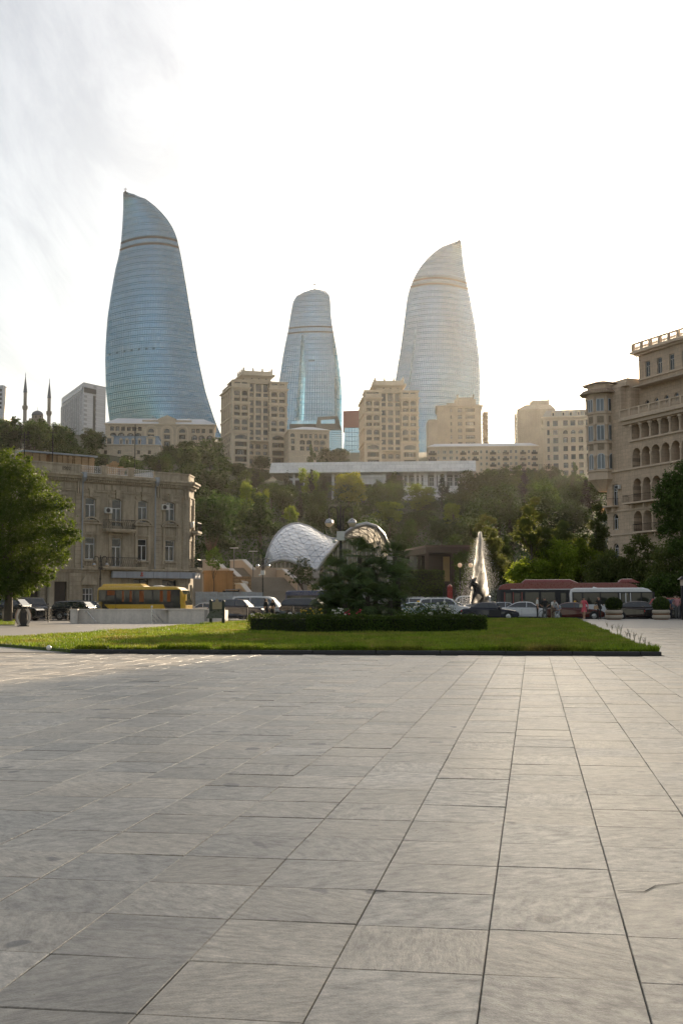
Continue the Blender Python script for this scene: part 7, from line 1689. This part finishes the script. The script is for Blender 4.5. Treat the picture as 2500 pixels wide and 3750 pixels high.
while Yr < 478:
    Xr = 0.31*Yr; sp_ = 7.0+Yr*0.006; X = -Xr+rt_.uniform(0,sp_)
    while X < Xr:
        Y = Yr+rt_.uniform(-6,6); x = X+rt_.uniform(-1.5,1.5); X += sp_
        u = CX+F*x/Y
        if 965 < u < 1430 and Y < 192: continue          # shell pavilion
        if u < 960 and Y < 178: continue
        if 1560 < u < 2100 and Y < 178 and rt_.random() < 0.4: continue
        if 960 < u < 1760 and 318 < Y < 360: continue    # hall
        if 355 < u < 592 and Y > 392: continue
        if u > 980 and Y > 385: continue
        if 825 < u < 980 and Y > 462: continue
        if u > 2180 and Y < 235: continue
        g = ground_z(x, Y); vmin = float(np.interp(u, vl_u, vl_v)) + rt_.uniform(0, 26)
        H = rt_.uniform(7.5, 12.0)
        if 1470 < u < 1720 and 225 < Y < 330: H *= 0.72
        zt = P(u, vmin, Y).z
        if g+H > zt: H = zt-g
        for (u0_, v0_, rx_, ry_, Y0_) in KEEP:
            if Y < Y0_ and abs(u-u0_) < rx_+0.5*3.2*F/Y: H = min(H, P(u, v0_+ry_, Y).z-g)
        if H < 3.2: continue
        k = rt_.random(); kind = 'dark' if k < 0.56 else 'pine' if k < 0.82 else 'mid' if k < 0.93 else 'cypress'
        if u > 1500 and kind == 'pine' and k < 0.72: kind = 'mid'
        pr = PROTO[kind]; cr, tk, wd = pr[rt_.randrange(len(pr))]
        lab = {'dark':'dark round evergreen in the dense hillside wood','pine':'dark spreading pine in the dense hillside wood','mid':'green leafy tree in the dense hillside wood','cypress':'narrow dark cypress in the dense hillside wood'}[kind]
        o = thing(NAMES[kind], lab, 'tree', (x, Y, g), rt_.uniform(0,6.28), HG); s = H/10; w = rt_.uniform(1.0,1.35)*max(s,0.75); o.scale = (w,w,s); put('crown', cr, o); put('trunk', tk, o); cnt += 1
    Yr += 17.5+Yr*0.012
print('hill trees', cnt)
# trees the photograph singles out
SPEC = [
 (1060,1850,232,70,'bright','small bright green tree above the left shoulder of the shell'),(1500,1900,222,80,'mid','fresh green tree above the right arch of the shell'),(1660,1840,240,90,'bright','pale green tree left of the hall columns foot'),(1133,1712,296,78,'bright','bright green tree left of the yellow crowned one below the hall'),(1275,1725,285,170,'yellow','big yellow green tree glowing in front of the white hall'),(1545,1772,272,128,'bright','bright green tree in front of the hall columns'),
 (905,1762,262,64,'bright','small bright green tree among dark ones left of the hall'),(960,1790,255,50,'bright','little bright green tree below the left end of the hall'),(1165,1788,262,90,'mid','green tree below the bright pair in front of the hall'),
 (1425,1832,248,120,'bright','light green tree below the hall middle'),(1740,1722,300,140,'mid','broad green tree at the right end of the hall'),(170,1602,395,55,'bright','light green tree above the old house roof at the left'),
 (1052,1722,308,24,'cypress','dark cypress standing before the left end of the hall'),(1141,1716,290,26,'cypress','dark cypress in the bright green tree'),(1187,1738,298,26,'cypress','dark cypress between the two bright trees'),(1617,1734,300,32,'cypress','tall dark cypress in front of the hall columns'),(1638,1765,296,24,'cypress','shorter cypress beside the tall one at the hall columns'),(928,1722,300,24,'cypress','dark cypress left of the hall'),
 (1440,1728,300,86,'pine','dark conifer before the hall middle'),(1375,1760,300,62,'dark','dark round tree left of the conifer at the hall'),(1688,1768,298,70,'pine','dark conifer at the right end of the hall columns'),
 (1955,1712,310,120,'dark','dark round tree in front of the long beige house'),(1870,1700,330,110,'mid','green tree in front of the long beige house'),(2010,1708,320,110,'dark','dark tree below the cream classical house'),(2100,1692,300,56,'pine','cone shaped tree in front of the cream classical house'),
 (1215,1640,400,150,'mid','tree group crown in front of the low limestone wing'),(960,1668,440,80,'dark','dark round tree at the foot of the left apartment house'),(1140,1625,430,40,'pine','small conifer by the low limestone wing'),
 (770,1600,430,100,'mid','leafy tree at the corner of the left apartment house'),(690,1612,440,90,'mid','leafy tree before the long limestone palace'),
 (1830,1950,148,90,'mid','leafy tree just right of the water jet'),
 (1690,2010,150,90,'mid','shaded tree behind the fountain spray'),(1640,2050,160,90,'dark','dark tree behind the brown cafe'),
]
for i, (u, v, Y, w, k, lb) in enumerate(SPEC): tree_at(u, v, Y, k, w, lb, None, i, hmax=22)
# young tree on the stair and the ailanthus by the old house
def custom_tree(name, label, px_lobes, Y, trunk_u, mat_, n, size, cat='tree', gz=0.0, tr=0.12, bark=BARK, dy=1.0, nbr=9, clump=0.16):
    s = Y/F; base = P(trunk_u, 2200, Y); base.z = gz; r_ = thing(name, label, cat, base); rs = random.Random(len(label)); lob = []
    for (u, v, rp) in px_lobes:
        q = P(u, v, Y)-base; lob.append((q.x, rs.uniform(-1,1)*rp*s*0.6*dy, q.z, rp*s, rp*s, rp*s*0.85))
    put('crown', lobes_crown(lob, n, size, 'crown', mat_, clump), r_); zc = sorted(l[2] for l in lob)[len(lob)//2]
    put('trunk', trunk_mesh(max(1.0, zc*0.8), tr, lob, bark, 3, nbr), r_); return r_
for i, (lb, mt, lob, Y, tu) in enumerate([
 ('loose poplar behind the water jet', LP_, [(1770,1897,17),(1800,1908,15),(1760,1930,22),(1795,1950,24),(1775,1990,32),(1815,1992,24),(1750,2012,24),(1790,2040,38),(1830,2062,34)], 140, 1785),
 ('tall loose poplar above the red bus', LP_, [(1962,1835,18),(1935,1868,22),(1975,1888,26),(1928,1918,30),(1990,1948,30),(1945,1975,36),(1898,1962,22),(1985,2012,38)], 128, 1950),
 ('poplar right of the tall loose one', LP_, [(2060,1925,20),(2040,1960,24),(2078,1972,26),(2052,2000,28),(2070,2030,30)], 137, 2058),
 ('slim poplar beside the arcaded house', LP_, [(2186,1862,18),(2206,1888,20),(2180,1920,24),(2205,1950,26),(2186,1990,30),(2200,2030,32)], 150, 2192),
 ('bright green bushy tree behind the left end of the red bus', LB_, [(1900,2085,30),(1925,2065,26),(1880,2105,26),(1950,2095,34),(1975,2075,30),(1910,2120,40),(1960,2130,44)], 126, 1925),
 ('bright green tree rising behind the middle of the red bus', LB_, [(2000,2040,36),(2040,2000,34),(2065,2030,40),(2020,2075,44),(2080,2075,46),(2040,2110,54),(2000,2125,44)], 128, 2038),
 ('sunlit yellow green tree left of the arcaded house', LB_, [(2125,1990,22),(2130,2015,30),(2105,2040,34),(2155,2045,36),(2130,2080,46),(2095,2110,48),(2170,2105,44)], 130, 2130),
 ('dense olive tree behind the white minibus', LP_, [(2190,2070,38),(2225,2040,34),(2215,2095,46),(2260,2080,42),(2185,2120,46),(2245,2130,50),(2285,2115,40)], 122, 2225),
 ('leafy tree before the lower balcony of the arcaded house', LP_, [(2310,2010,26),(2345,1980,30),(2370,2015,36),(2330,2045,40),(2385,2060,42),(2300,2075,42),(2350,2100,56),(2400,2115,50),(2310,2130,50)], 120, 2345),
 ('dense tree at the right behind the planters', LP_, [(2420,2030,38),(2460,2010,40),(2495,2040,50),(2440,2080,52),(2490,2110,60),(2420,2130,52),(2540,2060,70)], 114, 2455),
 ('big tree at the right edge in front of the arcades', LM_, [(2460,1760,40),(2500,1735,46),(2440,1800,40),(2480,1830,56),(2430,1860,38),(2520,1860,80),(2470,1900,52),(2440,1935,40),(2500,1960,60),(2560,1800,90),(2480,2000,44)], 108, 2530),
 ('low dark shrub row tree right of the white minibus', LM_, [(2400,2150,40),(2440,2140,44),(2480,2150,44),(2520,2135,50)], 108, 2450)]):
    custom_tree('leafy_tree', lb, lob, Y, tu, mt, (9000 if i < 4 else 11000) if i != 10 else 20000, 0.21, tr=0.16, nbr=12, clump=0.2)
custom_tree('young_tree', 'small leafy tree in front of the shell pavilion', [(1105,2065,26),(1085,2085,24),(1125,2090,26),(1110,2110,28),(1080,2120,22),(1135,2125,22),(1150,2150,16),(1060,2100,14)], 139, 1108, LM_, 3600, 0.16, gz=0.8)
custom_tree('young_tree', 'small spiky leaved tree by the corner of the old house', [(782,2020,16),(765,2040,16),(800,2035,18),(775,2058,18),(795,2070,14),(760,2025,10),(810,2055,12)], 136, 782, LM_, 1600, 0.22, gz=1.5, tr=0.07)
BARE = mat('bare_twig', (0.10,0.06,0.04), 0.95)
q = P(772, 2030, 150); m = MB(); rs = random.Random(4)
for k in range(60):
    a = rs.uniform(0,6.28); h = rs.uniform(1.6,3.6); e = (math.cos(a)*h*0.35, math.sin(a)*h*0.35, h); m.tube([(0,0,0),(e[0]*0.3,e[1]*0.3,h*0.5),e],[0.03,0.02,0.008],4)
tag(m.build('bare_shrub', BARE, None, loc=(q.x,q.y,q.z-0.8)), 'leafless brown shrub behind the ochre wall', 'shrub')
# the big tree at the left
custom_tree('plane_tree', 'large sunlit leafy tree at the left edge before the old house',
  [(40,1715,72),(-30,1750,110),(95,1760,70),(150,1820,66),(60,1830,120),(210,1850,48),(225,1925,52),(120,1910,110),(10,1930,150),(255,1965,42),(180,1985,80),(60,2030,120),(-60,2040,120),(140,2075,66),(215,2040,44),(60,2110,62),(-20,2120,80),(170,2110,36),(0,2110,100),(-70,2150,80),(80,2145,50),(30,2160,46),(110,2125,46),(50,2120,60),(-120,1850,160),(80,1680,34)], 84, 30, LN, 74000, 0.165, tr=0.32, dy=1.0, nbr=22, clump=0.13)
# undergrowth on the slope
n = 60000; y = 150+rng.random(n)**1.3*190; x = (rng.random(n)*2-1)*0.31*y; u_ = CX+F*x/y; k = ~((u_ > 940) & (u_ < 1440) & (y < 186)) & ~((u_ < 960) & (y < 172)) & ~((u_ > 2200) & (y < 230)) & ~((u_>1480)&(u_<1740)&(y<168)); x = x[k]; y = y[k]
z = np.array([ground_z(a, b) for a, b in zip(x, y)]) + np.abs(rng.normal(0,0.9,len(x)))
v, f = leaves(np.c_[x,y,z], np.array([0,-0.4,0.8]), 0.5); tag(put('undergrowth', npmesh('undergrowth', v, f, LD)), 'dark undergrowth covering the wooded slope', 'undergrowth', kind='stuff')
# ---- clipped hedges, flower bed, palms
def hedge(name, label, pA, pB, dep, h, n, size, cat='hedge', mat_=LHG):
    d = pB-pA; L = d.length; r_ = thing(name, label, cat, (pA.x,pA.y,pA.z), math.atan2(d.y,d.x)); e = 0.10
    m = MB(); m.box(e,L-e,e,dep-e,-0.02,h-e); m.build('stems', mat('hedge_core',(0.012,0.016,0.008),0.95), r_)
    A = np.array([L*h, L*h, L*dep, dep*h, dep*h]); pk = rng.choice(5, n, p=A/A.sum()); a = rng.random(n); b = rng.random(n)
    x = np.where(pk<3, a*L, np.where(pk==3, 0, L)); y = np.where(pk==0, 0, np.where(pk==1, dep, np.where(pk==2, b*dep, a*dep))); z = np.where(pk==2, h, b*h)
    nb = np.stack([np.where(pk==3,-1.0,np.where(pk==4,1.0,0)), np.where(pk==0,-1.0,np.where(pk==1,1.0,0)), np.where(pk==2,1.0,0.15)],1)
    c = np.c_[x,y,z]+rng.normal(0,0.035,(n,3))+nb*(rng.random(n)*0.05+0.03*np.sin(x*3.1)+0.02*np.sin(x*7.7+z*5))[:,None]
    v, f = leaves(c, nb, size, 0.7, 0.7); put('foliage', npmesh('foliage', v, f, mat_), r_); return r_
hA, hB, hC = G(907,2310,0.085), G(1132,2319,0.085), G(1783,2315,0.085)
hedge('hedge', 'clipped hedge, short left piece nearest the walking women', hA, Vector((hB.x-0.05,hB.y+0.2,0.085)), 1.0, 0.68, 9000, 0.06)
hedge('hedge', 'clipped hedge, long front piece before the palms', hB, hC, 1.0, 0.66, 24000, 0.06)
hedge('hedge_wall', 'tall green hedge wall before the brown cafe', P(1488,2230,139)-Vector((0,0,0.4)), P(1628,2230,142)-Vector((0,0,0.4)), 1.2, P(1560,2098,140).z+0.2, 9000, 0.16, mat_=LM_)
for r_, R_ in planters:
    n = 2600; d = rng.normal(0,1,(n,3)); d /= np.linalg.norm(d,axis=1)[:,None]; c = d*np.array([0.62,0.62,0.55])*(1+rng.normal(0,0.03,n))[:,None]+np.array([0,0,1.12]); c = c[c[:,2] > 0.70]; d = (c-np.array([0,0,1.12]))/0.6
    v, f = leaves(c, d, 0.085, 0.7, 0.6); bo = thing('box_ball', 'clipped round bush in the '+('left' if r_ is planters[0][0] else 'right')+' stone planter', 'bush', Vector(r_.location)); put('foliage', npmesh('foliage', v, f, LHG), bo)
    m = MB(); m.ball((0,0,1.12),0.56,0.56,0.49,12,8); m.tube([(0,0,0.6),(0,0,1.0)],0.05,6); m.build('stems', MATS['hedge_core'], bo)
def flower_bush(label, u, b, w, h, n, fcol, nf, fs=0.05):
    q = UB(u, b, 0.08); r_ = thing('flower_bush', label, 'flowers', q); c = rng.normal(0,1,(n,3))*np.array([w*0.33,0.3,h*0.22])+np.array([0,0,h*0.55]); c[:,2] = np.clip(c[:,2],0.02,h)
    v, f = leaves(c, np.array([0,0,0.4]), 0.07, 0.65); put('foliage', npmesh('foliage', v, f, LHG), r_)
    m = MB(); rs = random.Random(len(label))
    for k in range(8): a = rs.uniform(-w*0.4,w*0.4); m.tube([(a*0.3,0,-0.02),(a,rs.uniform(-0.2,0.2),h*0.8)],0.01,4)
    m.build('stems', BARK, r_); fm = MB(); fm.ball((0,0,0),fs,fs,fs*0.8,7,5); fd = fm.data('blossom', fcol, True)
    for k in range(nf): put('blossom', fd, r_, (rs.uniform(-w*0.48,w*0.48), rs.uniform(-0.35,0.1)-0.1, h*rs.uniform(0.55,1.02)), None, rs.uniform(0.7,1.4))
WHF = mat('white_petal', (0.6,0.58,0.5), 0.7); RDF = mat('red_petal', (0.28,0.02,0.04), 0.7); YLF = mat('yellow_leaf_flower', (0.42,0.28,0.03), 0.7)
flower_bush('white rose bush right of the palms, largest of the roses', 1555, 55.2, 1.1, 1.25, 2600, WHF, 22, 0.055); flower_bush('white rose bush at the right end of the hedge bed', 1625, 55.4, 0.8, 1.3, 1800, WHF, 14, 0.055); flower_bush('white rose bush close to the palms on the right', 1490, 55.4, 0.8, 1.05, 1500, WHF, 12, 0.05)
flower_bush('white flowers in front of the palms on the left', 1240, 55.0, 0.7, 1.0, 900, WHF, 16, 0.05); flower_bush('dark red flowers in front of the palms', 1295, 55.0, 0.9, 0.95, 900, RDF, 26, 0.05); flower_bush('yellow flowering plant left of the palms', 1140, 54.8, 1.1, 1.0, 1400, YLF, 30, 0.045)
def fan_leaf():
    m = MB(); m.tube([(0,0,0),(0,0.35,0.06),(0,0.62,0.05)],0.012,4); nb = 18
    for k in range(nb):
        a = R(-78+156*k/(nb-1)); L = 0.74*(1-0.2*abs(math.sin(a))); dx, dy = math.sin(a), math.cos(a); px, py = dy, -dx; w0 = 0.026
        b0 = Vector((0,0.60,0.05)); z1, z2 = 0.03, -0.2
        p1 = b0+Vector((dx*L*0.55,dy*L*0.55,z1)); p2 = b0+Vector((dx*L,dy*L,z2))
        m.face([b0, p1+Vector((px*w0,py*w0,-0.012)), p1]); m.face([b0, p1, p1-Vector((px*w0,py*w0,0.012))]); m.face([p1+Vector((px*w0,py*w0,-0.012)), p2, p1]); m.face([p1, p2, p1-Vector((px*w0,py*w0,0.012))])
    return m.data('fan_leaf', LPALM)
FANL = fan_leaf(); PTR = mat('palm_trunk', (0.05,0.04,0.03), 0.95, var=0.3, scale=3)
PALMS = [(1318,2040,58.5,1.15,'tallest fan palm in the middle of the palm group'),(1446,2040,60.0,0.95,'upper fan palm at the right of the palm group'),(1458,2118,58.2,0.95,'middle fan palm at the right of the palm group'),(1232,2100,58.8,0.95,'upper fan palm at the left of the palm group'),(1204,2170,57.6,1.0,'lower left fan palm of the palm group'),(1290,2135,57.2,1.05,'fan palm below the tallest one'),(1378,2100,59.2,1.0,'fan palm right of the tallest one'),(1345,2185,56.8,1.05,'low fan palm at the front of the palm group'),(1430,2200,56.9,0.95,'low fan palm at the front right'),(1265,2212,56.6,1.0,'low fan palm at the front left'),(1195,2222,57.2,0.85,'lowest fan palm at the left foot of the group')]
for (u, v, b, s, lb) in PALMS:
    q = UB(u, b); c = P(u, v, q.y); r_ = thing('fan_palm', lb, 'palm', (q.x,q.y,0.06), random.uniform(0,6.28), 'fan palms in the round bed'); h = c.z-0.06
    m = MB(); m.tube([(0,0,-0.05),(0.05,0,h*0.5),(0,0,h)],[0.16,0.13,0.11],8); m.build('trunk', PTR, r_)
    for k in range(27):
        a = k*2.39996; el = R(80-150*(k/26)**0.85)
        put('fan_leaf', FANL, r_, (0,0,h-0.05-0.25*(k/26)), (el+random.uniform(-0.15,0.15), random.uniform(-0.3,0.3), a), s*random.uniform(0.82,1.02))
# ================================================================== people
SKINM = mat('skin', (0.42,0.24,0.16), 0.6); HAIRD = mat('dark_hair', (0.02,0.015,0.012), 0.7); HAIRB = mat('brown_hair', (0.10,0.045,0.025), 0.7); SHOE = mat('dark_shoe', (0.02,0.018,0.016), 0.6)
def cloth(n, c): return mat('cloth_'+n, c, 0.9, var=0.12, scale=6)
def person(label, loc, rz, H, top, legs, hair=HAIRD, pose=None, sleeve=0.5, skirt=None, long_hair=False, shoe=SHOE, girth=1.0, zoff=0.0, bare_legs=False, group='people on the plaza'):
    J = dict(pel=(0,0,.95),spi=(0,0,1.14),che=(0,0,1.34),nec=(0,-.01,1.47),hb=(0,-.02,1.555),ht=(0,-.015,1.66))
    for s, n in ((-1,'r'),(1,'l')):
        J.update({'sh'+n:(s*.175,0,1.40),'el'+n:(s*.235,.02,1.13),'wr'+n:(s*.25,-.05,.89),'ha'+n:(s*.25,-.07,.81),'hi'+n:(s*.09,0,.90),'kn'+n:(s*.10,-.01,.50),'an'+n:(s*.10,.02,.09),'to'+n:(s*.115,-.15,.035)})
    if pose: J.update(pose)
    for s, n in ((-1,'r'),(1,'l')):
        h = Vector(J['ha'+n]); w = Vector(J['wr'+n]); d = (h-w).normalized(); f_ = d.cross(Vector((s,0,0.01))).normalized()
        for k, (o, L) in enumerate(((-.03,.07),(-.01,.085),(.01,.08),(.03,.065))): J['f%d%s' % (k,n)] = tuple(h+d*L*1.0+f_*o+Vector((-s*.012,0,0)))
        J['th'+n] = tuple(w+d*.05+f_*.055)
    names = list(J); ix = {n: i for i, n in enumerate(names)}; vs_ = [J[n] for n in names]
    E = [('pel','spi',1),('spi','che',1),('che','nec',1),('nec','hb',0),('hb','ht',3)]
    for n in 'rl':
        E += [('che','sh'+n,1),('sh'+n,'el'+n,1 if sleeve > 0 else 0),('el'+n,'wr'+n,1 if sleeve > .7 else 0),('wr'+n,'ha'+n,0),('pel','hi'+n,2),('hi'+n,'kn'+n,2),('kn'+n,'an'+n,0 if bare_legs else 2),('an'+n,'to'+n,4)]+[('ha'+n,'f%d%s' % (k,n),0) for k in range(4)]+[('wr'+n,'th'+n,0)]
    RD = dict(pel=.135,spi=.125,che=.145,nec=.052,hb=.082,ht=.088)
    for n in 'rl': RD.update({'sh'+n:.066,'el'+n:.046,'wr'+n:.032,'ha'+n:.034,'hi'+n:.088,'kn'+n:.058,'an'+n:.042,'to'+n:.036,'th'+n:.010,**{'f%d%s' % (k,n):.0085 for k in range(4)}})
    rr = [RD[n]*(girth if n in ('pel','spi','che') else 1) for n in names]
    segs = [(Vector(J[a]), Vector(J[b]), r) for a, b, r in E]; hb = Vector(J['hb']); ht = Vector(J['ht'])
    def pick(c):
        best = (9, 0)
        for a, b, r in segs:
            d = b-a; t_ = max(0, min(1, (c-a).dot(d)/max(1e-9, d.dot(d)))); q = (c-(a+d*t_)).length
            if q < best[0]: best = (q, r)
        r = best[1]
        if r == 3: return 3 if (c-hb).dot(ht-hb) > 0.55*(ht-hb).length_squared or c.y > hb.y+0.03 else 0
        return r
    me = skin('body', vs_, [(ix[a],ix[b]) for a, b, r in E], rr, [SKINM, top, legs, hair, shoe], pick, 1)
    k = H/1.75; r_ = thing('person', label, 'person', (loc[0],loc[1],loc[2]+zoff), rz, group); b_ = put('body', me, r_, None, None, k)
    m = MB(); m.ball((hb.x,hb.y-.085,hb.z+.035),.016,.022,.024,6,5); m.ball((hb.x-.085,hb.y,hb.z+.04),.012,.02,.03,6,5); m.ball((hb.x+.085,hb.y,hb.z+.04),.012,.02,.03,6,5); put('face_features', m.data('face_features', SKINM, True), r_, None, None, k)
    m = MB()
    for s in (-1,1): m.ball((hb.x+s*.032,hb.y-.078,hb.z+.055),.012,.008,.007,6,4)
    m.ball((hb.x,hb.y-.08,hb.z-.012),.022,.008,.006,6,4); put('eyes_and_mouth', m.data('eyes_and_mouth', HAIRD, True), r_, None, None, k)
    if long_hair: m = MB(); m.tube([(ht.x,ht.y+.03,ht.z-.0),(hb.x,hb.y+.085,hb.z),(hb.x,hb.y+.10,hb.z-.16),(hb.x,hb.y+.09,hb.z-.30)],[.075,.09,.075,.03],8); put('hair', m.data('hair', hair, True), r_, None, None, k)
    if skirt:
        z0, z1, mt, w = skirt; m = MB(); px_ = Vector(J['pel']); m.lathe([(.205,z0),(.19,(z0+z1)/2+.05),(.155,z1)],12,(px_.x,px_.y,0),False); put('skirt', m.data('skirt', mt, True), r_, None, None, (k*w,k*0.85*w,k))
    return r_
BL = cloth('black',(0.014,0.013,0.014)); WH = cloth('white',(0.6,0.6,0.58)); NV = cloth('navy',(0.02,0.022,0.035)); PK = cloth('pink',(0.55,0.10,0.13)); GR = cloth('pale_blue',(0.34,0.38,0.42)); BLU = cloth('blue',(0.05,0.07,0.14)); CRM = cloth('cream',(0.5,0.44,0.36)); GY = cloth('grey',(0.10,0.10,0.10)); KH = cloth('khaki',(0.3,0.24,0.16)); RS_ = cloth('rose',(0.42,0.20,0.20))
def gp(u, b): q = UB(u, b, 0.0); return (q.x,q.y,0.0 if b < BR else -0.12)
TB = math.pi   # facing away
person('woman in a pink jacket and skirt walking over the plaza', gp(2138,89.3), R(-35), 1.72, PK, SKINM, HAIRD, {'elr':(-.26,-.02,1.14),'wrr':(-.12,-.22,1.22),'har':(-.08,-.24,1.3),'ell':(.27,.05,1.14),'wrl':(.33,.0,.92),'hal':(.35,-.02,.85),'knl':(.09,-.14,.52),'anl':(.09,-.12,.12),'tol':(.1,-.28,.05),'anr':(-.09,.12,.12),'knr':(-.09,.02,.5)}, 1.0, (.58,1.0,PK,1.0), bare_legs=True, shoe=cloth('beige',(0.4,0.3,0.2)))
person('woman in black with loose brown hair and a tan bag', gp(2193,89.6), R(10), 1.74, BL, BL, HAIRB, {'elr':(-.24,.06,1.14),'wrr':(-.22,-.1,1.0),'har':(-.2,-.16,.98),'ell':(.27,.02,1.14),'wrl':(.27,-.2,1.06),'hal':(.25,-.26,1.1),'knl':(.06,-.1,.5),'anl':(.05,-.08,.1),'tol':(.05,-.24,.04),'anr':(-.06,.14,.12)}, 1.0, (.80,1.05,BL,1.15), True)
person('man in a white T-shirt and dark trousers standing side on', gp(1967,91.2), R(80), 1.80, WH, BL, HAIRD, None, .5)
person('man in a black T-shirt seen from behind, hands on hips', gp(1994,91.0), TB, 1.72, BL, GY, HAIRD, {'elr':(-.38,.05,1.16),'wrr':(-.2,-.06,1.0),'har':(-.16,-.1,.98),'ell':(.38,.05,1.16),'wrl':(.2,-.06,1.0),'hal':(.16,-.1,.98)}, .4, girth=1.15)
person('man in a white shirt bending over the bicycle', gp(2023,91.8), R(15), 1.72, WH, KH, HAIRD, {'spi':(0,-.12,1.12),'che':(0,-.26,1.26),'nec':(0,-.36,1.36),'hb':(0,-.42,1.42),'ht':(0,-.46,1.52),'shr':(-.18,-.27,1.30),'shl':(.18,-.27,1.30),'elr':(-.25,-.38,1.08),'wrr':(-.2,-.5,.95),'har':(-.18,-.55,.9),'ell':(.27,-.38,1.08),'wrl':(.24,-.5,.95),'hal':(.22,-.55,.9)}, .5)
person('man in a pale blue shirt sitting against the dark red car', gp(2042,92.0), R(-20), 1.70, GR, GR, HAIRD, {'pel':(0,.05,.62),'spi':(0,-.02,.8),'che':(0,-.08,.98),'nec':(0,-.12,1.10),'hb':(0,-.15,1.17),'ht':(0,-.15,1.28),'shr':(-.18,-.08,1.03),'shl':(.18,-.08,1.03),'elr':(-.26,-.14,.8),'wrr':(-.12,-.32,.72),'har':(-.06,-.36,.7),'ell':(.26,-.14,.8),'wrl':(.12,-.32,.72),'hal':(.06,-.36,.7),'hir':(-.1,.0,.6),'hil':(.1,.0,.6),'knr':(-.13,-.36,.56),'knl':(.13,-.36,.56),'anr':(-.13,-.38,.1),'anl':(.13,-.34,.1),'tor':(-.14,-.53,.04),'tol':(.14,-.5,.04)}, .5)
person('man in a blue shirt standing behind the right planter', gp(2455,91.4), R(60), 1.76, BLU, NV, HAIRD, None, .5, girth=1.05)
person('man in a rose, white and black striped shirt seen from behind', gp(2479,90.6), TB, 1.82, RS_, GY, HAIRD, {'elr':(-.3,-.05,1.15),'wrr':(-.16,-.2,1.1),'ell':(.3,-.05,1.15),'wrl':(.16,-.2,1.1),'har':(-.1,-.24,1.12),'hal':(.1,-.24,1.12)}, .5, girth=1.2)
person('dark haired person cut off by the right edge', gp(2496,91.9), TB, 1.72, BL, NV, HAIRD, None, .5)
person('woman in black with long hair and a white bag walking left', gp(974,76.0), R(62), 1.70, BL, BL, HAIRD, {'knl':(.08,-.14,.52),'anl':(.08,-.16,.1),'tol':(.08,-.32,.05),'anr':(-.08,.18,.14)}, .4, (.55,1.0,BL,1.0), True, bare_legs=True)
person('woman in a black dress with arms bent walking beside the other', gp(998,76.6), R(-40), 1.64, BL, BL, HAIRD, {'elr':(-.26,.02,1.12),'wrr':(-.1,-.2,1.12),'har':(-.06,-.25,1.16),'ell':(.26,.02,1.12),'wrl':(.1,-.2,1.12),'hal':(.06,-.25,1.16),'knr':(-.08,-.12,.52),'anr':(-.08,-.12,.1),'tor':(-.08,-.28,.05)}, .4, (.55,1.0,BL,1.0), True, bare_legs=True)
q = P(224, 2220, 112); person('man in a white shirt in front of the old house door', (q.x,q.y,-0.13), R(60), 1.74, WH, NV, HAIRD, {'spi':(0,-.06,1.14),'che':(0,-.14,1.32),'nec':(0,-.2,1.43),'hb':(0,-.24,1.5),'ht':(0,-.27,1.6),'shr':(-.175,-.15,1.37),'shl':(.175,-.15,1.37)}, .5)
def bag(label, loc, w, h, mt, rz=0):
    r_ = thing('handbag', label, 'bag', loc, rz); m = MB(); m.hexa([(-w/2,-.06,0),(w/2,-.06,0),(w/2,.06,0),(-w/2,.06,0)],[(-w*.4,-.03,h),(w*.4,-.03,h),(w*.4,.03,h),(-w*.4,.03,h)]); m.build('pouch', mt, r_, bevel=0.02)
    m = MB(); m.tube([(-w*.3,0,h),(-w*.2,0,h+.22),(w*.2,0,h+.22),(w*.3,0,h)],0.012,5); m.build('strap', mt, r_)
g_ = gp(2181,89.5); bag('tan handbag on the arm of the woman in black', (g_[0],g_[1]-0.1,0.78), .36, .27, cloth('tan',(0.36,0.24,0.15)))
g_ = gp(2127,89.2); bag('pale bag at the side of the woman in pink', (g_[0],g_[1],0.92), .26, .26, cloth('sand',(0.36,0.33,0.26)))
g_ = gp(971,75.8); bag('white bag hanging from the hand of the woman at the left', (g_[0]-0.05,g_[1]-0.15,0.30), .22, .36, WH)
# bicycle
q = gp(2012,91.4); bk_ = thing('bicycle', 'dark bicycle held by the men beside the dark red car', 'bicycle', q, R(-15))
for x_ in (-.52,.52): m = MB(); m.tube([(x_+.33*math.cos(t_),0,.34+.33*math.sin(t_)) for t_ in [i*math.pi/12 for i in range(25)]],.018,5,cap=False); w_ = m.build('wheel', TYRE, bk_); m = MB(); [m.tube([(x_,0,.34),(x_+.31*math.cos(a),0,.34+.31*math.sin(a))],.003,3) for a in [i*math.pi/8 for i in range(16)]]; m.build('spokes', STEEL, w_)
m = MB()
for a, b in (((-.52,0,.34),(-.05,0,.3)),((-.05,0,.3),(-.2,0,.85)),((-.2,0,.78),(.38,0,.82)),((-.05,0,.3),(.4,0,.75)),((.38,0,.88),(.52,0,.34)),((-.52,0,.34),(-.19,0,.75))): m.tube([a,b],.018,5)
m.build('frame', BLK, bk_); m = MB(); m.ball((-.22,0,.9),.13,.06,.035,8,5); m.build('saddle', BLKP, bk_); m = MB(); m.tube([(.34,-.27,1.0),(.37,0,.95),(.34,.27,1.0)],.015,5); m.tube([(.37,0,.95),(.38,0,.86)],.015,5); m.build('handlebar', STEEL, bk_)
# ================================================================== air: warm evening haze round the whole scene
t = NT('haze_air'); pv = t.n('ShaderNodeVolumePrincipled'); pv.inputs['Color'].default_value = (1.0,0.965,0.915,1); pv.inputs['Density'].default_value = 0.00004; pv.inputs['Anisotropy'].default_value = 0.74
t.l(pv.outputs[0], t.out.inputs['Volume']); HAZE = t.mat
m = MB(); m.box(-720,720,-420,1420,-2,275); hz = m.build('haze', HAZE); tag(hz, 'thin golden evening haze over the whole scene', 'haze', kind='stuff')
